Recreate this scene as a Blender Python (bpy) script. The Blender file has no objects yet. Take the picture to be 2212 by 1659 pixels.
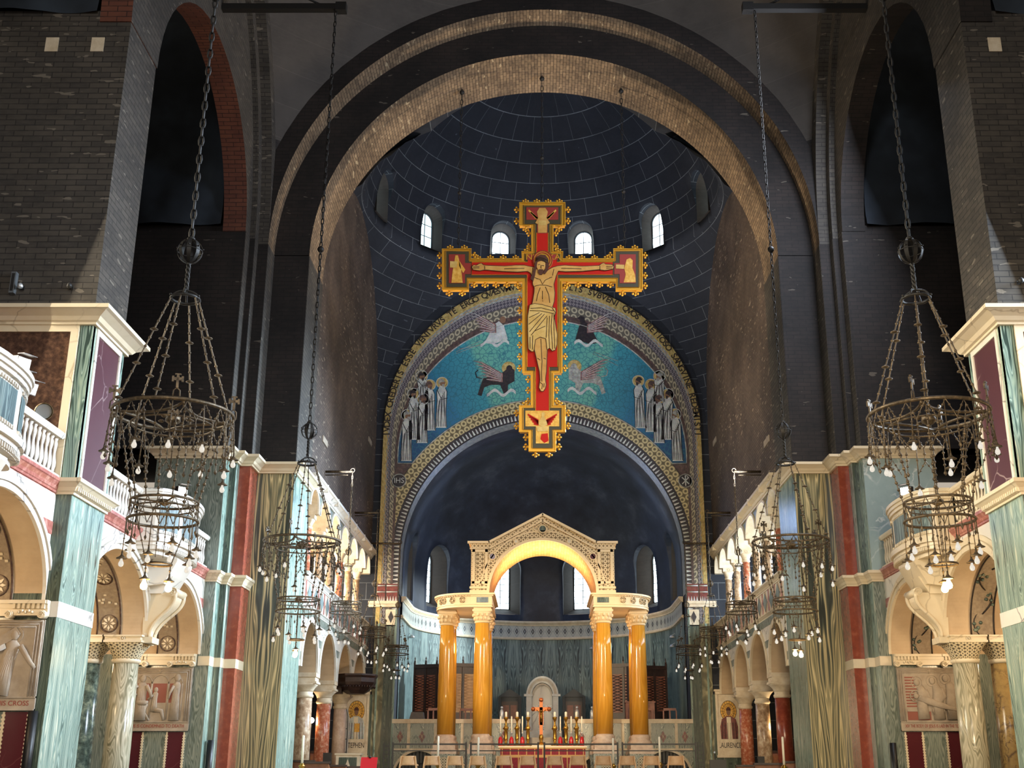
import bpy, bmesh, math, random
from mathutils import Vector, Matrix, noise as mnoise
PI = math.pi
sc = bpy.context.scene
COL = sc.collection
random.seed(7)

# ---------------------------------------------------------------- camera
CX, CZ = -0.17, 1.6                     # camera stands a hand's width left of the axis, at eye height
TH = math.radians(18.2)
FPX = 2540.0
cam_d = bpy.data.cameras.new('camera')
cam_d.sensor_width = 36.0
cam_d.lens = 36.0 * FPX / 2212.0
cam_d.shift_x = -(1163.0 - 1106.0) / 2212.0
cam_d.clip_end = 300
cam = bpy.data.objects.new('camera', cam_d)
COL.objects.link(cam)
cam.location = (CX, 0, CZ)
cam.rotation_euler = (PI / 2 + TH, 0, 0)
sc.camera = cam

# ---------------------------------------------------------------- view, world, lights
sc.view_settings.view_transform = 'Standard'
sc.view_settings.look = 'None'
sc.view_settings.exposure = 0.0
sc.view_settings.gamma = 1.0
sc.view_settings.use_curve_mapping = False
sc.cycles.max_bounces = 4
sc.cycles.diffuse_bounces = 3
sc.cycles.glossy_bounces = 2
sc.cycles.transmission_bounces = 2
sc.cycles.transparent_max_bounces = 4
sc.cycles.caustics_reflective = False
sc.cycles.caustics_refractive = False
sc.cycles.sample_clamp_indirect = 4.0

def srgb(h):
    h = h.lstrip('#')
    o = []
    for i in (0, 2, 4):
        v = int(h[i:i + 2], 16) / 255.0
        o.append(v / 12.92 if v <= 0.04045 else ((v + 0.055) / 1.055) ** 2.4)
    return (o[0], o[1], o[2], 1.0)

world = bpy.data.worlds.new('world')
sc.world = world
world.use_nodes = True
wn = world.node_tree.nodes['Background']
wn.inputs[0].default_value = srgb('#fff0dc')
wn.inputs[1].default_value = 0.5

def area(name, loc, target, sx, sy, power, col, spread=180.0):
    l = bpy.data.lights.new(name, 'AREA')
    l.shape = 'RECTANGLE'; l.size = sx; l.size_y = sy
    l.energy = power; l.color = srgb(col)[:3]; l.spread = math.radians(spread)
    o = bpy.data.objects.new(name, l); COL.objects.link(o)
    o.location = loc
    o.rotation_euler = (Vector(target) - Vector(loc)).to_track_quat('-Z', 'Y').to_euler()
    return o

def spot(name, loc, target, power, col, ang, blend=0.6, rad=0.15):
    l = bpy.data.lights.new(name, 'SPOT')
    l.energy = power; l.color = srgb(col)[:3]; l.spot_size = math.radians(ang); l.spot_blend = blend
    l.shadow_soft_size = rad
    o = bpy.data.objects.new(name, l); COL.objects.link(o)
    o.location = loc
    o.rotation_euler = (Vector(target) - Vector(loc)).to_track_quat('-Z', 'Y').to_euler()
    return o

def point(name, loc, power, col, rad=0.1):
    l = bpy.data.lights.new(name, 'POINT')
    l.energy = power; l.color = srgb(col)[:3]; l.shadow_soft_size = rad
    o = bpy.data.objects.new(name, l); COL.objects.link(o)
    o.location = loc
    return o

# daylight of the high nave windows on the south (right-hand) side, and weaker on the north
area('daylight_south_near', (9.3, 20.4, 12.0), (-9, 21.2, 6.5), 3.4, 8, 1200, '#dcedff', 62)
area('daylight_south_far', (9.3, 29.9, 11.6), (-8, 33.6, 6.0), 2.4, 5, 520, '#d6ecff', 66)
area('choir_side_fill', (7.2, 42.0, 12.8), (-7.5, 35.6, 6.5), 3, 2.5, 1500, '#d6ecff', 60)  # added fill for the left pier's inner face; no window here
area('daylight_south_top', (9.0, 27.5, 19.0), (-9, 31, 12), 5, 3, 1800, '#e6efff')
area('west_fill', (-4, -8, 17), (5, 22, 15), 6, 4, 2000, '#f2f0ee')  # added fill from behind, lifts the upper brick fronts
area('daylight_north_near', (-9.3, 20.4, 12.0), (9, 21.2, 6.5), 3.4, 8, 680, '#fff0d4', 62)
# added warm fill spots behind the camera, narrowed to the marble zone
spot('nave_fill_north', (-2.5, -1.0, 5.0), (-9.5, 26, 4.4), 5600, '#ffe7c4', 34, 0.7, 1.0)
spot('nave_fill_south', (2.5, -1.0, 5.0), (9.5, 28, 5.0), 15000, '#ffe4ba', 34, 0.7, 1.0)
spot('nave_fill_middle', (0, 0.0, 5.0), (0, 36, 4.5), 8000, '#ffe4ba', 40, 0.7, 1.0)
# daylight of the choir gallery windows
area('daylight_choir_south', (11.0, 44, 8.8), (-6, 42, 5.5), 12, 2.6, 1300, '#d4eaff')
area('daylight_choir_north', (-11.0, 44, 8.8), (6, 42, 5.5), 12, 2.6, 1500, '#fff0d8')
# floodlights on the galleries that light the high altar canopy and the rood
spot('flood_rood', (-9.0, 17.5, 8.5), (0.5, 35.7, 14.0), 2100, '#ffe2b0', 32)
spot('flood_rood_south', (9.0, 17.5, 8.5), (0.0, 35.7, 13.0), 2100, '#ffe2b0', 32)
spot('flood_canopy_north', (-8.9, 29.0, 8.7), (0, 46, 6.0), 8800, '#ffe3b8', 26)
spot('flood_canopy_south', (8.9, 29.0, 8.7), (0, 46, 6.0), 7400, '#ffe3b8', 26)
spot('arch_fill_north', (-7.0, 37.6, 10.9), (3.8, 35.0, 21.5), 4200, '#ffe6c4', 62, 0.8)  # added fill pair for the arch soffits, no lamp modelled there
spot('lunette_fill_north', (-6.9, 40.5, 10.9), (7.5, 42.0, 19.5), 5200, '#ffe6c4', 60, 0.8)  # added fill pair brightening the lunette walls
spot('lunette_fill_south', (6.9, 40.5, 10.9), (-7.5, 42.0, 19.5), 2400, '#ffe6c4', 60, 0.8)
spot('arch_fill_south', (7.0, 37.6, 10.9), (-3.8, 35.0, 21.5), 4200, '#ffe6c4', 62, 0.8)
spot('flood_mosaic', (-6.9, 38.5, 10.9), (1.0, 51.3, 18.5), 3000, '#e8f0ff', 60, 0.8)
spot('flood_mosaic_south', (6.9, 38.5, 10.9), (-1.0, 51.3, 18.5), 3000, '#e8f0ff', 60, 0.8)
# sunlight falling through the right-hand apse window on the north side of the apse
spot('sun_in_apse', (6.0, 58.9, 11.2), (-5.8, 56.3, 5.6), 24000, '#e4f3f4', 46, 0.5, 0.4)
for _s in (-1, 1):
    for _y in (19.9, 26.0, 30.5): point('aisle_bay_fill', (_s * 11.3, _y, 4.55), 120, '#ffdcae', 0.25)  # added fill points lifting the barrel vaults and reliefs
spot('dome_fill', (-6.8, 44.5, 10.9), (3.0, 45.5, 29), 2600, '#dfe8ff', 75, 0.8)  # added upward fill pair for the dome brick
spot('dome_fill_south', (6.8, 44.5, 10.9), (-3.0, 45.5, 29), 2600, '#dfe8ff', 75, 0.8)
for _s in (-1, 1): point('canopy_wing_fill', (_s * 3.15, 48.0, 6.3), 45, '#ffdcb0', 0.25)  # added points in place of floor bounce under the wings
spot('canopy_soffit_fill', (0, 47.9, 7.9), (0, 48.0, 12), 1300, '#ffe0b4', 150, 1.0, 0.3)  # added hidden spot that brightens the canopy vault
area('apse_daylight', (0, 58.0, 13.5), (0, 52.0, 4.0), 6, 2, 170, '#a9c6ff')

# ---------------------------------------------------------------- projection helper: pixel + depth -> point in the place
def at(u, v, D):
    a = u - 1163.0; b = 829.5 - v
    den = FPX * math.cos(TH) - b * math.sin(TH)
    return Vector((CX + D * a / den, D, CZ + D * (FPX * math.sin(TH) + b * math.cos(TH)) / den))

# ---------------------------------------------------------------- mesh builder
class MB:
    def __init__(s):
        s.v = []; s.f = []; s.m = []; s.uv = []; s.sm = []
    def face(s, pts, m=0, uv=None, smooth=False):
        i = len(s.v)
        s.v += [tuple(p) for p in pts]
        s.f.append(list(range(i, i + len(pts)))); s.m.append(m); s.uv.append(uv); s.sm.append(smooth)
    def box(s, x0, x1, y0, y1, z0, z1, m=0):
        if x0 > x1: x0, x1 = x1, x0
        if y0 > y1: y0, y1 = y1, y0
        if z0 > z1: z0, z1 = z1, z0
        A = [(x0, y0, z0), (x1, y0, z0), (x1, y1, z0), (x0, y1, z0), (x0, y0, z1), (x1, y0, z1), (x1, y1, z1), (x0, y1, z1)]
        for q in ((0, 3, 2, 1), (4, 5, 6, 7), (0, 1, 5, 4), (1, 2, 6, 5), (2, 3, 7, 6), (3, 0, 4, 7)):
            s.face([A[k] for k in q], m)
        return s
    def obox(s, c, ax, ay, az, hx, hy, hz, m=0):   # oriented box
        c = Vector(c); ax = Vector(ax).normalized(); ay = Vector(ay).normalized(); az = Vector(az).normalized()
        A = [c + ax * hx * i + ay * hy * j + az * hz * k for (i, j, k) in ((-1, -1, -1), (1, -1, -1), (1, 1, -1), (-1, 1, -1), (-1, -1, 1), (1, -1, 1), (1, 1, 1), (-1, 1, 1))]
        for q in ((0, 3, 2, 1), (4, 5, 6, 7), (0, 1, 5, 4), (1, 2, 6, 5), (2, 3, 7, 6), (3, 0, 4, 7)):
            s.face([A[k] for k in q], m)
        return s
    def prism(s, poly, c0, c1, axis, m=0, ms=None, smooth=False, caps=(1, 1)):
        """poly (a,b) extruded from c0 to c1; axis x: a=y b=z, axis y: a=x b=z, axis z: a=x b=y"""
        if ms is None: ms = m
        def P(a, b, c):
            return (c, a, b) if axis == 'x' else ((a, c, b) if axis == 'y' else (a, b, c))
        if caps[0]: s.face([P(a, b, c0) for a, b in poly], m, [(a, b) for a, b in poly])
        if caps[1]: s.face([P(a, b, c1) for a, b in poly][::-1], m, [(a, b) for a, b in poly][::-1])
        L = 0; n = len(poly)
        for i in range(n):
            a, b = poly[i]; a2, b2 = poly[(i + 1) % n]
            d = math.hypot(a2 - a, b2 - b)
            if axis == 'z': uv = [(L, c0), (L, c1), (L + d, c1), (L + d, c0)]
            else: uv = [(c0, L), (c1, L), (c1, L + d), (c0, L + d)]
            s.face([P(a, b, c0), P(a, b, c1), P(a2, b2, c1), P(a2, b2, c0)], ms, uv, smooth)
            L += d
        return s
    def strip(s, rows, m=0, smooth=True, closed=False, uv=None):
        """rows: list of equal-length point rows"""
        for i in range(len(rows) - 1):
            r0, r1 = rows[i], rows[i + 1]; n = len(r0)
            for j in range(n if closed else n - 1):
                k = (j + 1) % n
                u = None
                if uv: u = [uv(i, j), uv(i, j + 1), uv(i + 1, j + 1), uv(i + 1, j)]
                s.face([r0[j], r0[k], r1[k], r1[j]], m, u, smooth)
        return s
    def lathe(s, prof, c=(0, 0, 0), n=16, m=0, smooth=True, a0=0.0, a1=2 * PI, caps=True):
        """prof: (r, z) list, about a vertical axis through c"""
        full = abs(a1 - a0 - 2 * PI) < 1e-6
        na = n if full else n + 1
        rows = []
        for r, z in prof:
            rows.append([(c[0] + r * math.cos(a0 + (a1 - a0) * k / n), c[1] + r * math.sin(a0 + (a1 - a0) * k / n), c[2] + z) for k in range(na)])
        L = [0]
        for i in range(1, len(prof)): L.append(L[-1] + math.hypot(prof[i][0] - prof[i - 1][0], prof[i][1] - prof[i - 1][1]))
        rm = max(p[0] for p in prof)
        s.strip(rows, m, smooth, full, lambda i, j: (rm * (a1 - a0) * j / n, c[2] + prof[i][1]))
        if full and caps:
            if prof[0][0] > 1e-4: s.face(rows[0][::-1], m)
            if prof[-1][0] > 1e-4: s.face(rows[-1], m)
        return s
    def tube(s, pts, r, n=6, m=0, closed=False, caps=True, smooth=True):
        pts = [Vector(p) for p in pts]; N = len(pts)
        if N < 2: return s
        rows = []; up = None
        for i in range(N):
            if closed: t = pts[(i + 1) % N] - pts[i - 1]
            else: t = pts[min(i + 1, N - 1)] - pts[max(i - 1, 0)]
            if t.length < 1e-9: t = Vector((0, 0, 1))
            t.normalize()
            if up is None:
                up = Vector((0, 0, 1)) if abs(t.z) < 0.9 else Vector((1, 0, 0))
            x = t.cross(up)
            if x.length < 1e-6: x = t.cross(Vector((0, 1, 0)))
            x.normalize(); y = x.cross(t).normalized(); up = y
            rr = r[i] if isinstance(r, (list, tuple)) else r
            rows.append([pts[i] + (x * math.cos(2 * PI * k / n) + y * math.sin(2 * PI * k / n)) * rr for k in range(n)])
        if closed: rows.append(rows[0])
        s.strip(rows, m, smooth, True)
        if caps and not closed:
            s.face(rows[0][::-1], m); s.face(rows[-1], m)
        return s
    def ball(s, c, r, m=0, nu=8, nv=6, sz=1.0):
        prof = [(max(r * math.sin(PI * i / nv), 1e-5), -r * sz * math.cos(PI * i / nv)) for i in range(nv + 1)]
        return s.lathe(prof, c, nu, m)
    def sweep(s, path, prof, m=0, side=1, closed=False, ms=None):
        """moulding: prof (out, z) swept along plan path [(x, y)]; out is measured to the right of travel times side"""
        n = len(path); rows = []
        V2 = [Vector((p[0], p[1])) for p in path]
        for i in range(n):
            d0 = (V2[i] - V2[i - 1]) if (i > 0 or closed) else None
            d1 = (V2[(i + 1) % n] - V2[i]) if (i < n - 1 or closed) else None
            if d0 is None: d0 = d1
            if d1 is None: d1 = d0
            d0 = d0.normalized(); d1 = d1.normalized()
            n0 = Vector((d0.y, -d0.x)) * side; n1 = Vector((d1.y, -d1.x)) * side
            mt = n0 + n1
            mt = n0 if mt.length < 1e-6 else mt.normalized()
            k = 1.0 / max(mt.dot(n0), 0.3)
            rows.append([(V2[i].x + mt.x * o * k, V2[i].y + mt.y * o * k, z) for o, z in prof])
        L = [0.0]
        for i in range(1, n + 1): L.append(L[-1] + (V2[i % n] - V2[i - 1]).length)
        if closed: rows.append(rows[0])
        s.strip(rows, m, False, True, lambda i, j: (L[i], prof[j % len(prof)][1] + prof[j % len(prof)][0]))
        if not closed:
            s.face(rows[0], m); s.face(rows[-1][::-1], m)
        return s
    def build(s, name, mats, parent=None, loc=None, uvscale=1.0, weld=True, recalc=True, kind=None):
        me = bpy.data.meshes.new(name)
        bm = bmesh.new()
        lay = bm.loops.layers.uv.new('UVMap')
        vs = [bm.verts.new(p) for p in s.v]
        for f, m, uv, sm in zip(s.f, s.m, s.uv, s.sm):
            try: bf = bm.faces.new([vs[i] for i in f])
            except ValueError: continue
            bf.material_index = m; bf.smooth = sm
            if uv is None:
                bf.normal_update(); nx, ny, nz = (abs(c) for c in bf.normal)
                for l in bf.loops:
                    p = l.vert.co
                    if nz >= nx and nz >= ny: q = (p.x, p.y)
                    elif nx >= ny: q = (p.y, p.z)
                    else: q = (p.x, p.z)
                    l[lay].uv = q
            else:
                for l, q in zip(bf.loops, uv): l[lay].uv = q
        if weld: bmesh.ops.remove_doubles(bm, verts=bm.verts, dist=1e-4)
        if recalc: bmesh.ops.recalc_face_normals(bm, faces=bm.faces)
        bm.to_mesh(me); bm.free()
        if not isinstance(mats, (list, tuple)): mats = [mats]
        for mm in mats: me.materials.append(mm)
        o = bpy.data.objects.new(name, me); COL.objects.link(o)
        if parent is not None: o.parent = parent
        if loc is not None: o.location = loc
        if kind: o['kind'] = kind
        return o

def tag(o, label, cat, group=None, kind=None):
    o['label'] = label; o['category'] = cat
    if group: o['group'] = group
    if kind: o['kind'] = kind
    return o
def thing(name, label, cat, loc=(0, 0, 0), rz=0.0, group=None):
    o = bpy.data.objects.new(name, None); COL.objects.link(o)
    o.empty_display_size = 0.2
    o.location = loc; o.rotation_euler = (0, 0, rz)
    return tag(o, label, cat, group)
def copy_tree(o, parent=None):
    c = o.copy(); COL.objects.link(c)
    if parent is not None: c.parent = parent
    for ch in list(o.children): copy_tree(ch, c)
    return c
def dup(o, loc, rz=0.0, label=None, group=None, scale=None):
    c = copy_tree(o)
    c.location = loc; c.rotation_euler = (0, 0, rz)
    if label: c['label'] = label
    if group: c['group'] = group
    if scale: c.scale = (scale, scale, scale)
    return c
def arc(ca, cb, ra, rb, a0, a1, n):
    return [(ca + ra * math.cos(a0 + (a1 - a0) * i / n), cb + rb * math.sin(a0 + (a1 - a0) * i / n)) for i in range(n + 1)]
def ring(ca, cb, r0, r1, a0=0.0, a1=PI, n=48, r0b=None, r1b=None):
    return arc(ca, cb, r1, r1b or r1, a0, a1, n) + arc(ca, cb, r0, r0b or r0, a1, a0, n)
def notch(a0, a1, b0, b1, arcs, n=24):
    """rectangle whose bottom edge is cut by arches: arcs = (centre a, spring b, half width, rise)"""
    pts = [(a0, b1), (a0, b0)]
    for ca, cb, ra, rb in arcs:
        if cb > b0 + 1e-6: pts.append((ca - ra, b0))
        pts += arc(ca, cb, ra, rb, PI, 0, n)
        if cb > b0 + 1e-6: pts.append((ca + ra, b0))
    pts += [(a1, b0), (a1, b1)]
    out = []
    for p in pts:
        if not out or math.hypot(p[0] - out[-1][0], p[1] - out[-1][1]) > 1e-4: out.append(p)
    return out
def text_mesh(txt, size, name, mat, parent=None, matrix=None, extrude=0.004, align='CENTER'):
    cu = bpy.data.curves.new(name, 'FONT'); cu.body = txt; cu.size = size; cu.align_x = align; cu.align_y = 'CENTER'; cu.extrude = extrude
    tmp = bpy.data.objects.new('tmp', cu); COL.objects.link(tmp)
    dg = bpy.context.evaluated_depsgraph_get()
    me = bpy.data.meshes.new_from_object(tmp.evaluated_get(dg)); me.name = name
    bpy.data.objects.remove(tmp); bpy.data.curves.remove(cu)
    if matrix is not None: me.transform(matrix)
    me.materials.clear(); me.materials.append(mat)
    o = bpy.data.objects.new(name, me); COL.objects.link(o)
    if parent is not None: o.parent = parent
    return o
FACE_CAM = Matrix.Rotation(PI / 2, 4, 'X')    # text plane upright, facing -y
# ---------------------------------------------------------------- materials (all procedural)
class N:
    def __init__(s, name, rough=0.5, spec=0.5, metal=0.0):
        s.mat = bpy.data.materials.new(name); s.mat.use_nodes = True
        s.t = s.mat.node_tree; s.b = s.t.nodes['Principled BSDF']
        s.b.inputs['Roughness'].default_value = rough
        s.b.inputs['Specular IOR Level'].default_value = spec
        s.b.inputs['Metallic'].default_value = metal
    def n(s, typ, **kw):
        nd = s.t.nodes.new(typ)
        for k, v in kw.items():
            if k.startswith('i_'): nd.inputs[int(k[2:])].default_value = v
            else: setattr(nd, k, v)
        return nd
    def l(s, a, b): s.t.links.new(a, b)
    def uv(s): return s.n('ShaderNodeTexCoord').outputs['UV']
    def obj(s): return s.n('ShaderNodeTexCoord').outputs['Object']
    def map(s, src, scale=(1, 1, 1), loc=(0, 0, 0), rot=(0, 0, 0)):
        m = s.n('ShaderNodeMapping'); s.l(src, m.inputs[0])
        m.inputs['Scale'].default_value = scale; m.inputs['Location'].default_value = loc; m.inputs['Rotation'].default_value = rot
        return m.outputs[0]
    def noise(s, src, scale, detail=3, rough=0.55, dist=0.0):
        q = s.n('ShaderNodeTexNoise'); s.l(src, q.inputs['Vector'])
        q.inputs['Scale'].default_value = scale; q.inputs['Detail'].default_value = detail; q.inputs['Roughness'].default_value = rough; q.inputs['Distortion'].default_value = dist
        return q.outputs[0]
    def vor(s, src, scale, feature='F1', out=0):
        q = s.n('ShaderNodeTexVoronoi'); q.feature = feature; s.l(src, q.inputs['Vector']); q.inputs['Scale'].default_value = scale
        return q.outputs[out]
    def math(s, op, a, b=None, c=None):
        q = s.n('ShaderNodeMath'); q.operation = op
        for i, x in enumerate((a, b, c)):
            if x is None: continue
            if isinstance(x, (int, float)): q.inputs[i].default_value = x
            else: s.l(x, q.inputs[i])
        return q.outputs[0]
    def xyz(s, src):
        q = s.n('ShaderNodeSeparateXYZ'); s.l(src, q.inputs[0]); return q.outputs
    def comb(s, x, y, z=0.0):
        q = s.n('ShaderNodeCombineXYZ')
        for i, v in enumerate((x, y, z)):
            if isinstance(v, (int, float)): q.inputs[i].default_value = v
            else: s.l(v, q.inputs[i])
        return q.outputs[0]
    def ramp(s, fac, stops, interp='LINEAR'):
        q = s.n('ShaderNodeValToRGB'); s.l(fac, q.inputs[0]); e = q.color_ramp.elements; q.color_ramp.interpolation = interp
        while len(e) < len(stops): e.new(0.5)
        for el, (p, c) in zip(e, stops):
            el.position = p; el.color = srgb(c) if isinstance(c, str) else c
        return q.outputs[0]
    def mix(s, fac, a, b, mode='MIX'):
        q = s.n('ShaderNodeMix'); q.data_type = 'RGBA'; q.blend_type = mode
        for sock, x in ((q.inputs[0], fac), (q.inputs[6], a), (q.inputs[7], b)):
            if isinstance(x, (int, float)): sock.default_value = x
            elif isinstance(x, str): sock.default_value = srgb(x)
            elif isinstance(x, tuple): sock.default_value = x
            else: s.l(x, sock)
        return q.outputs[2]
    def base(s, c):
        if isinstance(c, str): s.b.inputs['Base Color'].default_value = srgb(c)
        elif isinstance(c, tuple): s.b.inputs['Base Color'].default_value = c
        else: s.l(c, s.b.inputs['Base Color'])
        return s
    def rough(s, x): s.l(x, s.b.inputs['Roughness']); return s
    def bump(s, h, strength=0.3, dist=0.02):
        q = s.n('ShaderNodeBump'); q.inputs['Strength'].default_value = strength; q.inputs['Distance'].default_value = dist
        s.l(h, q.inputs['Height']); s.l(q.outputs[0], s.b.inputs['Normal']); return s

def plain(name, col, rough=0.5, metal=0.0, spec=0.5):
    q = N(name, rough, spec, metal); q.base(col); return q.mat
def speck(name, c0, c1, c2, scale=20, rough=0.4, detail=4, p=(0.3, 0.5, 0.7), metal=0.0):
    q = N(name, rough, metal=metal); q.base(q.ramp(q.noise(q.obj(), scale, detail, 0.65), [(p[0], c0), (p[1], c1), (p[2], c2)])); return q.mat
def emit(name, col, strength):
    q = N(name); q.base('#000000')
    q.b.inputs['Emission Color'].default_value = srgb(col); q.b.inputs['Emission Strength'].default_value = strength
    return q.mat

def brick(name, c1, c2, mortar, bw=0.42, bh=0.13, var=0.35, stain='#000000', sfac=0.5, flake=None, fl=0.68):
    q = N(name, 0.75, 0.35); uv = q.uv()
    b = q.n('ShaderNodeTexBrick'); q.l(uv, b.inputs['Vector'])
    b.inputs['Color1'].default_value = srgb(c1); b.inputs['Color2'].default_value = srgb(c2); b.inputs['Mortar'].default_value = srgb(mortar)
    b.inputs['Scale'].default_value = 1.0; b.inputs['Brick Width'].default_value = bw; b.inputs['Row Height'].default_value = bh
    b.inputs['Mortar Size'].default_value = 0.012; b.inputs['Mortar Smooth'].default_value = 0.3; b.inputs['Bias'].default_value = 0.0
    n = q.noise(q.obj(), 0.55, 5, 0.62)
    col = q.mix(q.ramp(n, [(0.38, (0, 0, 0, 1)), (0.68, (1, 1, 1, 1))]), q.mix(sfac, b.outputs[0], stain), b.outputs[0])
    n2 = q.noise(q.map(uv, (3.0, 9.0, 1)), 1.2, 3, 0.6)
    col = q.mix(q.math('MULTIPLY', q.ramp(n2, [(0.45, (0, 0, 0, 1)), (0.75, (1, 1, 1, 1))]), var), col, c2)
    if flake:
        v = q.noise(q.map(uv, (2.2, 7.5, 1)), 0.9, 2, 0.5); g = q.noise(q.obj(), 0.35, 2, 0.5)
        f = q.math('MULTIPLY', q.math('GREATER_THAN', v, fl), q.math('GREATER_THAN', g, 0.47))
        col = q.mix(q.math('MULTIPLY', f, 0.55), col, flake)
    q.base(col)
    q.bump(b.outputs['Fac'], -0.4, 0.02)
    return q.mat

def cipollino(name, stops, su=1.1, sv=0.10, dist=1.6, scale=2.4, fold=1.5, rough=0.22, fine=0.35):
    """book-matched vertical veining: u is folded about the joint between two slabs"""
    q = N(name, rough, 0.5); x, y, z = q.xyz(q.uv())
    u = q.math('PINGPONG', x, fold) if fold else x
    vec = q.comb(q.math('MULTIPLY', u, su), q.math('MULTIPLY', y, sv), 0.0)
    warp = q.noise(vec, 1.6, 3, 0.5)
    vec2 = q.comb(q.math('ADD', q.math('MULTIPLY', u, su), q.math('MULTIPLY', warp, dist)), q.math('MULTIPLY', y, sv), 0.0)
    n1 = q.noise(vec2, scale, 4, 0.6)
    w = q.n('ShaderNodeTexWave'); w.wave_type = 'BANDS'; w.bands_direction = 'X'; q.l(vec2, w.inputs['Vector'])
    w.inputs['Scale'].default_value = scale * 1.7; w.inputs['Distortion'].default_value = 4.0; w.inputs['Detail'].default_value = 3.0; w.inputs['Detail Scale'].default_value = 1.4
    f = q.math('ADD', q.math('MULTIPLY', n1, 1.0 - fine), q.math('MULTIPLY', w.outputs['Fac'], fine))
    q.base(q.ramp(f, stops)); return q.mat

def veined(name, base0, base1, vein, scale=1.3, width=0.03, rough=0.25, amt=0.8):
    q = N(name, rough); p = q.obj()
    warp = q.noise(p, scale * 0.9, 4, 0.6)
    pv = q.n('ShaderNodeVectorMath'); pv.operation = 'ADD'; q.l(p, pv.inputs[0]); q.l(q.comb(warp, q.math('MULTIPLY', warp, 0.7), warp), pv.inputs[1])
    v = q.n('ShaderNodeTexVoronoi'); v.feature = 'DISTANCE_TO_EDGE'; q.l(pv.outputs[0], v.inputs['Vector']); v.inputs['Scale'].default_value = scale
    line = q.ramp(v.outputs[0], [(0.0, (1, 1, 1, 1)), (width, (0, 0, 0, 1))])
    gate = q.ramp(q.noise(p, scale * 0.8, 2), [(0.42, (0, 0, 0, 1)), (0.6, (1, 1, 1, 1))])
    body = q.mix(q.noise(p, scale * 3, 4), base0, base1)
    q.base(q.mix(q.math('MULTIPLY', q.math('MULTIPLY', line, gate), amt), body, vein)); return q.mat

def onyx(name, stops, scale=1.2, rough=0.22, sv=0.45, fold=1.1):
    q = N(name, rough); x, y, z = q.xyz(q.uv())
    u = q.math('PINGPONG', x, fold)
    vec = q.comb(u, q.math('MULTIPLY', y, sv), 0.0)
    n = q.noise(vec, scale, 3, 0.45, 0.4)
    f = q.math('FRACT', q.math('MULTIPLY', n, 9.0))
    q.base(q.ramp(f, stops)); return q.mat

def pattern_voronoi(name, c0, c1, scale=6, edge=0.06, rough=0.4, metal=0.0, by_uv=True):
    q = N(name, rough, metal=metal); p = q.uv() if by_uv else q.obj()
    d = q.vor(p, scale, 'DISTANCE_TO_EDGE'); c = q.vor(p, scale, 'F1', 1)
    body = q.mix(q.noise(p, 2.5, 3), c0, c1)
    q.base(q.mix(q.ramp(d, [(edge * 0.5, (1, 1, 1, 1)), (edge, (0, 0, 0, 1))]), body, c0)); return q.mat

def mosaic(name, c0, c1, c2, scale=8, rough=0.35, metal=0.0, tess=38):
    """small tesserae in three tones"""
    q = N(name, rough, metal=metal); p = q.uv()
    n = q.noise(p, scale, 3, 0.6); cell = q.vor(p, tess, 'F1', 1)
    col = q.ramp(n, [(0.32, c0), (0.5, c1), (0.7, c2)])
    q.base(q.mix(0.25, col, cell, 'SOFT_LIGHT')); return q.mat

MT = {}
MT['brick'] = brick('dark_sooty_brick', '#272220', '#302825', '#1b1918', stain='#0f0f10', sfac=0.75, flake='#6d665c', fl=0.70)
MT['brick_pier'] = brick('grey_brown_brick', '#47433f', '#5a544c', '#272523', stain='#262422', sfac=0.55, flake='#8b8376', fl=0.66)
MT['brick_arch'] = brick('arch_brick', '#7f6c58', '#a68f73', '#3c332c', bw=0.30, bh=0.11, stain='#2f2823', sfac=0.6, flake='#cdbc9b', fl=0.66)
MT['brick_lun'] = brick('lunette_brick', '#5d5048', '#6f6056', '#2d2826', bw=0.36, bh=0.1, stain='#2a2422', sfac=0.7, flake='#a89a88', fl=0.64)
MT['brick_red'] = brick('red_brick', '#6b3f32', '#7a4a38', '#2f1e1a', stain='#301c18', sfac=0.5)
MT['brick_dome'] = brick('dome_brick', '#262a33', '#2e323b', '#8d9499', bw=1.7, bh=0.72, stain='#171b24', sfac=0.6, flake='#59606a', fl=0.74)
MT['soot'] = speck('sooty_plaster', '#17191d', '#23262b', '#2f3238', 1.2, 0.7)
MT['concrete'] = brick('vault_concrete', '#4b4642', '#504b46', '#5a554f', bw=60, bh=1.3, stain='#35312e', sfac=0.6, flake=None)
MT['apse_vault'] = speck('apse_vault_soot', '#1d212e', '#2a3040', '#4d5564', 0.8, 0.55, 6, (0.35, 0.55, 0.8))
MT['netting'] = speck('black_netting', '#151c24', '#212a34', '#323d49', 0.5, 0.85, 3)
MT['cip'] = cipollino('pale_green_cipollino', [(0.28, '#3b4c46'), (0.40, '#7d978d'), (0.48, '#a9bdb0'), (0.56, '#668079'), (0.66, '#93a898'), (0.74, '#d2d3bd')])
MT['cip_big'] = cipollino('bold_olive_cipollino', [(0.26, '#12171a'), (0.36, '#454b40'), (0.43, '#77745a'), (0.49, '#948b67'), (0.545, '#cdbd8f'), (0.60, '#8b8564'), (0.67, '#3b4139'), (0.76, '#9c9068')], su=0.75, sv=0.055, dist=1.5, scale=1.9, fold=0.56, fine=0.25)
MT['cip_grey'] = cipollino('grey_green_marble', [(0.3, '#5d675e'), (0.5, '#78827a'), (0.7, '#8f968a')], su=2, sv=0.3, scale=2.0)
MT['cip_dark'] = cipollino('dark_green_cipollino', [(0.3, '#2c3832'), (0.45, '#56645a'), (0.6, '#3c4a41'), (0.75, '#8b957f')], su=2.2, sv=0.15, scale=2.4)
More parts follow.
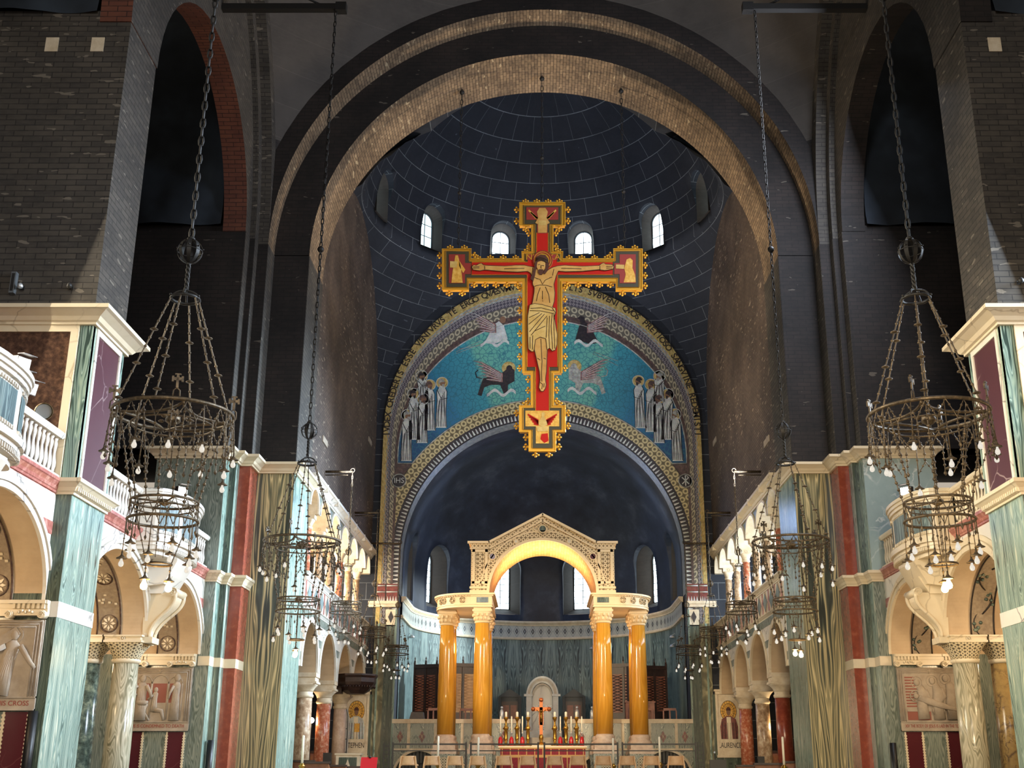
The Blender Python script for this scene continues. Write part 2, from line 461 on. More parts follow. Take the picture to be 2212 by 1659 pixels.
MT['apse_marble'] = cipollino('blue_green_apse_marble', [(0.30, '#232f35'), (0.42, '#52676b'), (0.52, '#849a99'), (0.61, '#3c4f55'), (0.76, '#9fb1ac')], su=0.9, sv=0.09, scale=2.2, fold=0.95, rough=0.5)
MT['onyx'] = onyx('olive_onyx', [(0.0, '#67654e'), (0.35, '#7f7b5f'), (0.6, '#a39d7b'), (0.8, '#6f6c54'), (1.0, '#67654e')])
MT['parapet'] = cipollino('grey_veined_parapet', [(0.3, '#4a544f'), (0.45, '#7f8a80'), (0.55, '#c3c5b4'), (0.65, '#6a756c'), (0.8, '#a3a998')], su=1.4, sv=0.5, dist=1.2, scale=2.0, fold=0.52)
MT['col_yellow_veined'] = cipollino('yellow_veined_column', [(0.3, '#55564a'), (0.43, '#8b8770'), (0.53, '#c6bfa8'), (0.64, '#77755f'), (0.78, '#aea586')], su=1.0, sv=0.22, dist=2.6, scale=1.3, fold=0, fine=0.15)
MT['col_green'] = speck('mottled_green_column', '#2c3630', '#55645a', '#8f9a84', 7, 0.2)
MT['col_breccia'] = veined('breccia_column', '#b69a5e', '#8b6f4c', '#3b2b2e', 3.2, 0.14, 0.22, 0.75)
MT['red'] = speck('red_marble', '#76342a', '#8c4230', '#b06c55', 5, 0.25, 6, (0.25, 0.55, 0.85))
MT['pink'] = speck('pink_mottled_marble', '#a8583f', '#bd7355', '#e0bfa6', 9, 0.25, 5, (0.36,0.52,0.72))
MT['cream_col'] = speck('cream_mottled_marble', '#86694f', '#b3977a', '#d9cab0', 7, 0.28, 5, (0.32, 0.5, 0.68))
MT['granite'] = speck('brown_granite', '#2b1f1a', '#4d372c', '#745743', 9, 0.25, 6, (0.3, 0.5, 0.75))
MT['porphyry'] = veined('purple_porphyry', '#431b26', '#4e2530', '#d9c6c4', 0.7, 0.012, 0.45, 0.6)
MT['porphyry_dark'] = veined('dark_purple_panel', '#4d1a22', '#57222a', '#8a5a58', 0.9, 0.008, 0.2, 0.4)
MT['cream'] = veined('cream_marble', '#d6c6a6', '#e4d8bf', '#8d7a5c', 0.9, 0.02, 0.35, 0.6)
MT['stone'] = speck('warm_limestone', '#cdbb9d', '#dccdb2', '#e6dac3', 4, 0.6)
MT['white_marble'] = veined('white_veined_marble', '#ddd8cd', '#e8e4da', '#57524f', 0.9, 0.028, 0.3, 0.9)
MT['red_band'] = speck('red_veined_band', '#8f4f45', '#a8645a', '#cf9f92', 7, 0.3, 5)
MT['vault'] = speck('beige_vault', '#bba283', '#c7ae8d', '#cfb897', 1.5, 0.7)
MT['vault_ornament'] = speck('grey_mosaic_band', '#8a7a68', '#9b8a74', '#ab9a82', 12, 0.7)
MT['relief'] = speck('grey_relief_stone', '#94887a', '#a39788', '#b0a494', 3, 0.75)
MT['relief_red'] = plain('red_relief_inlay', '#8d5549', 0.8)
MT['letter_red'] = plain('red_lettering', '#8d3d35', 0.7)
MT['letter_dark'] = plain('dark_lettering', '#2a211b', 0.6)
MT['iron'] = speck('bronze_brown_iron', '#3b342a', '#54493a', '#75664e', 14, 0.5, 3, metal=0.55)
MT['iron_dark'] = plain('dark_iron', '#2b2a29', 0.55, 0.5)
MT['black'] = plain('black_paint', '#0c0d10', 0.45)
MT['bulb'] = emit('pale_bulb', '#fff6e6', 0.8)
MT['bulb_lit'] = emit('lit_bulb', '#ffd98a', 40.0)
MT['flood_lens'] = emit('floodlight_lens', '#fffaf0', 9.0)
MT['pale_blue'] = veined('pale_blue_marble', '#8fa5a8', '#a2b5b6', '#dfe6e4', 1.6, 0.05, 0.25, 0.7)
MT['flood_body'] = plain('grey_lamp_housing', '#4a4440', 0.5, 0.4)
MT['steel'] = plain('steel_stand', '#7f8488', 0.4, 0.7)
MT['bronze_lamp'] = plain('bronze_lamp', '#6f5a38', 0.35, 0.7)
MT['pane'] = emit('daylit_window', '#e2f3fb', 5.0)
MT['pane_green'] = emit('daylit_green_window', '#cfeaf2', 2.6)
MT['pane_yellow'] = emit('daylit_yellow_window', '#f3d264', 1.3)
MT['lead'] = plain('window_lead', '#4f5c62', 0.6)
MT['gold'] = N('gold_leaf', 0.38, 0.5, 0.55).base('#dba334').mat
MT['gold_dull'] = mosaic('gold_mosaic', '#8d7a45', '#b39c5f', '#cbb67c', 7, 0.45, 0.15)
MT['gold_paint'] = speck('gold_paint', '#c28a2c', '#d6a13c', '#e6bd62', 8, 0.5)
MT['red_paint'] = plain('vermilion_paint', '#b41c11', 0.6, 0.0, 0.2)
MT['red_paint_dark'] = plain('deep_red_paint', '#8e2a20', 0.55)
MT['olive_paint'] = plain('dark_olive_band', '#3c3722', 0.5)
MT['skin_paint'] = speck('ochre_flesh_paint', '#b5843a', '#c2934a', '#cda45a', 3, 0.55)
MT['cloth_paint'] = speck('pale_gold_cloth_paint', '#b8934a', '#c9a75c', '#d6b873', 4, 0.55)
MT['line_paint'] = plain('brown_outline_paint', '#3a2412', 0.6)
MT['hair_paint'] = plain('brown_hair_paint', '#4a2413', 0.6)
MT['ciborium'] = N('cream_canopy_marble', 0.45).base('#e2c597').mat
MT['yellow_col'] = cipollino('yellow_verona_column', [(0.3, '#c4882a'), (0.5, '#cb9030'), (0.7, '#d3993a')], su=0.8, sv=0.1, scale=1.2, fold=0, rough=0.12)
MT['base_marble'] = speck('pinkish_base_marble', '#b79a86', '#c9b09a', '#d8c3ae', 6, 0.4)
MT['wood'] = speck('warm_brown_wood', '#6d4128', '#7d4d30', '#8c5a3a', 6, 0.45)
MT['wood_pale'] = speck('light_oak', '#b58d62', '#c39b6f', '#cda87d', 5, 0.5)
MT['wood_dark'] = speck('dark_carved_oak', '#1f1210', '#2d1b18', '#3b2622', 7, 0.4)
MT['wood_mid'] = speck('reddish_choir_wood', '#6b4034', '#7b4c3d', '#875846', 6, 0.45)
MT['frontal'] = speck('crimson_brocade', '#74121f', '#86192a', '#962434', 10, 0.7)
MT['braid'] = plain('gold_braid', '#c79a5c', 0.6)
MT['wax'] = N('candle_wax', 0.5).base('#f1e9d2').mat
MT['brass'] = plain('polished_brass', '#b48a3c', 0.25, 0.9)
MT['slate'] = plain('dark_slate', '#2b343a', 0.5)
MT['bright_marble'] = speck('bright_white_marble', '#dedad0', '#ebe7dc', '#f3f0e8', 4, 0.4)
MT['copper'] = plain('copper_gilt', '#b0643a', 0.35, 0.7)
MT['red_glass'] = plain('red_glass', '#b5121c', 0.15)
MT['red_leather'] = plain('red_book_cover', '#c3222d', 0.45)
MT['silver'] = plain('silver_figure', '#c9cdd0', 0.35, 0.6)
MT['floor'] = speck('stone_floor', '#8a8276', '#989083', '#a49c8e', 2, 0.5)
MT['blue0'] = mosaic('deep_blue_mosaic', '#123a5c', '#1b4f74', '#24608a', 2.0)
MT['mos_white'] = mosaic('grey_white_mosaic', '#9aa0a2', '#b6bab8', '#cfd1cb', 3)
MT['mos_dark'] = mosaic('dark_mosaic', '#1e1c22', '#2b272c', '#3d3636', 8)
MT['mos_brown'] = mosaic('brown_purple_mosaic', '#3b3032', '#51413f', '#6a5750', 6)
MT['mos_red'] = mosaic('dark_red_mosaic', '#53201e', '#6a2a25', '#7d3930', 7)
MT['mos_blue'] = mosaic('slate_blue_mosaic', '#3a4a58', '#566a78', '#71858f', 7)
MT['mos_silver'] = mosaic('silver_grey_mosaic', '#6f7270', '#92948f', '#b3b3a9', 6)
MT['mos_skin'] = plain('brown_face_mosaic', '#7a5a45', 0.6)
MT['mos_pink'] = mosaic('feather_mosaic', '#4b3a44', '#7d5a58', '#b08a80', 9)
# blue field of drifting cloud scales in wide diverging bands
_q = N('blue_cloud_mosaic', 0.4); _p = _q.uv()
_x, _y, _z = _q.xyz(_p)
_ang = _q.math('ABSOLUTE', _q.math('DIVIDE', _x, _q.math('SUBTRACT', _y, 11.0)))
_band = _q.ramp(_ang, [(0.0, '#3f8a92'), (0.16, '#5a9a94'), (0.34, '#6aa595'), (0.38, '#3d8a9a'), (0.62, '#2f7796'), (0.66, '#2a6b92'), (0.9, '#235d88'), (0.98, '#1a4770')])
_w=_q.n('ShaderNodeVectorMath'); _w.operation='ADD'; _q.l(_p,_w.inputs[0]); _nz=_q.n('ShaderNodeTexNoise'); _q.l(_p,_nz.inputs['Vector']); _nz.inputs['Scale'].default_value=5.0; _sc=_q.n('ShaderNodeVectorMath'); _sc.operation='SCALE'; _q.l(_nz.outputs[1],_sc.inputs[0]); _sc.inputs['Scale'].default_value=0.12; _q.l(_sc.outputs[0],_w.inputs[1])
_d = _q.vor(_w.outputs[0], 5.0, 'DISTANCE_TO_EDGE'); _c = _q.noise(_p, 5, 3)
_body = _q.mix(_q.ramp(_d, [(0.0, (1, 1, 1, 1)), (0.10, (0, 0, 0, 1))]), _band, '#2b6478')
_q.base(_q.mix(_q.math('MULTIPLY', _c, 0.5), _body, '#7fb5ae', 'SOFT_LIGHT')); MT['field'] = _q.mat
# scalloped border: repeated roundels by uv
def roundels(name, bg, fg, per=0.5, thick=0.12, rough=0.4, shape='circle'):
    q = N(name, rough); x, y, z = q.xyz(q.uv())
    fu = q.math('SUBTRACT', q.math('FRACT', q.math('DIVIDE', x, per)), 0.5); fv = q.math('SUBTRACT', q.math('FRACT', q.math('DIVIDE', y, per)), 0.5)
    if shape == 'circle': d = q.math('SQRT', q.math('ADD', q.math('MULTIPLY', fu, fu), q.math('MULTIPLY', fv, fv)))
    elif shape == 'lozenge': d = q.math('ADD', q.math('ABSOLUTE', fu), q.math('ABSOLUTE', fv))
    else: d = q.math('ABSOLUTE', fu)
    rr = q.math('ABSOLUTE', q.math('SUBTRACT', d, 0.33))
    q.base(q.mix(q.ramp(rr, [(thick * 0.6, (1, 1, 1, 1)), (thick, (0, 0, 0, 1))]), bg, fg)); return q.mat
def lozenges(name, bg, dark, mid, pu, pv, rough=0.4):
    q = N(name, rough); x, y, z = q.xyz(q.uv())
    fu = q.math('ABSOLUTE', q.math('SUBTRACT', q.math('FRACT', q.math('DIVIDE', x, pu)), 0.5)); fv = q.math('ABSOLUTE', q.math('SUBTRACT', q.math('FRACT', q.math('DIVIDE', y, pv)), 0.5))
    d = q.math('ADD', fu, q.math('MULTIPLY', fv, 0.85))
    q.base(q.ramp(d, [(0.0, mid), (0.10, dark), (0.22, bg), (0.36, mid), (0.44, bg)], 'CONSTANT')); return q.mat
MT['lace'] = roundels('lace_border', '#5d543c', '#b9ab80', 0.30, 0.16)
MT['scallop'] = roundels('scallop_border', '#5a564e', '#aaa189', 0.34, 0.13)
MT['diaper'] = roundels('diaper_border', '#4a4650', '#9a9392', 0.17, 0.14, shape='lozenge')
MT['carved'] = roundels('carved_lattice', '#755a33', '#ddc294', 0.17, 0.16, 0.5)
MT['carved_fine'] = roundels('carved_fine', '#7d6138', '#e0c699', 0.15, 0.2, 0.5)
MT['lozenge_band'] = lozenges('lozenge_band', '#aeb1ab', '#23262e', '#7f8688', 0.42, 0.62)
MT['soffit_tile'] = brick('canopy_soffit', '#e0b477', '#c99257', '#b98248', bw=0.34, bh=0.12, stain='#c48a4e', sfac=0.4)
MT['lattice'] = roundels('pierced_capital', '#4f4536', '#d6c7a4', 0.1, 0.2, 0.6)
# ---------------------------------------------------------------- key measures
XN, XW, XB = 9.12, 9.42, 14.0            # nave face of the piers, arcade wall, back of the side bays
YA0, YA1 = 22.1, 23.9                    # near cross pier
YB = 32.7                                # far main pier, first face
STEPS = [(9.12, 32.7), (9.12, 33.2), (8.95, 33.2), (8.95, 33.6), (8.63, 33.6), (8.63, 34.5), (7.51, 34.5), (7.51, 36.9)]
ZS, ZC0, ZC1 = 17.26, 10.1, 10.4         # arch springing, cornice
ZT0, ZT1 = 6.63, 6.92                    # string course at gallery floor
ZI = 4.61                                # impost of the lower arches
BAYS = [(13.3, 17.7, 22.1), (23.9, 28.3, 32.7)]
END = 51.3; DOMEY = 44.1; XS = 7.51; ZF = 1.17
APY, APR = 55.3, 6.25
SIDE = {-1: 'left', 1: 'right'}

def struct(name, mb, mats, parent=None, label=None, cat='wall', **kw):
    o = mb.build(name, mats, parent, **kw)
    if parent is None:
        o['kind'] = 'structure'
        if label: o['label'] = label; o['category'] = cat
    return o
CORN = [(0, 0), (0.06, 0.0), (0.06, 0.05), (0.10, 0.07), (0.14, 0.14), (0.25, 0.22), (0.30, 0.24), (0.30, 0.32), (0, 0.32)]
def prof(h, d, z0, base=CORN): return [(o / 0.30 * d, z0 + z / 0.32 * h) for o, z in base]
def mir(s, path): return [(s * x, y) for x, y in path]

# ---------------------------------------------------------------- floors
m = MB(); m.box(-14, 14, -12, 33, -0.3, 0); struct('floor', m, MT['floor'], label='stone nave floor', cat='floor')
m = MB(); m.box(-14, 14, 33, 62, -0.3, ZF)
struct('floor', m, MT['floor'], label='raised stone floor of the sanctuary', cat='floor')

# ---------------------------------------------------------------- the two sides
for s in (-1, 1):
    side = SIDE[s]
    # ---- near cross pier
    m = MB(); m.box(s * XN, s * XB, YA0, YA1, 0, ZT0)
    p = struct('wall_' + side, m, MT['cip'], label='near %s nave pier clad in pale green streaked marble' % side)
    m = MB(); m.box(s * (XN - 0.012), s * XB, YA0 - 0.012, YA1 + 0.012, 4.31, 4.60); m.build('marble_band', MT['white_marble'], p)
    m = MB(); m.box(s * (XN + 0.004), s * XB, YA0 - 0.008, YA0 + 0.02, 0, ZT0); m.build('shaded_front_slab', MT['cip_dark'], p)  # darker sheet puts the front's shade into its colour
    m = MB(); m.box(s * (XN + 0.02), s * XB, YA0 + 0.02, YA1 - 0.02, ZT0, ZC0)
    p2 = struct('wall_' + side, m, MT['cip_dark'], label='upper stage of the near %s pier with a porphyry panel' % side)
    # nave face: porphyry panel in a pale frame
    m = MB(); m.box(s * (XN - 0.01), s * (XN + 0.05), YA0 + 0.28, YA1 - 0.28, ZT1 + 0.02, ZC0 - 0.12); m.build('porphyry_panel', MT['porphyry'], p2)
    m = MB()
    for (y0, y1) in ((YA0 + 0.18, YA0 + 0.28), (YA1 - 0.28, YA1 - 0.18)): m.box(s * (XN - 0.04), s * (XN + 0.05), y0, y1, ZT1, ZC0)
    m.box(s * (XN - 0.04), s * (XN + 0.05), YA0 + 0.28, YA1 - 0.28, ZC0 - 0.12, ZC0)
    m.build('panel_frame', MT['white_marble'], p2)
    m = MB()
    for (y0, y1) in ((YA0 + 0.0, YA0 + 0.18), (YA1 - 0.18, YA1)): m.box(s * (XN - 0.015), s * (XN + 0.05), y0, y1, ZT1, ZC0)
    m.box(s * (XN - 0.015), s * (XN + 0.24), YA0 - 0.01, YA0 + 0.1, ZT1, ZC0)
    m.build('corner_strip', MT['cip'], p2)
    # front face: brown granite panel in a cream frame
    m = MB(); m.box(s * (XN + 0.42), s * (XN + 2.35), YA0 - 0.01, YA0 + 0.05, ZT1, ZC0 - 0.14); m.build('granite_panel', MT['granite'], p2)
    m = MB()
    for (x0, x1) in ((0.26, 0.42), (2.35, 2.5)): m.box(s * (XN + x0), s * (XN + x1), YA0 - 0.045, YA0 + 0.05, ZT1, ZC0)
    m.box(s * (XN + 0.42), s * (XN + 2.35), YA0 - 0.045, YA0 + 0.05, ZC0 - 0.14, ZC0)
    m.build('panel_frame', MT['cream'], p2)
    m = MB(); m.sweep(mir(s, [(XB, YA0), (XN, YA0), (XN, YA1), (XB, YA1)]), prof(ZC1 - ZC0 + 0.02, 0.42, ZC0), 0, -s)
    struct('trim_1' if s < 0 else 'trim_2', m, MT['cream'], label='cream marble cornice of the near %s pier' % side, cat='cornice')
    m = MB(); m.sweep(mir(s, [(XW + 0.05, YA0), (XN, YA0), (XN, YA1), (XW + 0.05, YA1)]), prof(ZT1 - ZT0, 0.22, ZT0), 0, -s)
    # dentils
    y = YA0 - 0.05
    while y < YA1 + 0.05:
        m.box(s * (XN - 0.13), s * XN, y, y + 0.05, ZT0 + 0.06, ZT0 + 0.14); y += 0.1
    struct('trim_3' if s < 0 else 'trim_4', m, MT['cream'], label='cream dentilled string course of the near %s pier' % side, cat='moulding')
    # brick above
    m = MB(); m.box(s * (XN + 0.02), s * XB, YA0 + 0.02, YA1 - 0.02, ZC1, ZS + 0.3)
    for k, px in enumerate((0.55, 1.55)): m.box(s * (XN + px), s * (XN + px + 0.28), YA0 - 0.0, YA0 + 0.05, ZS - 0.75, ZS - 0.4, 1)
    struct('wall_' + side, m, [MT['brick_pier'] if s > 0 else MT['brick_pier'], MT['stone']], label='bare brick upper part of the near %s pier' % side)
    # ---- upper side wall with tall arches, and the orders of the great side arch
    m = MB()
    m.prism(notch(-2, 33.6, ZS, 29, [(BAYS[0][1] - 10.6, ZS, 4.38, 3.9)] + [(b[1], ZS, 4.38, 3.9) for b in BAYS]), s * XN, s * (XN + 0.7), 'x', 0, 1)
    struct('wall_' + side, m, [MT['brick_pier'], MT['brick_red'] if s < 0 else MT['brick']], label='high %s wall pierced by tall brick arches' % side)
    for (r, x0, x1) in ((9.6, 8.95, XN), (10.0, 8.63, 8.95)):
        m = MB()
        pts = [(-2, 29), (-2, ZS + 0.01)] if False else None
        poly = arc(23.6, ZS, r, r, math.radians(75), 0, 30) + [(33.6, ZS), (33.6, 29), (23.6 + r * math.cos(math.radians(75)), 29)]
        m.prism(poly, s * x0, s * x1, 'x', 0, 0)
        struct('wall_' + side, m, MT['brick_pier'], label='brick order of the great %s wall arch' % side)
    # back of the bay, cross walls and netting
    m = MB(); m.box(s * XB, s * (XB + 0.4), -2, 37, 0, 27); struct('wall_' + side, m, MT['brick'], label='outer %s aisle wall' % side)
    for Y, lab in ((YA0 + 0.1, 'near'), (YB + 0.1, 'far')):
        m = MB(); m.box(s * (XN + 0.65), s * XB, Y + 0.35, Y + 0.6, ZC1, 30)
        if lab == 'far': m.box(s * (XN + 0.02), s * XB, Y, Y + 0.36, ZC1, ZS + 0.25)
        for px in (1.2, 2.6): m.box(s * (XN + px), s * (XN + px + 0.3), Y - 0.03, Y + 0.05, ZS - 0.75, ZS - 0.4, 1)
        struct('wall_' + side, m, [MT['brick'], MT['stone']], label='dark brick cross wall of the %s %s tribune' % (lab, side))
        # netting hung across the tribune arch
        m = MB(); rows = []
        nz, nx = 26, 40
        for i in range(nz + 1):
            z = ZS + 0.22 + 9.0 * i / nz
            row = []
            for j in range(nx + 1):
                t = j / nx; x = XN + 0.76 + (XB - XN - 0.85) * t
                k = max(0.0, 1 - i / 12.0)
                dy = 0.10 * k * math.sin(10 * t + 0.9 * i * (1 - t)) + 0.03 * mnoise.noise((t * 9, i * 0.5, 3 + s))
                row.append((s * x, Y - 0.2 + dy, z))
            rows.append(row)
        m.strip(rows)
        tag(m.build('netting', MT['netting']), 'black netting stretched across the tall %s arch beside the %s' % (side, 'near brick pier' if lab == 'near' else 'sanctuary arch'), 'netting', 'black nettings in the high arches')
    # ---- far main pier: lower marble, upper brick
    poly = [(XB, 32.7)] + STEPS + [(XB, 36.9)]
    pol = [(s * x, y) for x, y in poly]
    mats = [MT['cip_grey'], MT['cip_grey'], MT['cip_grey'], MT['cip_dark'], MT['cip_grey'], MT['red'], MT['red'], MT['cip_big'], MT['cip'], MT['cip_grey'], MT['cip_grey']]
    m = MB(); L = 0
    for i in range(len(pol)):
        a, b = pol[i], pol[(i + 1) % len(pol)]
        d = math.hypot(b[0] - a[0], b[1] - a[1])
        mt = [0, 1, 2, 1, 3, 3, 4, 1, 0, 0][i]  # paler marble on the nave-facing sides puts their daylight into the colour
        zz = [0, ZC0] if i > 0 else [0, ZT0]
        off = 0.0 if mt != 4 else 0.0
        m.face([(a[0], a[1], zz[0]), (b[0], b[1], zz[0]), (b[0], b[1], zz[1]), (a[0], a[1], zz[1])], mt, [(off, zz[0]), (off + d, zz[0]), (off + d, zz[1]), (off, zz[1])])
    # gallery-level face stops at a free edge
    m.face([(s * 11.1, 32.7, ZT0), (s * XN, 32.7, ZT0), (s * XN, 32.7, ZC0), (s * 11.1, 32.7, ZC0)], 5, [(0, ZT0), (2, ZT0), (2, ZC0), (0, ZC0)])
    m.face([(s * 11.1, 32.7, ZT0), (s * 11.1, 34.5, ZT0), (s * 11.1, 34.5, ZC0), (s * 11.1, 32.7, ZC0)], 5)
    p = struct('wall_' + side, m, [MT['cip_grey'], MT['cip'], MT['cip_dark'], MT['red'], MT['cip_big'], MT['cip_grey'] if s < 0 else MT['pale_blue']], recalc=False, label='far %s pier clad in grey, red and olive marble steps' % side)
    m = MB(); st = [(XW, 32.7)] + STEPS[:6]
    m.sweep(mir(s, st), [(0, 4.31), (0.012, 4.31), (0.012, 4.56), (0, 4.56)], 0, -s)
    m.build('marble_band', MT['cream'], p)
    m = MB(); m.sweep(mir(s, [(11.1, 34.0), (11.1, 32.7)] + STEPS[:8] + [(8.2, 36.9)]), prof(ZC1 - ZC0, 0.30, ZC0), 0, -s)
    for k in range(11): m.box(s * (8.3 - k * 0.11), s * (8.25 - k * 0.11), 34.5 - 0.2, 34.5, ZC1 - 0.09, ZC1 - 0.03)
    struct('trim_5' if s < 0 else 'trim_6', m, MT['cream'], label='cream stepped cornice of the far %s pier' % side, cat='cornice')
    m = MB(); m.sweep(mir(s, [(XW, 32.7)] + STEPS[:6]), prof(0.3, 0.16, ZT0 - 0.05), 0, -s)
    struct('trim_7' if s < 0 else 'trim_8', m, MT['cream'], label='cream moulding around the red pilaster of the far %s pier' % side, cat='moulding')
    m = MB(); m.prism([(s * x, y) for x, y in poly], ZC1, ZS + 0.02, 'z')
    struct('wall_' + side, m, MT['brick'], label='dark brick upper part of the far %s pier' % side)
    m = MB(); m.box(s * (XS - 0.012), s * XS, 34.53, 36.9, ZC1, ZS); m.box(s * 8.62, s * 8.63, 33.62, 34.5, ZC1, ZS); m.box(s * 8.94, s * 8.95, 33.22, 33.6, ZC1, ZS); m.box(s * 9.11, s * 9.12, 32.72, 33.2, ZC1, ZS)  # paler brick sheets carry the light on the nave-facing sides as colour
    struct('wall_' + side, m, MT['brick_pier'], label='lit-tone brick inner faces of the far %s pier' % side)
    # ---- lower arcade walls with their deep barrel vaults
    for bi, (y0, yc, y1) in enumerate(BAYS):
        m = MB()
        arcs = [((y0 + yc - 0.2) / 2, ZI, (yc - 0.2 - y0) / 2, 1.65), ((y1 + yc + 0.2) / 2, ZI, (y1 - yc - 0.2) / 2, 1.65)]
        m.prism(notch(y0, y1, ZI, ZT0, arcs, 60), s * XW, s * XB, 'x', 0, 1)
        w = struct('wall_' + side, m, [MT['white_marble'], MT['vault']], label='%s %s arcade wall of white marble with red bands' % ('near' if bi == 0 else 'far', side))
        mo = MB(); mr = MB(); mb_ = MB()
        for (ca, cb, ra, rb) in arcs:
            for (q0, q1, xo) in ((0.0, 0.12, 0.05), (0.12, 0.19, 0.09), (0.19, 0.30, 0.03)):
                mo.prism(ring(ca, cb, ra + q0 - 0.01, ra + q1, 0, PI, 40, rb + q0 - 0.01, rb + q1), s * (XW - xo), s * (XW + 0.02), 'x')
            # ornamental bands inside the barrel
            mb_.prism(ring(ca, cb, ra - 0.03, ra + 0.01, 0, PI, 40, rb - 0.03, rb + 0.01), s * 9.98, s * 10.56, 'x')
        mo.build('archivolt', MT['white_marble'] if s < 0 else MT['cream'], w); vb = mb_.build('ornamental_band', MT['vault_ornament'], w)
        md = MB(); me_ = MB()
        for (ca, cb, ra, rb) in arcs:
            for k in range(9):
                t = PI * (k + 0.5) / 9; rr = ra - 0.035; rz = rb - 0.035
                c = Vector((s * 10.27, ca + rr * math.cos(t), cb + rz * math.sin(t)))
                nrm = Vector((0, -math.cos(t), -math.sin(t))); tx = Vector((1, 0, 0)); ty = nrm.cross(tx)
                if s < 0:
                    if k % 2 == 0:
                        ptsr = [c + (tx * math.cos(a) + ty * math.sin(a)) * 0.20 + nrm * 0.01 for a in [2 * PI * i / 20 for i in range(20)]]
                        md.tube(ptsr, 0.018, 4, closed=True)
                        for i in range(8):
                            a = 2 * PI * i / 8; d = tx * math.cos(a) + ty * math.sin(a); e = tx * -math.sin(a) + ty * math.cos(a)
                            me_.face([c + nrm * 0.02 + d * 0.04, c + nrm * 0.02 + d * 0.10 + e * 0.03, c + nrm * 0.02 + d * 0.17, c + nrm * 0.02 + d * 0.10 - e * 0.03])
                    else:
                        for i in range(6):
                            d = tx * random.uniform(-0.2, 0.2) + ty * random.uniform(-0.15, 0.15)
                            me_.obox(c + d + nrm * 0.01, tx, ty, nrm, 0.03, 0.025, 0.006)
                else:
                    sg = 1 if k % 2 else -1
                    pts_ = [c + tx * sg * 0.2 * math.sin(PI * q / 8) + ty * (q / 8 - 0.5) * (PI * ra / 9) + nrm * 0.012 for q in range(9)]
                    md.tube(pts_, 0.016, 4)
                    for i in range(5):
                        d = tx * (sg * 0.1 + random.uniform(-0.14, 0.14)) + ty * random.uniform(-0.16, 0.16)
                        me_.ball(c + d, 0.05, 0, 6, 4, 0.9)
            for xx in (10.0, 10.54):
                md.tube([(s * xx, ca + (ra - 0.04) * math.cos(PI * i / 30), cb + (rb - 0.04) * math.sin(PI * i / 30)) for i in range(31)], 0.02, 4)
        md.build('band_tracery', MT['letter_dark'] if s > 0 else MT['granite'], vb); me_.build('band_flowers', MT['cream'] if s < 0 else MT['col_green'], vb)
        # red bands let into the white wall, each cut round the arches
        for (z0, z1) in ((5.86, 6.10), (5.02, 5.22)):
            for (ya, yb_) in ((y0, yc), (yc, y1)):
                ca, cb, ra, rb = arcs[0] if ya == y0 else arcs[1]
                def hw(z):
                    t = (z - cb) / (rb + 0.3)
                    return (ra + 0.3) * math.sqrt(max(0.0, 1 - t * t))
                for sg, lim in ((-1, ya), (1, yb_)):
                    q = [(ca + sg * hw(z0), z0), (lim, z0), (lim, z1), (ca + sg * hw(z1), z1)]
                    if sg * (lim - q[0][0]) > 0.02: mr.prism(q, s * (XW - 0.012), s * (XW + 0.01), 'x')
        mr.build('red_band', MT['red_band'], w)
        m = MB(); m.sweep(mir(s, [(XW, y0), (XW, y1)]), prof(0.26, 0.12, ZT0 + 0.02), 0, 1 if s < 0 else -1); m.box(s * XW, s * XB, y0, y1, ZT0, ZT0 + 0.3)
        struct('trim_9' if s < 0 else 'trim_10', m, MT['red_band'], label='red moulding under the %s %s gallery balustrade' % ('near' if bi == 0 else 'far', side), cat='moulding')
        # green marble pier behind the column pair
        m = MB(); m.box(s * 11.75, s * XB, yc - 0.5, yc + 0.5, 0, ZI)
        struct('wall_' + side, m, MT['cip_dark'] if s < 0 else MT['apse_marble'], label='veined green pier behind the %s %s column pair' % ('near' if bi == 0 else 'far', side))
    # ---- sanctuary side: brick lunette wall, upper arcade, parapet, lower arcade
    m = MB(); m.box(s * XS, s * 8.3, 36.9, END, 10.6, 25); struct('wall_' + side, m, MT['brick_lun'], label='%s brick lunette wall of the sanctuary' % side)
    m = MB()
    for u in ((703, 800) if s < 0 else (1543, 1655)):
        q = (u - 1163) / 2443.0; yy = (s * XS - CX) / q
        zz = CZ + yy * 0.2755; m.box(s * (XS - 0.03), s * XS, yy - 0.45, yy + 0.45, zz - 0.11, zz + 0.11)
    struct('trim_15' if s < 0 else 'trim_16', m, MT['relief'], label='pale stone blocks in the %s sanctuary wall' % side, cat='stone')
    cols_u = [38.75 + 2.2 * i for i in range(6)]
    lim = [36.95] + cols_u + [END - 0.15]
    arcs = [((a + b) / 2, 9.72, (b - a) / 2 - 0.17, 0.66) for a, b in zip(lim[:-1], lim[1:])]
    m = MB(); m.prism(notch(36.9, END, 9.72, 10.42, arcs, 18), s * XS, s * 8.2, 'x', 0, 1)
    w = struct('wall_' + side, m, [MT['cip_grey'], MT['stone']], label='%s upper choir arcade wall' % side)
    mo = MB()
    for (ca, cb, ra, rb) in arcs: mo.prism(ring(ca, cb, ra - 0.01, ra + 0.1, 0, PI, 24, rb - 0.01, rb + 0.1), s * (XS - 0.04), s * (XS + 0.02), 'x')
    mo.build('archivolt', MT['white_marble'] if s < 0 else MT['cream'], w)
    m = MB(); m.sweep(mir(s, [(XS, 36.85), (XS, END)]), prof(0.34, 0.26, 10.38), 0, 1 if s < 0 else -1)
    for y in cols_u: m.box(s * (XS - 0.27), s * XS, y - 0.05, y + 0.05, 10.50, 10.75)
    struct('trim_11' if s < 0 else 'trim_12', m, MT['white_marble'] if s < 0 else MT['cream'], label='cream cornice of the %s choir arcade' % side, cat='cornice')
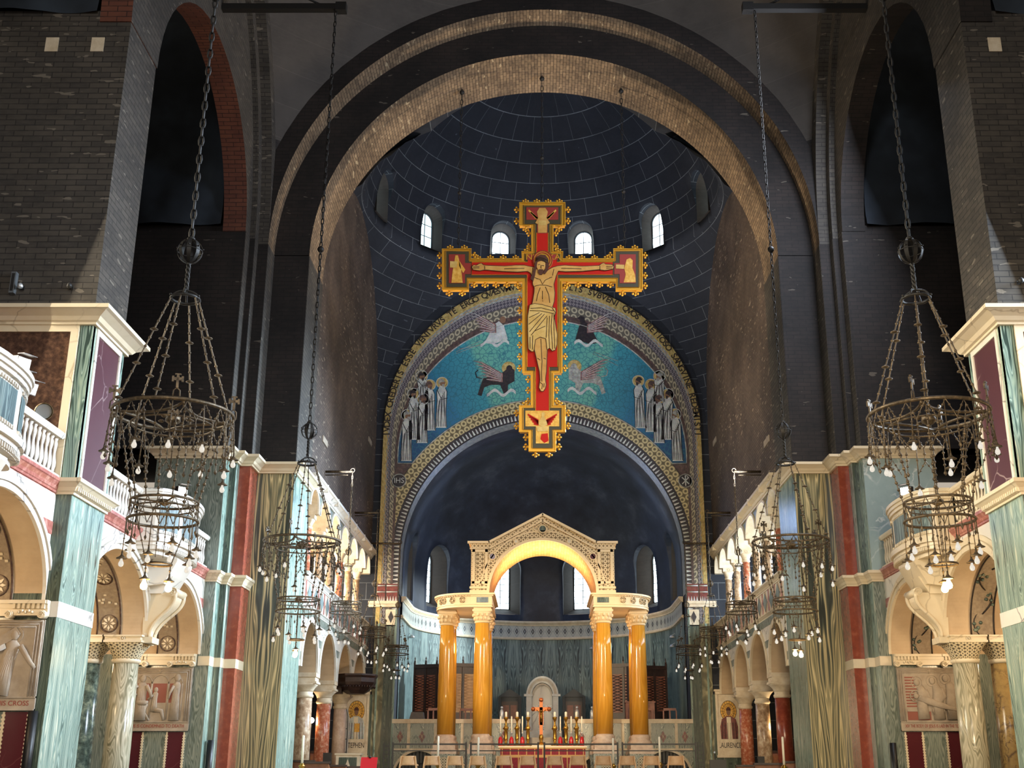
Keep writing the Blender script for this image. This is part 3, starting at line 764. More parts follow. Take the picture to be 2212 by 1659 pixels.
    # parapet with lozenges
    m = MB(); m.box(s * XS, s * 8.2, 36.9, END, 6.2, 7.45)
    w = struct('wall_' + side, m, MT['white_marble'] if s < 0 else MT['cream'], label='%s choir gallery parapet with blue lozenges' % side)
    m = MB(); m.sweep(mir(s, [(XS, 36.9), (XS, END)]), prof(0.22, 0.14, 7.35), 0, 1 if s < 0 else -1)
    m.sweep(mir(s, [(XS, 36.9), (XS, END)]), prof(0.1, 0.08, 6.5), 0, 1 if s < 0 else -1); m.build('rail', MT['white_marble'] if s < 0 else MT['cream'], w)
    mp = MB(); ml = MB(); mg = MB()
    for i in range(13):
        y = 37.3 + 1.1 * i
        ml.prism([(y + 0.55, 6.68), (y + 0.9, 6.98), (y + 0.55, 7.3), (y + 0.2, 6.98)], s * (XS - 0.03), s * XS, 'x')
        ml_in = [(y + 0.55, 6.62), (y + 0.97, 6.98), (y + 0.55, 7.35), (y + 0.13, 6.98)]
        mg.prism(ml_in, s * (XS - 0.018), s * XS, 'x')
        mp.box(s * (XS - 0.02), s * XS, y - 0.07, y + 0.07, 6.6, 7.36)
    ml.build('lozenge', MT['apse_marble'], w); mg.build('lozenge_frame', MT['base_marble'], w); mp.build('pilaster', MT['red_band'], w)
    m = MB(); m.box(s * (XS - 0.02), s * XS, 36.9, END, 6.2, 6.45); m.build('blue_band', MT['cip_grey'], w)
    # lower arcade
    cols_l = [40.1, 43.75, 47.4]
    lim = [36.95] + cols_l + [END - 0.05]
    arcs = [((a + b) / 2, ZI + 0.05, (b - a) / 2 - 0.23, 1.5) for a, b in zip(lim[:-1], lim[1:])]
    m = MB(); m.prism(notch(36.9, END, ZI + 0.05, 6.2, arcs, 24), s * XS, s * 8.25, 'x', 0, 1)
    w = struct('wall_' + side, m, [MT['white_marble'], MT['vault']], label='%s lower choir arcade wall' % side)
    mo = MB(); mr = MB()
    for (ca, cb, ra, rb) in arcs: mo.prism(ring(ca, cb, ra - 0.01, ra + 0.16, 0, PI, 30, rb - 0.01, rb + 0.16), s * (XS - 0.05), s * (XS + 0.02), 'x')
    mo.build('archivolt', MT['white_marble'] if s < 0 else MT['cream'], w)
    for (z0, z1) in ((5.5, 5.75), (4.85, 5.1)):
        for (ca, cb, ra, rb), (l0, l1) in zip(arcs, zip(lim[:-1], lim[1:])):
            def hw2(z): return (ra + 0.16) * math.sqrt(max(0, 1 - ((z - cb) / (rb + 0.16)) ** 2))
            for sg, li in ((-1, l0), (1, l1)):
                if sg * (li - (ca + sg * hw2(z0))) > 0.02: mr.prism([(ca + sg * hw2(z0), z0), (li, z0), (li, z1), (ca + sg * hw2(z1), z1)], s * (XS - 0.012), s * (XS + 0.01), 'x')
    mr.build('grey_band', MT['cip_grey'], w)
    # back of the choir aisle and gallery
    m = MB(); m.box(s * 11.8, s * 12.1, 36.9, END + 0.5, 0, 10.6); m.box(s * 8.2, s * 11.8, 36.9, END, 10.5, 10.62); m.box(s * 8.2, s * 11.8, 36.9, END, 6.3, 6.42); m.box(s * 8.2, s * 11.8, 36.6, 36.9, 0, 10.6)
    struct('wall_' + side, m, MT['vault'], label='%s choir aisle wall and gallery floor' % side)

# ---------------------------------------------------------------- transverse sanctuary arch
m = MB()
pl = [(-XS - 1.2, ZS)] + [(-8.63, ZS)] + arc(0, ZS, 8.63, 8.63, PI, 0, 72) + [(XS + 1.2, ZS), (9.2, ZS), (9.2, 29), (-9.2, 29), (-9.2, ZS)]
m.prism(arc(0, ZS, 8.63, 8.63, PI, 0, 72) + [(9.2, ZS), (9.2, 30), (-9.2, 30), (-9.2, ZS)], 33.6, 34.5, 'y', 0, 1)
struct('wall_front', m, [MT['brick'], MT['brick_arch']], label='outer brick order of the great sanctuary arch')
m = MB(); m.prism(ring(0, ZS, XS, 9.0, 0, PI, 72), 34.5, 36.9, 'y', 0, 1)
struct('wall_front', m, [MT['brick'], MT['brick_arch']], label='inner brick order of the great sanctuary arch')

# ---------------------------------------------------------------- nave vault: brick pendentives below, grey concrete above
def sphere_patch(c, R, lo, hi, x0, x1, y0, y1, z0, z1):
    bm = bmesh.new()
    bmesh.ops.create_uvsphere(bm, u_segments=96, v_segments=64, radius=R)
    bmesh.ops.translate(bm, verts=bm.verts, vec=c)
    for co, no in (((x0, 0, 0), (-1, 0, 0)), ((x1, 0, 0), (1, 0, 0)), ((0, y0, 0), (0, -1, 0)), ((0, y1, 0), (0, 1, 0)), ((0, 0, z0), (0, 0, -1)), ((0, 0, z1), (0, 0, 1))):
        bmesh.ops.bisect_plane(bm, geom=bm.verts[:] + bm.edges[:] + bm.faces[:], plane_co=co, plane_no=no, clear_outer=True)
    lay = bm.loops.layers.uv.new('UVMap')
    for f in bm.faces:
        f.smooth = True
        for l in f.loops:
            d = l.vert.co - Vector(c); a = math.atan2(d.x, d.y) if d.y > 0 or True else 0
            l[lay].uv = (a * R * 0.8, l.vert.co.z * 1.3)
    return bm
def patch(name, mat, *a, label=None, tunnel=None):
    bm = sphere_patch(*a)
    if tunnel: bmesh.ops.delete(bm, geom=[f for f in bm.faces if f.calc_center_median().y < 40 and math.hypot(f.calc_center_median().x, f.calc_center_median().z - ZS) < tunnel], context='FACES')
    me = bpy.data.meshes.new(name); bm.to_mesh(me); bm.free(); me.materials.append(mat)
    o = bpy.data.objects.new(name, me); COL.objects.link(o); o['kind'] = 'structure'
    if label: o['label'] = label; o['category'] = 'vault'
    return o
NC = (0, 23.6, ZS)
patch('ceiling', MT['brick'], NC, 13.62, 0, 0, -8.8, 8.8, 13.5, 33.62, ZS, 20.9, label='brick foot of the nave vault')
patch('ceiling', MT['concrete'], NC, 13.62, 0, 0, -8.8, 8.8, 13.5, 33.62, 20.9, 40, label='grey nave vault above the sanctuary arch')

# ---------------------------------------------------------------- end wall, sanctuary dome, apse
m = MB()
m.prism([(-12.1, 0), (-APR, 0)] + arc(0, 10.5, APR, APR, PI, 0, 72) + [(APR, 0), (12.1, 0), (12.1, 25), (-12.1, 25)], END, END + 1.0, 'y', 0, 1)
struct('wall_back', m, [MT['brick_dome'], MT['apse_vault']], label='end wall of the sanctuary with the apse arch')
ZP = 16.6
patch('ceiling', MT['brick_dome'], (0, DOMEY, ZP), 10.36, 0, 0, -7.52, 7.52, 36.8, END, ZP, ZP + 7.3, label='dark brick pendentives of the sanctuary dome', tunnel=7.9)

def arch_cutter(w, h, d0, d1, matrix):
    """closed block with a round head, w wide, h high to the crown, from depth d0 to d1"""
    pts = [(-w / 2, 0)] + [(w / 2, 0)] + arc(0, h - w / 2, w / 2, w / 2, 0, PI, 14)
    m = MB(); m.prism(pts, d0, d1, 'y')
    o = m.build('cutter', MT['soot']); o.matrix_world = matrix
    return o
def cut(o, cutters):
    for c in cutters:
        md = o.modifiers.new('b', 'BOOLEAN'); md.operation = 'DIFFERENCE'; md.object = c; md.solver = 'EXACT'
    dg = bpy.context.evaluated_depsgraph_get(); dg.update()
    me = bpy.data.meshes.new_from_object(o.evaluated_get(dg))
    o.modifiers.clear(); old = o.data; o.data = me; me.name = old.name
    for c in cutters: bpy.data.objects.remove(c)
def window(n, w, h, M, parts, mat, bars=6):
    """leaded round-headed window: pane, frame and glazing bars; M places its sill centre, local y points outwards"""
    o = bpy.data.objects.new('window_%d' % n, None); COL.objects.link(o); o.matrix_world = M; o['kind'] = 'structure'
    o['label'] = parts; o['category'] = 'window'
    pts = [(-w / 2, 0), (w / 2, 0)] + arc(0, h - w / 2, w / 2, w / 2, 0, PI, 14)
    m = MB(); m.prism(pts, 0.0, 0.02, 'y'); m.build('pane', mat, o)
    m = MB(); inn = [(a * (w - 0.1) / w, b if b > 0 else 0.05) for a, b in pts]
    m.tube([(a, -0.02, b) for a, b in pts], 0.045, 4, closed=True)
    for i in range(1, bars): m.box(-w / 2, w / 2, -0.03, 0, h * i / bars - 0.012, h * i / bars + 0.012)
    m.box(-0.014, 0.014, -0.03, 0, 0, h)
    m.build('leading', MT['lead'], o)
    return o

# dome shell with twelve windows around its foot
DR, ZD = 7.3, ZP + 7.28
m = MB(); nrow = 20
pin = [(max(DR * math.cos(PI / 2 * i / nrow), 0.001), DR * math.sin(PI / 2 * i / nrow)) for i in range(nrow + 1)]
pout = [(max((DR + 0.85) * math.cos(PI / 2 * i / nrow), 0.001), (DR + 0.85) * math.sin(PI / 2 * i / nrow)) for i in range(nrow + 1)]
rows = []
seg = 96
prof_d = pin + pout[::-1] + [pin[0]]
m.lathe(prof_d, (0, DOMEY, ZD), seg, 0, True, caps=False)
dome = m.build('ceiling', MT['brick_dome']); dome['kind'] = 'structure'; dome['label'] = 'dark brick sanctuary dome with small round-headed windows'; dome['category'] = 'dome'
def radial(cx, cy, ang, r, z):
    """frame whose local +y points outwards at angle ang (0 = straight away from the camera)"""
    return Matrix.Translation((cx + r * math.sin(ang), cy + r * math.cos(ang), z)) @ Matrix.Rotation(-ang, 4, 'Z')
angs = [math.radians(a) for a in (-75, -45, -15, 15, 45, 75)]
ZWD = 24.55
tun = MB(); tun.prism(arc(0, ZS, 7.8, 7.8, 0, 2 * PI, 72)[:-1], 34.0, 39.6, 'y'); tun = tun.build('cutter', MT['soot'])
cut(dome, [tun])
cut(dome, [arch_cutter(1.25, 2.15, -1.2, 1.2, radial(0, DOMEY, a, DR - 0.3, ZWD - 0.25)) for a in angs])
for i, a in enumerate(angs):
    window(i + 1, 0.86, 1.72, radial(0, DOMEY, a, DR + 0.42, ZWD - 0.02), 'small arched dome window, %s' % ['far left, almost hidden by its splay', 'left, greenish', 'left of the rood', 'right of the rood', 'right, behind a lit splay', 'far right, almost hidden'][i], MT['pane'] if i in (2, 3, 4) else MT['pane_green'], 3)
    # splayed jamb lining narrowing from the niche to the pane
    m = MB()
    pts0 = [(-0.62, -0.25)] + [(0.62, -0.25)] + arc(0, 1.27, 0.62, 0.62, 0, PI, 14)
    pts1 = [(-0.43, -0.02)] + [(0.43, -0.02)] + arc(0, 1.27, 0.43, 0.43, 0, PI, 14)
    m.strip([[(p[0], -0.55, p[1]) for p in pts0], [(p[0], -0.0, p[1]) for p in pts1]], 0, False, True)
    o = m.build('wall_back', MT['concrete']); o.matrix_world = radial(0, DOMEY, a, DR + 0.42, ZWD); o['kind'] = 'structure'; o['label'] = 'splayed reveal of a dome window'; o['category'] = 'wall'

# apse: drum wall and half dome as one thick shell, cut by its windows
m = MB()
na = 48
def apath(r, dy=0.0): return [(-r, END + 0.9)] + [(r * math.sin(-PI / 2 + PI * i / na), APY + r * math.cos(-PI / 2 + PI * i / na)) for i in range(na + 1)] + [(r, END + 0.9)]
prof_a = [(APR, 0)] + [(APR, 4.0), (APR, 10.5)]
inn = apath(APR); out = apath(APR + 0.9)
rows = []
zlist = [0, 10.5]
def rowat(r_in, z): return [(x, y, z) for x, y in r_in]
m.strip([rowat(inn, 0), rowat(inn, 10.5)], 0, True); m.strip([rowat(out, 10.5), rowat(out, 0)], 0, True)
k = 14
hin = []
for i in range(k + 1):
    f = PI / 2 * i / k
    hin.append(([(x * max(math.cos(f), 0.001), (APY + (y - APY) * math.cos(f)) if y > APY else y, 10.5 + APR * math.sin(f)) for x, y in inn]))
hout = []
for i in range(k + 1):
    f = PI / 2 * i / k
    hout.append(([(x * max(math.cos(f), 0.001), (APY + (y - APY) * math.cos(f)) if y > APY else y, 10.5 + (APR + 0.9) * math.sin(f)) for x, y in out]))
m.strip(hin, 0, True); m.strip(hout[::-1], 0, True)
m.strip([rowat(inn, 0), rowat(out, 0)], 0, False)
prof_in = [rowat(inn, 0)[0], rowat(inn, 10.5)[0]] + [h[0] for h in hin[1:]]; prof_out = [rowat(out, 0)[0], rowat(out, 10.5)[0]] + [h[0] for h in hout[1:]]
m.strip([prof_in, prof_out], 0, False)
prof_in = [rowat(inn, 0)[-1], rowat(inn, 10.5)[-1]] + [h[-1] for h in hin[1:]]; prof_out = [rowat(out, 0)[-1], rowat(out, 10.5)[-1]] + [h[-1] for h in hout[1:]]
m.strip([prof_in, prof_out], 0, False)
apse = m.build('wall_apse', MT['apse_vault']); apse['kind'] = 'structure'; apse['label'] = 'dark apse wall and half dome behind the canopy'; apse['category'] = 'wall'
aw = [(-57, 5.9), (-18, 5.9), (18, 5.9), (57, 5.9), (-88, 5.9), (88, 5.9)]
ZWA = 9.6
cut(apse, [arch_cutter(1.7, 3.1, -1.2, 1.6, radial(0, APY, math.radians(a), APR, ZWA - 0.35)) for a, _ in aw])
for i, (a, _) in enumerate(aw):
    window(7 + i if i < 4 else 15 + i, 1.0 if abs(a) < 30 else 0.95, 2.55, radial(0, APY, math.radians(a), APR + 0.8, ZWA), 'tall apse window %s' % ['at the far left of the apse', 'seen under the left half of the canopy arch', 'seen under the right half of the canopy arch', 'at the far right of the apse', 'at the left springing of the apse, only its splay seen', 'at the right springing of the apse, only its splay seen'][i], MT['pane'] if i < 4 else MT['pane_green'], 8)
    m = MB()
    pts0 = [(-0.84, -0.34), (0.84, -0.34)] + arc(0, 1.9, 0.84, 0.84, 0, PI, 14)
    pts1 = [(-0.5, -0.0), (0.5, -0.0)] + arc(0, 2.05, 0.5, 0.5, 0, PI, 14)
    m.strip([[(p[0], -0.78, p[1]) for p in pts0], [(p[0], 0.0, p[1]) for p in pts1]], 0, False, True)
    o = m.build('wall_apse', MT['concrete']); o.matrix_world = radial(0, APY, math.radians(a), APR + 0.8, ZWA); o['kind'] = 'structure'; o['label'] = 'splayed reveal of an apse window'; o['category'] = 'wall'
# marble dado and lozenge frieze of the apse
m = MB(); r = apath(APR - 0.04)
L = [0]
for i in range(1, len(r)): L.append(L[-1] + math.hypot(r[i][0] - r[i - 1][0], r[i][1] - r[i - 1][1]))
m.strip([rowat(r, 0), rowat(r, 8.05)], 0, True, False, lambda i, j: (L[j], 0 if i == 0 else 8.05))
d = struct('wall_apse', m, MT['apse_marble'], label='blue green marble dado of the apse')
m = MB(); r2 = apath(APR - 0.10)
m.strip([rowat(r2, 8.08), rowat(r2, 8.70)], 0, True, False, lambda i, j: (L[j], 0 if i == 0 else 0.62)); m.build('lozenge_frieze', MT['lozenge_band'], d)
m = MB()
m.sweep(apath(APR - 0.04), [(0, 8.66), (0.10, 8.68), (0.10, 8.72), (0.2, 8.82), (0.2, 8.9), (0, 8.9)], 0, 1)
m.sweep(apath(APR - 0.04), [(0, 7.96), (0.10, 7.98), (0.12, 8.04), (0.07, 8.1), (0, 8.1)], 0, 1)
m.build('frieze_moulding', MT['stone'], d)
# ================================================================ nave furniture
# ---------------------------------------------------------------- column pairs under the gallery
def square_loft(m, r, hw, z0, z1, c, mat=0, n=24, k=6):
    rows = []
    for i in range(k + 1):
        t = i / k; f = t ** 1.4
        row = []
        for j in range(n):
            a = 2 * PI * j / n + PI / n
            ca, sa = math.cos(a), math.sin(a)
            q = hw / max(abs(ca), abs(sa))
            rr = r * (1 - f) + q * f
            row.append((c[0] + rr * ca, c[1] + rr * sa, z0 + (z1 - z0) * t))
        rows.append(row)
    m.strip(rows, mat, True, True, lambda i, j: (j * 0.085, i * 0.08)); m.face(rows[0][::-1], mat); m.face(rows[-1], mat)
def gallery_column(x, y, shaft_mat, label, group=None):
    t = thing('gallery_column', label, 'column', (x, y, 0), 0, group)
    m = MB(); m.lathe([(0.34, 0.35), (0.40, 0.38), (0.40, 0.46), (0.33, 0.5), (0.36, 0.55), (0.31, 0.6)], n=24); m.box(-0.42, 0.42, -0.42, 0.42, 0.0, 0.36); m.build('base', MT['base_marble'], t)
    m = MB(); m.lathe([(0.30, 0.6), (0.305, 2.2), (0.285, 4.0)], n=32); m.build('shaft', shaft_mat, t)
    m = MB(); m.lathe([(0.29, 3.98), (0.33, 4.02), (0.33, 4.07), (0.30, 4.09)], n=24); m.build('necking', MT['cream'], t)
    m = MB(); square_loft(m, 0.31, 0.44, 4.08, 4.44, (0, 0)); m.build('capital', MT['lattice'], t)
    m = MB(); m.box(-0.46, 0.46, -0.46, 0.46, 4.44, 4.49); m.box(-0.42, 0.42, -0.42, 0.42, 4.49, 4.57); m.box(-0.46, 0.46, -0.46, 0.46, 4.57, ZI)
    for sx in (-1, 1):
        for k in (-0.0,): m.lathe([(0.001, 0), (0.05, 0.0), (0.06, 0.012), (0.001, 0.02)], (0, 0, 4.52), 8)
    ab = m.build('abacus', MT['cream'], t)
    m = MB()
    for (dx, dy) in ((0, -1), (0, 1), (1, 0), (-1, 0)):
        c = Vector((dx * 0.43, dy * 0.43, 4.53)); nx = Vector((dx, dy, 0)); tx = Vector((-dy, dx, 0))
        m.tube([c + (tx * math.cos(a) + Vector((0, 0, 1)) * math.sin(a)) * 0.05 + nx * 0.01 for a in [2 * PI * i / 10 for i in range(10)]], 0.014, 4, closed=True); m.ball(c, 0.03, 0, 6, 4)
    m.build('rosette', MT['cream'], ab)
    return t
gallery_column(-9.86, 28.3, MT['col_yellow_veined'], 'yellow-green streaked column under the left gallery, front of its pair')
gallery_column(-10.75, 28.3, MT['col_green'], 'dark mottled green column just behind the streaked one on the left')
gallery_column(9.86, 28.3, MT['col_yellow_veined'], 'yellow streaked column carrying the right gallery console')
gallery_column(10.75, 28.3, MT['col_breccia'], 'gold and dark breccia column at the right edge, behind the streaked one')

# ---------------------------------------------------------------- balustrades
bal_prof = [(0.05, 0.0), (0.05, 0.04), (0.034, 0.06), (0.056, 0.16), (0.058, 0.22), (0.036, 0.36), (0.030, 0.44), (0.046, 0.55), (0.05, 0.60), (0.032, 0.66), (0.048, 0.69), (0.048, 0.72)]
_bm = MB(); _bm.lathe(bal_prof, n=10)
bal_mesh = {s: None for s in (-1, 1)}
def balustrade(s, y0, y1, label):
    t = thing('balustrade', label, 'balustrade', (s * 9.5, (y0 + y1) / 2, ZT0 + 0.3), 0, 'gallery balustrades')
    L = y1 - y0 - 0.14; mat = MT['white_marble'] if s < 0 else MT['cream']
    m = MB(); m.box(-0.12, 0.12, -L / 2, L / 2, 0, 0.06); m.build('plinth', mat, t)
    m = MB(); m.prism([(-0.10, 0.78), (0.10, 0.78), (0.14, 0.83), (0.14, 0.88), (0.10, 0.92), (-0.10, 0.92), (-0.14, 0.88), (-0.14, 0.83)], -L / 2, L / 2, 'y'); m.build('rail', mat, t)
    n = max(2, round(L / 0.20)); first = None
    for i in range(n):
        y = -L / 2 + (i + 0.5) * L / n
        if bal_mesh[s] is None:
            o = _bm.build('baluster', mat, t); bal_mesh[s] = o.data
        else:
            o = bpy.data.objects.new('baluster', bal_mesh[s]); COL.objects.link(o); o.parent = t
        o.location = (0, y, 0.06)
    return t
BW = 1.45
balustrade(-1, 19.2, YA0, 'white balustrade at the left edge, between the rounded balcony and the porphyry panelled pier')
balustrade(-1, YA1, 28.3 - BW, 'white balustrade behind the left near chandelier, just past the porphyry panelled pier')
balustrade(-1, 28.3 + BW, YB, 'white balustrade between the left balcony and the far grey marble pier')
balustrade(1, YA1, 28.3 - BW, 'cream balustrade beside the right porphyry panelled pier')
balustrade(1, 28.3 + BW, YB, 'cream balustrade between the right balcony and the pale blue marble pier')

# ---------------------------------------------------------------- bowed balconies on their scrolled consoles
def balcony(s, yc, label):
    t = thing('balcony', label, 'balcony', (s * XW, yc, 6.32), 0, 'bowed gallery balconies')
    mat = MT['white_marble'] if s < 0 else MT['cream']
    def path(off):   # plan of the bowed front in local coordinates, nave side is -s
        P = [(0.05, -BW - off * 0.6)] + [(-(0.30 + (0.48 + off) * math.cos(a * 0.9) ** 1.0), (BW + off * 0.6) * math.sin(a)) for a in [(-1 + 2 * i / 16) * PI / 2 for i in range(17)]] + [(0.05, BW + off * 0.6)]
        return [(s * (x if True else x), y) for x, y in P]
    def slab(m, off, z0, z1, smooth=False): 
        m.prism(path(off), z0, z1, 'z', 0, 0)
    m = MB()
    for off, z0, z1 in ((0.10, 1.38, 1.46), (0.14, 1.46, 1.54), (0.06, 1.30, 1.38)): slab(m, off, z0, z1)
    m.build('rail', mat, t)
    m = MB(); slab(m, 0.0, 0.42, 1.30); m.build('parapet', mat, t)
    m = MB()
    for off, z0, z1 in ((0.12, 0.30, 0.42), (0.05, 0.22, 0.30), (0.0, 0.12, 0.22), (-0.12, 0.02, 0.12)): slab(m, off, z0, z1)
    m.build('floor_moulding', mat, t)
    # framed panels round the bow
    mp = MB(); md = MB()
    full = path(0.012)
    P = [Vector((p[0], p[1], 0)) for p in full[1:-1]]
    for (i0, i1) in ((1, 5), (6, 10), (11, 15)):
        for i in range(i0, i1):
            a, b = P[i], P[i + 1]
            mp.face([a + Vector((0, 0, 0.58)), b + Vector((0, 0, 0.58)), b + Vector((0, 0, 1.16)), a + Vector((0, 0, 1.16))])
        for i in range(i0, i1):
            a, b = P[i], P[i + 1]
            for k in range(3):
                c = a.lerp(b, (k + 0.5) / 3); d = (b - a).normalized(); nn = Vector((d.y, -d.x, 0))
                for z in (0.53, 1.21): md.obox(c + Vector((0, 0, z)), d, nn, (0, 0, 1), 0.018, 0.03, 0.03)
    for i in range(1, 15):
        a, b = P[i], P[i + 1]
        for k in range(3):
            c = a.lerp(b, (k + 0.5) / 3); d = (b - a).normalized(); nn = Vector((d.y, -d.x, 0))
            md.obox(c + Vector((0, 0, 0.17)), d, nn, (0, 0, 1), 0.02, 0.04, 0.04)
    mp.build('inlaid_panel', MT['apse_marble'], t, recalc=False); md.build('dentil', mat, t)
    # bracket block and console
    m = MB(); m.prism([(-s * 0.72, -0.02), (-s * 0.45, -0.55), (s * 0.1, -0.62), (s * 0.1, 0.05), (-s * 0.72, 0.05)], -0.62, 0.62, 'y')
    m.prism([(-s * 0.60, -0.35), (-s * 0.36, -0.75), (s * 0.1, -0.75), (s * 0.1, -0.35)], -0.42, 0.42, 'y'); m.build('bracket', mat, t)
    m = MB()
    S = []
    N_ = 18
    for i in range(N_ + 1):
        q = i / N_; z = -0.72 - 1.02 * q
        out = 0.55 * (1 - q) ** 1.1 + 0.12 * math.sin(PI * q * 1.9) * (1 - q * 0.5) + 0.10
        S.append((out, z))
    wd = [0.36 * (1 - 0.45 * (i / N_)) for i in range(N_ + 1)]
    rows = []
    for (o, z), w in zip(S, wd):
        row = []
        for j in range(13):
            f = -1 + 2 * j / 12
            row.append((-s * (o - (0.025 if j % 2 else 0.0)), f * w, z))
        rows.append([(s * 0.06, -w, z)] + row + [(s * 0.06, w, z)])
    m.strip(rows, 0, False, False)
    m.face(rows[0]); m.face(rows[-1])
    for sg in (-1, 1): m.tube([(-s * (o + 0.02), sg * w, z) for (o, z), w in zip(S, wd)], 0.045, 6)
    m.box(s * 0.06, -s * 0.20, -0.26, 0.26, -1.88, -1.74)
    # scroll at the head
    m.tube([(-s * 0.62, -0.4, -0.70), (-s * 0.62, 0.4, -0.70)], 0.10, 12)
    for sg in (-1, 1): m.tube([(-s * (0.62 + 0.10 * (1 - i / 20) * math.cos(i * 0.6)), sg * 0.41, -0.70 + 0.10 * (1 - i / 20) * math.sin(i * 0.6)) for i in range(21)], 0.014, 4)
    m.build('console', MT['cream'] if s > 0 else MT['cream'], t)
    return t
balcony(-1, 17.7, 'rounded balcony with dentilled panels cut by the left edge')
balcony(-1, 28.3, 'bowed balcony behind the left near chandelier')
balcony(1, 28.3, 'bowed balcony behind the right near chandelier')

# ---------------------------------------------------------------- floodlight groups and the bronze spot lamp
def floodlight_stand(loc, s, heads, label, pole=1.4):
    t = thing('floodlight_stand', label, 'floodlight', loc, 0, 'floodlights on the galleries')
    m = MB(); m.tube([(0, 0, 0), (0, 0, pole + 0.25)], 0.035, 8); m.lathe([(0.12, 0.0), (0.12, 0.03), (0.04, 0.06)], n=12)
    m.build('pole', MT['steel'], t)
    for (dx, dy, dz, tgt) in heads:
        c = Vector((dx, dy, dz)); d = (Vector(tgt)).normalized()
        x = d.cross(Vector((0, 0, 1))).normalized(); z = x.cross(d)
        m = MB(); m.obox(c, x, d, z, 0.15, 0.09, 0.12); m.obox(c + z * 0.16 + d * 0.15, x, d, z, 0.15, 0.10, 0.006); m.tube([c, Vector((0, 0, min(dz, pole + 0.25)))], 0.02, 6)
        h = m.build('lamp_head', MT['flood_body'], t)
        m = MB(); m.obox(c + d * 0.095, x, d, z, 0.13, 0.006, 0.10); m.build('lens', MT['flood_lens'], h)
    return t
GL = ZT0 + 0.3
floodlight_stand((-10.0, 21.2, GL), -1, [(-0.05, 0, 2.05, (1, -0.55, -0.15)), (0.02, -0.1, 1.72, (1, -0.6, -0.25)), (0.17, -0.05, 1.55, (1, -0.5, -0.3))], 'stand of three lit floodlights before the brown granite panel, left edge', 1.7)
floodlight_stand((-9.82, 31.2, GL), -1, [(-0.04, 0, 1.86, (1, -0.9, 0.0)), (-0.10, -0.1, 1.52, (1, -0.9, -0.2)), (0.16, -0.05, 1.44, (1, -1.0, -0.2))], 'lit floodlights against the grey marble behind the left near chandelier', 1.6)
floodlight_stand((9.82, 31.2, GL), 1, [(0.0, 0, 1.86, (-1, -0.9, 0.0)), (0.03, -0.1, 1.52, (-1, -0.9, -0.2)), (-0.17, -0.05, 1.40, (-1, -1.0, -0.2))], 'lit floodlights against the pale blue marble behind the right chandelier', 1.6)
floodlight_stand((9.82, 25.0, GL), 1, [(0.0, 0, 2.12, (-1, -0.5, -0.1)), (0.1, -0.1, 1.95, (-1, -0.5, -0.1))], 'floodlights on a pale pole beside the right porphyry panelled pier', 2.0)
t = thing('spot_lamp', 'round bronze spot lamp hanging beside the left edge floodlights', 'lamp', (-9.55, 21.3, GL + 1.15))
m = MB(); ax = Vector((0.5, -0.75, -0.45)).normalized()
xx = ax.cross(Vector((0, 0, 1))).normalized(); yy = xx.cross(ax)
pr = [(0.02, -0.16), (0.10, -0.14), (0.13, -0.02), (0.15, 0.10), (0.17, 0.12), (0.16, 0.135)]
m.strip([[ax * z + (xx * math.cos(a) + yy * math.sin(a)) * r for a in [2 * PI * i / 20 for i in range(20)]] for r, z in pr], 0, True, True); m.build('housing', MT['bronze_lamp'], t)
m = MB(); m.face([ax * 0.11 + (xx * math.cos(a) + yy * math.sin(a)) * 0.145 for a in [2 * PI * i / 20 for i in range(20)]]); m.build('lens', MT['steel'], t)
m = MB(); m.tube([(0, 0, 0) , (-0.16, 0.1, 0.03), (-0.2, 0.1, -0.3), (-0.22, 0.1, -1.15)], 0.022, 6); m.tube([(-0.2, 0.08, -0.32), (-0.26, 0.05, -0.45), (-0.3, 0.05, -0.7), (-0.24, 0.05, -0.95), (-0.23, 0.06, -0.6)], 0.012, 5); m.build('bracket', MT['black'], t)

# ---------------------------------------------------------------- carved reliefs (stations) and the panelling under them
def relief_set():
    return {'bg': MB(), 'fig': MB(), 'red': MB()}
def squash(m, y0, f):
    m.v = [(x, y0 + (y - y0) * f, z) for x, y, z in m.v]
def robed(m, x, z, h, w, lean=0.0, arms=(), folds=5, head=True, halo=False, hs=1.0):
    """standing figure in low relief about y=0: hem at z, height h"""
    hd = h * 0.13 * hs
    sx = x + lean * h * 0.8
    m.tube([(x, 0, z), (x + lean * h * 0.25, 0, z + h * 0.3), (x + lean * h * 0.5, 0, z + h * 0.55), (sx, 0, z + h * 0.76), (sx, 0, z + h * 0.83)], [w * 0.60, w * 0.50, w * 0.42, w * 0.46, w * 0.2], 12)
    if head:
        m.ball((sx + lean * 0.06, -0.01, z + h * 0.91), hd * 0.55, 0, 10, 8, 1.2)
    if halo: m.tube([(sx + lean * 0.06 + hd * 0.95 * math.cos(a), 0, z + h * 0.91 + hd * 0.95 * math.sin(a)) for a in [2 * PI * i / 20 for i in range(20)]], hd * 0.09, 5, closed=True)
    for k in range(folds):
        f = -1 + 2 * (k + 0.5) / folds
        m.tube([(x + f * w * 0.55, -w * 0.5 * (1 - f * f * 0.6), z + 0.01), (x + lean * h * 0.3 + f * w * 0.40, -w * 0.45 * (1 - f * f * 0.5), z + h * 0.35), (sx + f * w * 0.2, -w * 0.4, z + h * 0.68)], [0.018, 0.016, 0.008], 5)
    for pts in arms: m.tube([(sx + px * w, -w * 0.35, z + h * pz) for px, pz in pts], [w * 0.19, w * 0.15, w * 0.11][:len(pts)] if len(pts) <= 3 else w * 0.13, 7)
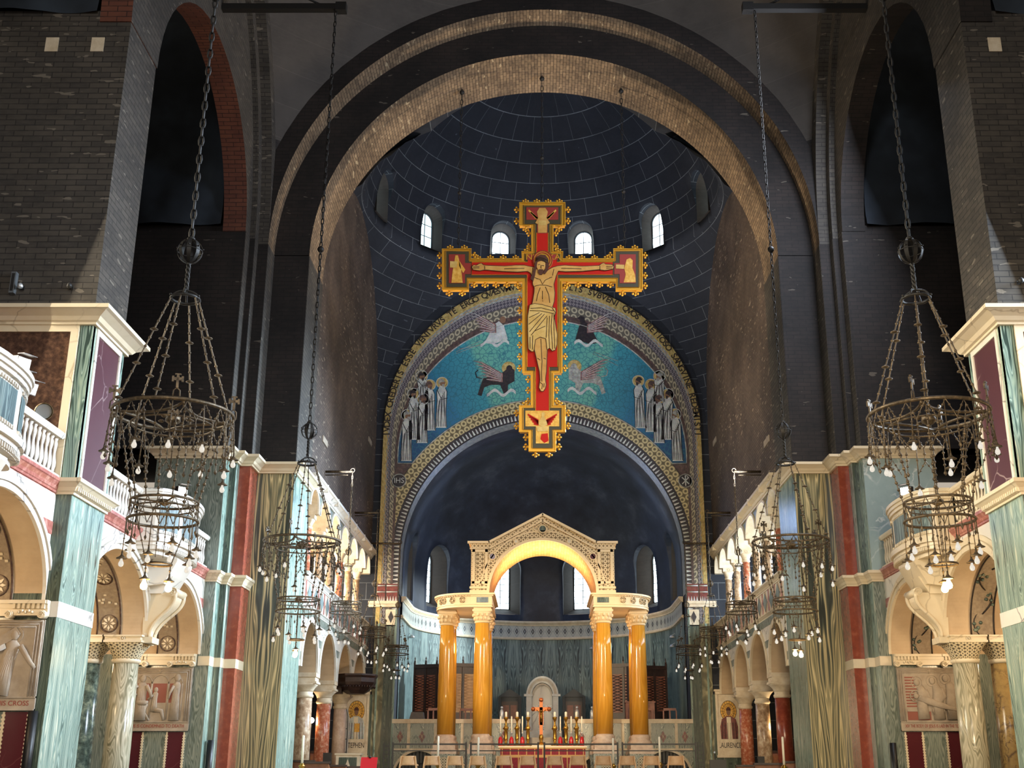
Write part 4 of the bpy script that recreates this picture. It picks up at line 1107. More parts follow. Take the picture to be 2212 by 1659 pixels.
def station(cx, y, z0, z1, w, text, label, scene, dark_from=None):
    t = thing('carved_relief', label, 'relief', (cx, y - 0.025, z0))
    H = z1 - z0
    m = MB(); m.box(-w / 2, w / 2, -0.04, 0.0, 0, H); m.build('slab', MT['relief'], t)
    m = MB()
    for k in range(3):
        o = 0.03 + 0.055 * k
        for xx_ in (-w / 2 + o, w / 2 - o): m.tube([(xx_, -0.05, 0.24), (xx_, -0.05, H - o * 0.9)], 0.018, 6)
        m.tube([(-w / 2 + o, -0.05, H - o * 0.9), (w / 2 - o, -0.05, H - o * 0.9)], 0.018, 6)
    m.box(-w / 2, w / 2, -0.075, -0.0, 0, 0.03); m.box(-w / 2, w / 2, -0.06, -0.0, 0.22, 0.25)
    m.tube([(0, -0.06, H - 0.16), (0, -0.06, H - 0.04)], 0.02, 5); m.box(-0.05, 0.05, -0.07, -0.04, H - 0.1, H - 0.08)
    m.build('frame', MT['relief'], t)
    fig = MB(); red = MB()
    scene(fig, red, w, H)
    squash(fig, 0.0, 0.42); fig.v = [(x, yy - 0.045, z) for x, yy, z in fig.v]
    fig.build('carved_figures', MT['relief'], t)
    if red.f: red.build('red_inlay', MT['relief_red'], t)
    size = 0.118
    tx = text_mesh(text, size, 'inscription', MT['letter_red'] if dark_from is None else MT['letter_dark'], t, Matrix.Translation((0, -0.043, 0.125)) @ FACE_CAM)
    wtx = max(v.co.x for v in tx.data.vertices) - min(v.co.x for v in tx.data.vertices)
    f = min((w - 0.22) / wtx, 1.6)
    tx.data.transform(Matrix.Scale(f, 4, (1, 0, 0)))
    return t
def sc_cross(f, r, w, H):
    f.obox((-0.22, 0, H - 0.62), (0.8, 0, 0.55), (0, 1, 0), (-0.55, 0, 0.8), 0.75, 0.06, 0.085)
    f.obox((-0.28, 0, H - 0.62), (-0.6, 0, 0.75), (0, 1, 0), (0.75, 0, 0.6), 0.42, 0.06, 0.085)
    robed(f, 0.18, 0.27, 1.18, 0.30, 0.16, [[(0.5, 0.74), (1.2, 0.5), (1.55, 0.40)], [(-0.4, 0.74), (-1.3, 0.62), (-1.7, 0.42)]], 7, True, True)
    robed(f, -0.5, 0.27, 1.25, 0.28, 0.02, [[(0.4, 0.7), (1.1, 0.62)]], 5)
def sc_judged(f, r, w, H):
    for x in (-0.62, -0.2, 0.25, 0.62):
        f.tube([(x, 0, 0.3), (x, 0, H - 0.42)], 0.028, 6)
    for (a, b) in ((-0.62, -0.2), (-0.2, 0.25), (0.25, 0.62)):
        f.tube([((a + b) / 2 + (b - a) / 2 * math.cos(q), 0, H - 0.42 + (b - a) / 2 * math.sin(q)) for q in [PI * i / 12 for i in range(13)]], 0.022, 5)
        r.box(a + 0.04, b - 0.04, -0.047, -0.04, H - 0.92, H - 0.42)
    robed(f, 0.46, 0.27, 1.22, 0.24, 0.02, [[(-0.3, 0.74), (-0.7, 0.58), (-0.8, 0.46)]], 7, True, False)
    robed(f, -0.45, 0.27, 1.2, 0.30, 0.0, [[(0.4, 0.76), (0.8, 0.6), (0.9, 0.48)], [(-0.4, 0.76), (-0.9, 0.66), (-0.4, 0.54)]], 5)
    robed(f, -0.10, 0.5, 0.62, 0.16, 0.05, [[(-0.3, 0.7), (-1.2, 0.5)]], 3, True, False, 1.3)
    f.tube([(-0.1, -0.02, 0.55), (0.12, -0.02, 0.52), (0.2, -0.02, 0.28)], [0.07, 0.06, 0.04], 7)
    f.tube([(-0.3, -0.02, 0.7), (-0.35, -0.02, 0.5), (-0.2, -0.02, 0.28)], [0.06, 0.05, 0.03], 7)
    f.lathe([(0.14, 0.66), (0.17, 0.72), (0.17, 0.78)], (-0.42, -0.02, 0), 12)
def sc_tomb(f, r, w, H):
    for i in range(11): r.box(-w / 2 + 0.2, -w / 2 + 0.5 - 0.03 * (i % 3), -0.047, -0.04, 0.62 + i * 0.075, 0.655 + i * 0.075)
    r.box(-w / 2 + 0.2, -0.05, -0.047, -0.04, 0.28, 0.5)
    f.box(-w / 2 + 0.2, 0.0, -0.03, 0.02, 0.5, 0.56)
    for (x, z) in ((-0.36, 1.26), (0.06, 1.3), (0.42, 1.36)):
        f.ball((x, -0.01, z), 0.085, 0, 10, 8, 1.15)
        f.tube([(x + 0.15 * math.cos(a), 0, z + 0.15 * math.sin(a)) for a in [2 * PI * i / 20 for i in range(20)]], 0.014, 5, closed=True)
        f.tube([(x + 0.07, 0, z - 0.1), (x + 0.15, 0, z - 0.3), (x + 0.1, 0, z - 0.62), (x + 0.12, 0, 0.3)], [0.09, 0.16, 0.15, 0.17], 10)
        f.tube([(x + 0.22, -0.06, z - 0.2), (x + 0.3, -0.08, z - 0.4), (x + 0.12, -0.1, z - 0.62)], [0.06, 0.05, 0.035], 7)
    f.tube([(-0.35, -0.1, 0.86), (-0.12, -0.12, 0.78), (0.2, -0.13, 0.66), (0.5, -0.13, 0.58), (0.7, -0.12, 0.52)], [0.085, 0.10, 0.085, 0.06, 0.045], 10)
    f.ball((-0.42, -0.09, 0.9), 0.075, 0, 10, 8)
    f.tube([(-0.42 + 0.15 * math.cos(a), -0.05, 0.9 + 0.14 * math.sin(a)) for a in [2 * PI * i / 20 for i in range(20)]], 0.014, 5, closed=True)
    for k in range(6): f.tube([(0.0 + 0.1 * k, -0.1, 0.6), (0.02 + 0.1 * k, -0.1, 0.42 + 0.02 * (k % 2))], 0.02, 5)
station(-10.15, YA0 - 0.01, 2.63, 4.25, 1.72, 'IS LADEN WITH HIS CROSS', 'stone relief of a bowed haloed figure with a cross, at the left edge', sc_cross)
station(-10.38, YB - 0.01, 2.6, 4.25, 1.75, 'JESUS IS CONDEMNED TO DEATH', 'stone relief with arched columns and three figures, behind the left columns', sc_judged)
station(10.38, YB - 0.01, 2.6, 4.25, 1.75, 'XIV THE BODY OF JESUS IS LAID IN THE TOMB', 'stone relief of three haloed mourners with red inlay, behind the right columns', sc_tomb)

def impost(cx, y, w, label):
    t = thing('carved_impost', label, 'impost', (cx, y - 0.03, 4.312), 0, 'carved imposts above the reliefs')
    m = MB(); m.prism([(0, 0.0), (0.06, 0.0), (0.10, 0.06), (0.10, 0.12), (0, 0.12)], 0, 1, 'x') if False else None
    m.box(-w / 2, w / 2, -0.10, 0, 0.0, 0.14); m.box(-w / 2, w / 2, -0.16, 0, 0.22, 0.29); m.box(-w / 2, w / 2, -0.12, 0, 0.14, 0.22); m.build('moulding', MT['cream'], t)
    for cc in (-w / 2 + 0.36, w / 2 - 0.36):
        m = MB(); md = MB()
        m.box(cc - 0.32, cc + 0.32, -0.2, -0.05, 0.0, 0.10)
        for sg in (-1, 1):
            m.tube([(cc + sg * 0.3, -0.23, 0.02), (cc + sg * 0.3, -0.05, 0.02)], 0.075, 14)
            m.tube([(cc + sg * (0.3 + 0.06 * (1 - i / 18) * math.cos(i * 0.7)), -0.235, 0.02 + 0.06 * (1 - i / 18) * math.sin(i * 0.7)) for i in range(19)], 0.011, 4)
        for k in range(5): m.ball((cc + (k - 2) * 0.06, -0.21, 0.06 + 0.02 * (k % 2)), 0.03, 0, 6, 4)
        for k in range(7): md.box(cc - 0.27 + k * 0.09, cc - 0.22 + k * 0.09, -0.17, -0.09, 0.13, 0.22)
        m.box(cc - 0.34, cc + 0.34, -0.2, -0.05, 0.22, 0.285)
        v_ = m.build('volute', MT['cream'], t); md.build('dentil_row', MT['cream'], v_)
impost(-10.20, YA0, 1.9, 'carved volute impost above the cross-carrying relief, left edge')
impost(-10.45, YB, 2.0, 'carved volute impost above the arched-column relief, left')
impost(10.45, YB, 2.0, 'carved volute impost above the mourners relief, right')

def panelling(cx, y, w, label, z1=2.58):
    t = thing('marble_panelling', label, 'panelling', (cx, y - 0.02, 0), 0, 'marble panelling under the reliefs')
    mg = MB(); mg.box(-w / 2, w / 2, -0.01, 0, 0, z1); mg.build('green_panel', MT['cip_grey'], t)
    for k, (a, b) in enumerate(((-0.76, -0.34), (0.34, 0.76))):
        m = MB(); m.box(a * w / 1.72, b * w / 1.72, -0.02, 0.0, 0, z1); m.build('porphyry_panel', MT['porphyry_dark'], t)
    m = MB()
    for x in (-0.78, -0.32, 0.32, 0.78):
        X = x * w / 1.72
        m.box(X - 0.02, X + 0.02, -0.03, 0, 0, z1)
        for i in range(int(z1 / 0.07)): m.box(X - 0.035, X + 0.035, -0.035, 0, i * 0.07 + 0.01, i * 0.07 + 0.045)
    m.build('toothed_border', MT['cream'], t)
panelling(-10.15, YA0 - 0.005, 1.72, 'dark red panels with toothed cream borders under the cross relief, left edge', 2.61)
panelling(-10.38, YB - 0.005, 1.72, 'dark red and green panels under the arched-column relief, left')
panelling(10.38, YB - 0.005, 1.72, 'dark red and green panels under the mourners relief, right')

# ---------------------------------------------------------------- slim column loudspeakers
def speaker(x, y, top, label):
    t = thing('column_loudspeaker', label, 'loudspeaker', (x, y, top - 1.6), 0, 'column loudspeakers')
    m = MB(); m.prism([(0.085 * math.cos(a), 0.085 * math.sin(a)) for a in [2 * PI * i / 16 for i in range(16)]], 0, 1.6, 'z', smooth=True); m.build('cabinet', MT['black'], t)
    m = MB(); m.box(-0.05, 0.05, 0.0, 0.12, 0.3, 0.36); m.box(-0.05, 0.05, 0.0, 0.12, 1.2, 1.26); m.build('bracket', MT['iron_dark'], t)
    m = MB(); m.tube([(0, 0.0, -(top - 1.6)), (0, 0.0, 0.0)], 0.03, 8); m.build('post', MT['iron_dark'], t)
speaker(-9.27, YA0 - 0.13, 2.62, 'black column loudspeaker beside the left edge relief panelling')
speaker(-8.99, YB + 0.36, 2.38, 'black column loudspeaker before the left far pier, beside its red pilaster')
speaker(9.22, YB - 0.13, 2.30, 'black column loudspeaker before the right far pier, left of the mourners panelling')

# ---------------------------------------------------------------- chandelier beams and chandeliers
for s in (-1, 1):
    m = MB(); m.box(s * 5.75, s * 9.2, 28.2, 28.4, 22.02, 22.20); m.box(s * 5.6, s * 5.9, 28.18, 28.42, 21.98, 22.24)
    o = tag(m.build('chandelier_beam', MT['iron_dark']), 'black iron beam at the top edge carrying the %s far chandelier chain' % SIDE[s], 'beam', 'chandelier beams')
    m = MB()
    m.tube([(s * 6.3, 28.3, 22.2), (s * 9.0, 28.3, 23.6)], 0.03, 6); st = m.build('stay', MT['iron_dark'], o)
LAMPS = []
def bead_chain(m, a, b, r=0.012, step=0.11, br=0.026, disc=0, dr=0.06):
    a = Vector(a); b = Vector(b); L = (b - a).length; n = max(2, int(L / step))
    m.tube([a, b], r, 4, caps=False)
    for i in range(1, n):
        p = a.lerp(b, i / n)
        if disc and i % disc == 0: m.lathe([(0.001, -0.012), (dr, -0.006), (dr, 0.004), (0.02, 0.03), (0.001, 0.035)], p, 8)
        else: m.ball(p, br, 0, 6, 4)
def link_chain(m, a, b, step=0.14, r=0.011, w=0.035):
    a = Vector(a); b = Vector(b); L = (b - a).length; n = max(2, int(L / step))
    d = (b - a).normalized(); u = d.cross(Vector((0, 1, 0.01))).normalized(); v = d.cross(u)
    for i in range(n):
        p = a.lerp(b, (i + 0.5) / n); x = u if i % 2 else v; h = L / n * 0.62
        m.tube([p + d * h * math.cos(q) + x * w * math.sin(q) for q in [2 * PI * k / 8 for k in range(8)]], r, 4, closed=True)
_meshes = {}
def shared(key, build_fn, name, mat, parent):
    if key not in _meshes:
        o = build_fn().build(name, mat, parent); _meshes[key] = o.data; return o
    o = bpy.data.objects.new(name, _meshes[key]); COL.objects.link(o); o.parent = parent; return o
def _shade():
    m = MB(); m.lathe([(0.012, 0.11), (0.016, 0.06), (0.035, 0.03), (0.078, 0.006), (0.080, -0.004), (0.07, -0.006), (0.02, 0.0)], n=14); return m
def _bulb():
    m = MB(); m.lathe([(0.016, -0.005), (0.02, -0.03), (0.036, -0.062), (0.040, -0.085), (0.032, -0.112), (0.014, -0.124), (0.001, -0.127)], n=12); return m
def lamp(t, p, top, lit=False):
    o = shared('shade', _shade, 'lamp_shade', MT['iron'], t); o.location = p
    key = 'bulb_lit' if lit else 'bulb'
    b = shared(key, _bulb, 'bulb', MT[key], o)
    if lit: b['label'] = 'glowing bulb'; b.scale = (1.35, 1.35, 1.25)
    return o
def ringm(m, r, z, th=0.022, c=(0, 0)): m.tube([(c[0] + r * math.cos(a), c[1] + r * math.sin(a), z) for a in [2 * PI * i / 48 for i in range(48)]], th, 6, closed=True)
def small_cross(m, c, h=0.2):
    x, y, z = c
    m.box(x - 0.018, x + 0.018, y - 0.012, y + 0.012, z, z + h); m.box(x - 0.075, x + 0.075, y - 0.012, y + 0.012, z + h * 0.52, z + h * 0.72)
    m.box(x - 0.085, x - 0.055, y - 0.014, y + 0.014, z + h * 0.42, z + h * 0.82); m.box(x + 0.055, x + 0.085, y - 0.014, y + 0.014, z + h * 0.42, z + h * 0.82); m.box(x - 0.045, x + 0.045, y - 0.014, y + 0.014, z + h * 0.92, z + h)
    m.tube([(x - 0.05, y, z - 0.16), (x - 0.045, y, z - 0.04), (x, y, z), (x + 0.045, y, z - 0.04), (x + 0.05, y, z - 0.16)], 0.012, 5)
def hanger(t, zg, zc, zr, rr, nch, ztop, big=True):
    """globe at zg, little crown at zc, chains to a ring of radius rr at zr"""
    k = 1.0 if big else 0.62
    m = MB(); link_chain(m, (0, 0, ztop), (0, 0, zg + 0.24 * k), 0.17 if big else 0.13, 0.014 * k + 0.003, 0.036 * k)
    if big:
        for zz in ((zg + ztop) / 2 - 1.2,): m.ball((0, 0, zz), 0.09, 0, 10, 6)
    m.build('chain', MT['iron_dark'] if big else MT['iron'], t)
    m = MB(); R = 0.20 * k
    for i in range(8):
        a = 2 * PI * i / 8
        rows = []
        for j in range(11):
            q = -PI / 2 + PI * j / 10; c = Vector((R * math.cos(q) * math.cos(a), R * math.cos(q) * math.sin(a), zg + R * 1.08 * math.sin(q))); tg = Vector((-math.sin(a), math.cos(a), 0)) * (0.035 * k * (0.3 + 0.7 * math.cos(q)))
            rows.append([c - tg, c + tg])
        m.strip(rows, 0, True)
    for i in range(8):
        a = 2 * PI * i / 8; m.ball((R * 1.02 * math.cos(a), R * 1.02 * math.sin(a), zg + 0.05 * k), 0.016 * k, 0, 5, 4)
    ringm(m, R * 1.0, zg, 0.008 * k); m.lathe([(0.03 * k, R), (0.07 * k, R + 0.02), (0.05 * k, R + 0.05), (0.02 * k, R + 0.07)], (0, 0, zg), 10)
    m.build('globe', MT['iron_dark'] if big else MT['iron'], t)
    m = MB()
    zt = zg - R; zb = zc + 0.14 * k; n = 18
    for q in range(3):
        m.tube([(0.022 * k * math.cos(q * 2.1 + i * 0.7), 0.022 * k * math.sin(q * 2.1 + i * 0.7), zt + (zb - zt) * i / n) for i in range(n + 1)], 0.018 * k, 5)
    m.build('twisted_stem', MT['iron_dark'] if big else MT['iron'], t)
    m = MB(); ringm(m, 0.22 * k, zc, 0.026 * k)
    for i in range(2):
        m.tube([(0.22 * k * math.cos(q) * math.cos(PI / 2 * i), 0.22 * k * math.cos(q) * math.sin(PI / 2 * i), zc + 0.15 * k * math.sin(q)) for q in [PI * j / 12 for j in range(13)]], 0.016 * k, 5)
    for i in range(nch):
        a = 2 * PI * (i + 0.5) / nch; m.ball((0.25 * k * math.cos(a), 0.25 * k * math.sin(a), zc + 0.02), 0.022 * k, 0, 6, 4)
    m.build('crown', MT['iron_dark'] if big else MT['iron'], t)
    for i in range(nch):
        a = 2 * PI * (i + 0.3) / nch
        m = MB(); bead_chain(m, (0.22 * k * math.cos(a), 0.22 * k * math.sin(a), zc), (rr * math.cos(a), rr * math.sin(a), zr), 0.011 * k + 0.002, 0.13 * k + 0.02, 0.022 * k + 0.003, 4, 0.055 * k + 0.01); m.build('suspension_chain', MT['iron'], t)
    for i in range(4):
        m = MB()
        a = 2 * PI * (i + 0.08) / 4; small_cross(m, (rr * math.cos(a), rr * math.sin(a), zr + 0.17), 0.22 * (1 if big else 0.7)); m.build('finial_cross', MT['iron'], t)
def lower_tiers(t, z1, z2, z3, lit):
    m = MB(); ringm(m, 0.50, z1, 0.020); ringm(m, 0.44, z1 - 0.10, 0.012)
    for i in range(2): m.tube([(0.5 * math.cos(PI * i / 2 + 0.4) * f, 0.5 * math.sin(PI * i / 2 + 0.4) * f, z1) for f in (-1, 1)], 0.014, 5)
    m.lathe([(0.02, 0.05), (0.09, 0.03), (0.09, -0.02), (0.02, -0.06)], (0, 0, z1), 12); m.build('upper_hoop', MT['iron'], t)
    m = MB(); ringm(m, 0.52, z2, 0.022); m.build('lower_hoop', MT['iron'], t)
    m = MB(); n = 16
    for i in range(n):
        a = 2 * PI * i / n; b = 2 * PI * (i + 0.5) / n; c = 2 * PI * (i + 1) / n
        P = lambda q, z, r=0.51: (r * math.cos(q), r * math.sin(q), z)
        bead_chain(m, P(a, z1), P(b, z2 + 0.05), 0.007, 0.09, 0.016); bead_chain(m, P(c, z1), P(b, z2 + 0.05), 0.007, 0.09, 0.016)
        m.tube([P(b, z2), P(b, z2 - 0.16)], 0.006, 4); m.lathe([(0.001, -0.05), (0.022, 0.0), (0.001, 0.05)], P(b, z2 - 0.18), 6)
    m.build('bead_lattice', MT['iron'], t)
    for i in range(10):
        m = MB()
        a = 2 * PI * (i + 0.2) / 10; drop = (0.42, 0.60)[i % 2]
        m.tube([(0.52 * math.cos(a), 0.52 * math.sin(a), z2), (0.53 * math.cos(a), 0.53 * math.sin(a), z2 - drop + 0.1)], 0.007, 4); m.ball((0.525 * math.cos(a), 0.525 * math.sin(a), z2 - drop * 0.5), 0.016, 0, 6, 4); m.build('drop_wire', MT['iron'], t)
    for i in range(2 if lit else 3):
        m = MB()
        a = 2 * PI * i / (2 if lit else 3) + 0.5; bead_chain(m, (0.40 * math.cos(a), 0.40 * math.sin(a), z2), (0.19 * math.cos(a), 0.19 * math.sin(a), z3), 0.008, 0.14, 0.018)
        bead_chain(m, (0.06 * math.cos(a), 0.06 * math.sin(a), z1), (0.06 * math.cos(a), 0.06 * math.sin(a), z3 + 0.1), 0.006, 0.1, 0.014)
        m.tube([(0.19 * math.cos(a), 0.19 * math.sin(a), z3), (0.19 * math.cos(a), 0.19 * math.sin(a), z3 - 0.16)], 0.008, 4); m.ball((0.19 * math.cos(a), 0.19 * math.sin(a), z3 - 0.08), 0.018, 0, 6, 4); m.build('inner_chain', MT['iron'], t)
    for i in range(10):
        a = 2 * PI * (i + 0.2) / 10; lamp(t, (0.53 * math.cos(a), 0.53 * math.sin(a), z2 - (0.42, 0.60)[i % 2]), 0)
    m = MB(); ringm(m, 0.19, z3, 0.018); m.build('small_hoop', MT['iron'], t)
    for i in range(2 if lit else 3):
        a = 2 * PI * i / (2 if lit else 3) + 0.5
        lamp(t, (0.19 * math.cos(a), 0.19 * math.sin(a), z3 - 0.24), 0, lit)
def big_chandelier(loc, ztop, label, rz=0.0):
    t = thing('chandelier', label, 'chandelier', loc, rz, 'great hanging chandeliers of the nave')
    hanger(t, 9.67, 8.83, 6.88, 0.90, 6, ztop, True)
    m = MB(); ringm(m, 0.915, 6.88, 0.030); m.build('great_hoop', MT['iron'], t)
    m = MB()
    for i in range(4):     # four incurved bars of the inner frame, bound at their crossings
        a0 = PI / 2 * i + 0.25; P0 = Vector((0.9 * math.cos(a0), 0.9 * math.sin(a0), 6.84)); a1 = a0 + PI / 2; P1 = Vector((0.9 * math.cos(a1), 0.9 * math.sin(a1), 6.84)); mid = Vector((0, 0, 6.80)) + (P0 + P1) * 0.17; mid.z = 6.80
        m.tube([P0.lerp(mid, q / 8).lerp(mid.lerp(P1, q / 8), q / 8) for q in range(9)], 0.022, 6)
        m.lathe([(0.03, -0.02), (0.05, 0.0), (0.03, 0.02)], mid, 8)
    ringm(m, 0.62, 6.70, 0.016)
    m.lathe([(0.02, 0.10), (0.11, 0.06), (0.12, -0.03), (0.05, -0.08), (0.01, -0.1)], (0, 0, 6.80), 12); m.build('inner_frame', MT['iron'], t)
    m = MB(); n = 20
    for i in range(n):
        a = 2 * PI * i / n; b = 2 * PI * (i + 0.5) / n; c = 2 * PI * (i + 1) / n
        P = lambda q, z, r=0.915: (r * math.cos(q), r * math.sin(q), z)
        bead_chain(m, P(a, 6.86), P(b, 6.58, 0.93), 0.008, 0.10, 0.022); bead_chain(m, P(c, 6.86), P(b, 6.58, 0.93), 0.008, 0.10, 0.022)
        bead_chain(m, P(b, 6.58, 0.93), P(b, 6.30 if i % 2 else 6.18, 0.93), 0.008, 0.09, 0.024)
        if i % 2: bead_chain(m, P(b, 6.36, 0.9), P(b + 0.16, 6.12, 0.88), 0.007, 0.09, 0.02); bead_chain(m, P(b, 6.36, 0.9), P(b - 0.16, 6.12, 0.88), 0.007, 0.09, 0.02)
        if i % 2 == 0: m.lathe([(0.001, -0.06), (0.03, -0.02), (0.001, 0.05)], P(b, 6.16, 0.93), 6)
    m.build('bead_festoon', MT['iron'], t)
    for i in range(8):
        a = 2 * PI * (i + 0.4) / 8; m = MB(); bead_chain(m, (0.80 * math.cos(a), 0.80 * math.sin(a), 6.84), (0.50 * math.cos(a), 0.50 * math.sin(a), 5.50), 0.010, 0.11, 0.028); m.build('bead_strand', MT['iron'], t)
    for i in range(12):
        m = MB()
        a = 2 * PI * (i + 0.15) / 12; zz = (6.22, 5.92)[i % 2] if i % 3 else 6.22
        m.tube([(0.915 * math.cos(a), 0.915 * math.sin(a), 6.86), (0.96 * math.cos(a), 0.96 * math.sin(a), zz + 0.1)], 0.010, 4); m.ball((0.94 * math.cos(a), 0.94 * math.sin(a), (6.86 + zz) / 2), 0.022, 0, 6, 4); m.build('drop_wire', MT['iron'], t)
    for i in range(12):
        a = 2 * PI * (i + 0.15) / 12; zz = (6.22, 5.92)[i % 2] if i % 3 else 6.22
        lamp(t, (0.96 * math.cos(a), 0.96 * math.sin(a), zz), 0)
    lower_tiers(t, 5.49, 5.20, 4.54, True)
    return t
CH = []
CH.append(big_chandelier((-5.87, 17.6, 0), 21.9, 'great iron chandelier nearest on the left, before the bowed balcony', 0.2))
CH.append(big_chandelier((5.92, 17.6, 0), 21.9, 'great iron chandelier nearest on the right, before the pale blue marble pier', 0.9))
CH.append(big_chandelier((-5.9, 28.3, 0), 22.0, 'great iron chandelier before the left olive marble pier', 1.3))
CH.append(big_chandelier((5.95, 28.3, 0), 22.0, 'great iron chandelier before the right olive marble pier', 0.5))
for c in CH: point('chandelier_light', (c.location.x, c.location.y, 4.16), 55, '#ffc877', 0.12)
for s in (-1, 1):
    m = MB(); m.box(s * 5.75, s * 9.2, 17.5, 17.7, 21.9, 22.1); tag(m.build('chandelier_beam', MT['iron_dark']), 'black iron beam carrying the %s near chandelier chain' % SIDE[s], 'beam', 'chandelier beams')
def small_chandelier(loc, dz, ztop, label, rz=0.0, lit=False):
    t = thing('small_chandelier', label, 'chandelier', (loc[0], loc[1], dz), rz, 'small chandeliers along the sanctuary sides')
    hanger(t, 8.62, 8.14, 6.91, 0.49, 4, ztop - dz, False)
    lower_tiers(t, 6.91, 6.58, 5.92, lit)
    return t
for s in (-1, 1):
    sd = SIDE[s]
    for k, (y, x, dz, zt) in enumerate(((39.5, 6.58, 0, 11.4), (46.3, 6.58, -0.05, 11.4), (50.3, 6.12, -0.35, 10.9))):
        small_chandelier((s * x, y), dz, zt, ('small three-hooped chandelier on the %s, ' % sd) + ('before the first choir arches' , 'before the last choir arches', 'beside the apse marble')[k], 0.3 + k)
        m = MB(); m.tube([(s * XS, y, zt), (s * x, y, zt)], 0.045, 6); m.tube([(s * (x - 0.0) + 0.07 * math.cos(q), y, zt + 0.05 + 0.07 * math.sin(q)) for q in [2 * PI * i / 10 for i in range(10)]], 0.016, 4, closed=True)
        if k < 2: m.tube([(s * XS, y, zt - 0.12), (s * (x + 0.15), y, zt - 0.12)], 0.02, 5)
        tag(m.build('bracket_pole', MT['iron']), 'pole bracket on the %s sanctuary wall, %s' % (sd, ('nearest the great arch', 'next to the gold mosaic border', 'thin, beside the mosaic foot')[k]), 'bracket', 'chandelier bracket poles')

# small fittings on the bare brick above the near cornices
for (u, v, lab) in ((150, 617, 'small dark dome lamp on the left brick pier above the cornice'), (44, 618, 'small white lamp at the far left of the brick pier above the cornice'), (2205, 606, 'small dark lamp on the right brick pier at the right edge')):
    p = at(u, v, YA0 - 0.1); t = thing('wall_lamp', lab, 'lamp', (p.x, YA0 + 0.02, p.z), 0, 'small lamps on the brick piers')
    m = MB(); m.tube([(0, 0, 0), (0, -0.1, 0)], 0.02, 6); m.box(-0.04, 0.04, -0.02, 0, -0.04, 0.04); m.build('bracket', MT['iron_dark'], t)
    m = MB(); m.ball((0, -0.13, 0), 0.06, 0, 12, 8); m.build('globe', MT['silver'] if u < 100 else MT['iron_dark'], t)
p = at(29, 612, YA0 - 0.05); t = thing('wall_box', 'slim blue-grey box on the brick at the left edge above the cornice', 'box', (p.x, YA0 + 0.02, p.z)); m = MB(); m.box(-0.05, 0.05, -0.12, 0, -0.22, 0.24); m.build('casing', MT['steel'], t); m = MB(); m.box(-0.03, 0.03, -0.13, -0.12, -0.18, 0.2); m.build('front', MT['iron_dark'], t)
# ================================================================ the great hanging rood
RY = 35.7
def rz(x, y):            # photograph study grid (2.765 px per unit, origin 900, 400) -> X, Z on the rood's plane
    p = at(900 + x / 2.765, 400 + y / 2.765, RY); return (p.x + 0.02, p.z)
def sym(half, cx=747.0):
    """half outline (left side, top to bottom) mirrored about the upright"""
    L = [rz(x, y) for x, y in half]; R = [rz(2 * cx - x, y) for x, y in half]
    return L + R[::-1]
rood = thing('hanging_crucifix', 'huge gold edged red crucifix painted with a pale golden figure, hanging in the great arch', 'crucifix', (0, RY, 0))
H_frame = [(612, 110), (612, 246), (685, 246), (685, 402), (625, 402), (625, 446), (322, 446), (322, 386), (152, 386), (152, 628), (308, 628), (308, 578), (632, 578), (632, 1126), (682, 1126), (682, 1320), (612, 1320), (612, 1476), (668, 1476), (668, 1590)]
def inset(h, d):
    out = []
    n = len(h)
    for i, (x, y) in enumerate(h): out.append((x, y))
    return out
H_olive = [(632, 124), (632, 236), (697, 236), (697, 412), (640, 412), (640, 456), (308, 456), (308, 396), (166, 396), (166, 612), (296, 612), (296, 556), (645, 556), (645, 1110), (694, 1110), (694, 1332), (628, 1332), (628, 1462), (682, 1462), (682, 1572)]
def pr_rood(pts, y0, y1, name, mat, parent=rood):
    m = MB(); m.prism(pts, y0, y1, 'y'); return m.build(name, mat, parent)
fr = pr_rood(sym(H_frame), -0.04, 0.14, 'gold_frame', MT['gold'])
m = MB()
def outline(pts): return [(x, -0.05, z) for x, z in pts]
o_ = sym(H_frame); m.tube(outline(o_), 0.035, 5, closed=True, smooth=False); m.build('frame_moulding', MT['gold'], fr)
pr_rood(sym(H_olive), -0.055, 0.0, 'dark_border', MT['olive_paint'])
m = MB(); m.tube([(x, -0.06, z) for x, z in sym([(x + (5 if x < 747 else -5), y + 3) for x, y in H_olive])], 0.012, 4, closed=True, smooth=False); m.build('inner_gilt_line', MT['gold'], rood)
# red ground: upright and arms
red = [(712, 290), (712, 418), (660, 418), (660, 464), (326, 464), (326, 540), (656, 540), (656, 1090), (706, 1090), (706, 1350)]
rp = pr_rood(sym(red), -0.066, -0.05, 'red_ground', MT['red_paint'])
m = MB(); m.tube([(x, -0.068, z) for x, z in sym(red)], 0.013, 4, closed=True, smooth=False); m.build('gilt_line', MT['gold'], rp)
def pz(pts): return [rz(x, y) for x, y in pts]
# terminal panels
T_top = [(652, 138), (652, 212), (716, 212), (716, 294)]
tp = pr_rood(sym(T_top), -0.07, -0.05, 'upper_panel', MT['red_paint_dark'])
m = MB(); m.prism(pz([(722, 290), (720, 238), (705, 232), (722, 200), (715, 165), (730, 142), (765, 142), (780, 165), (772, 200), (792, 232), (776, 238), (774, 290)]), -0.08, -0.07, 'y'); m.build('winged_figure', MT['skin_paint'], tp)
m = MB()
for sg in (-1, 1):
    for k in range(4): m.prism(pz([(747 + sg * 20, 205), (747 + sg * (80 - k * 12), 150 + k * 14), (747 + sg * (84 - k * 12), 160 + k * 14), (747 + sg * 24, 214)]), -0.076, -0.07, 'y')
m.build('wing', MT['gold_paint'], tp)
m = MB(); m.prism(pz([(726, 218), (770, 218), (772, 246), (724, 246)]), -0.09, -0.08, 'y'); m.build('scroll', MT['cloth_paint'], tp)
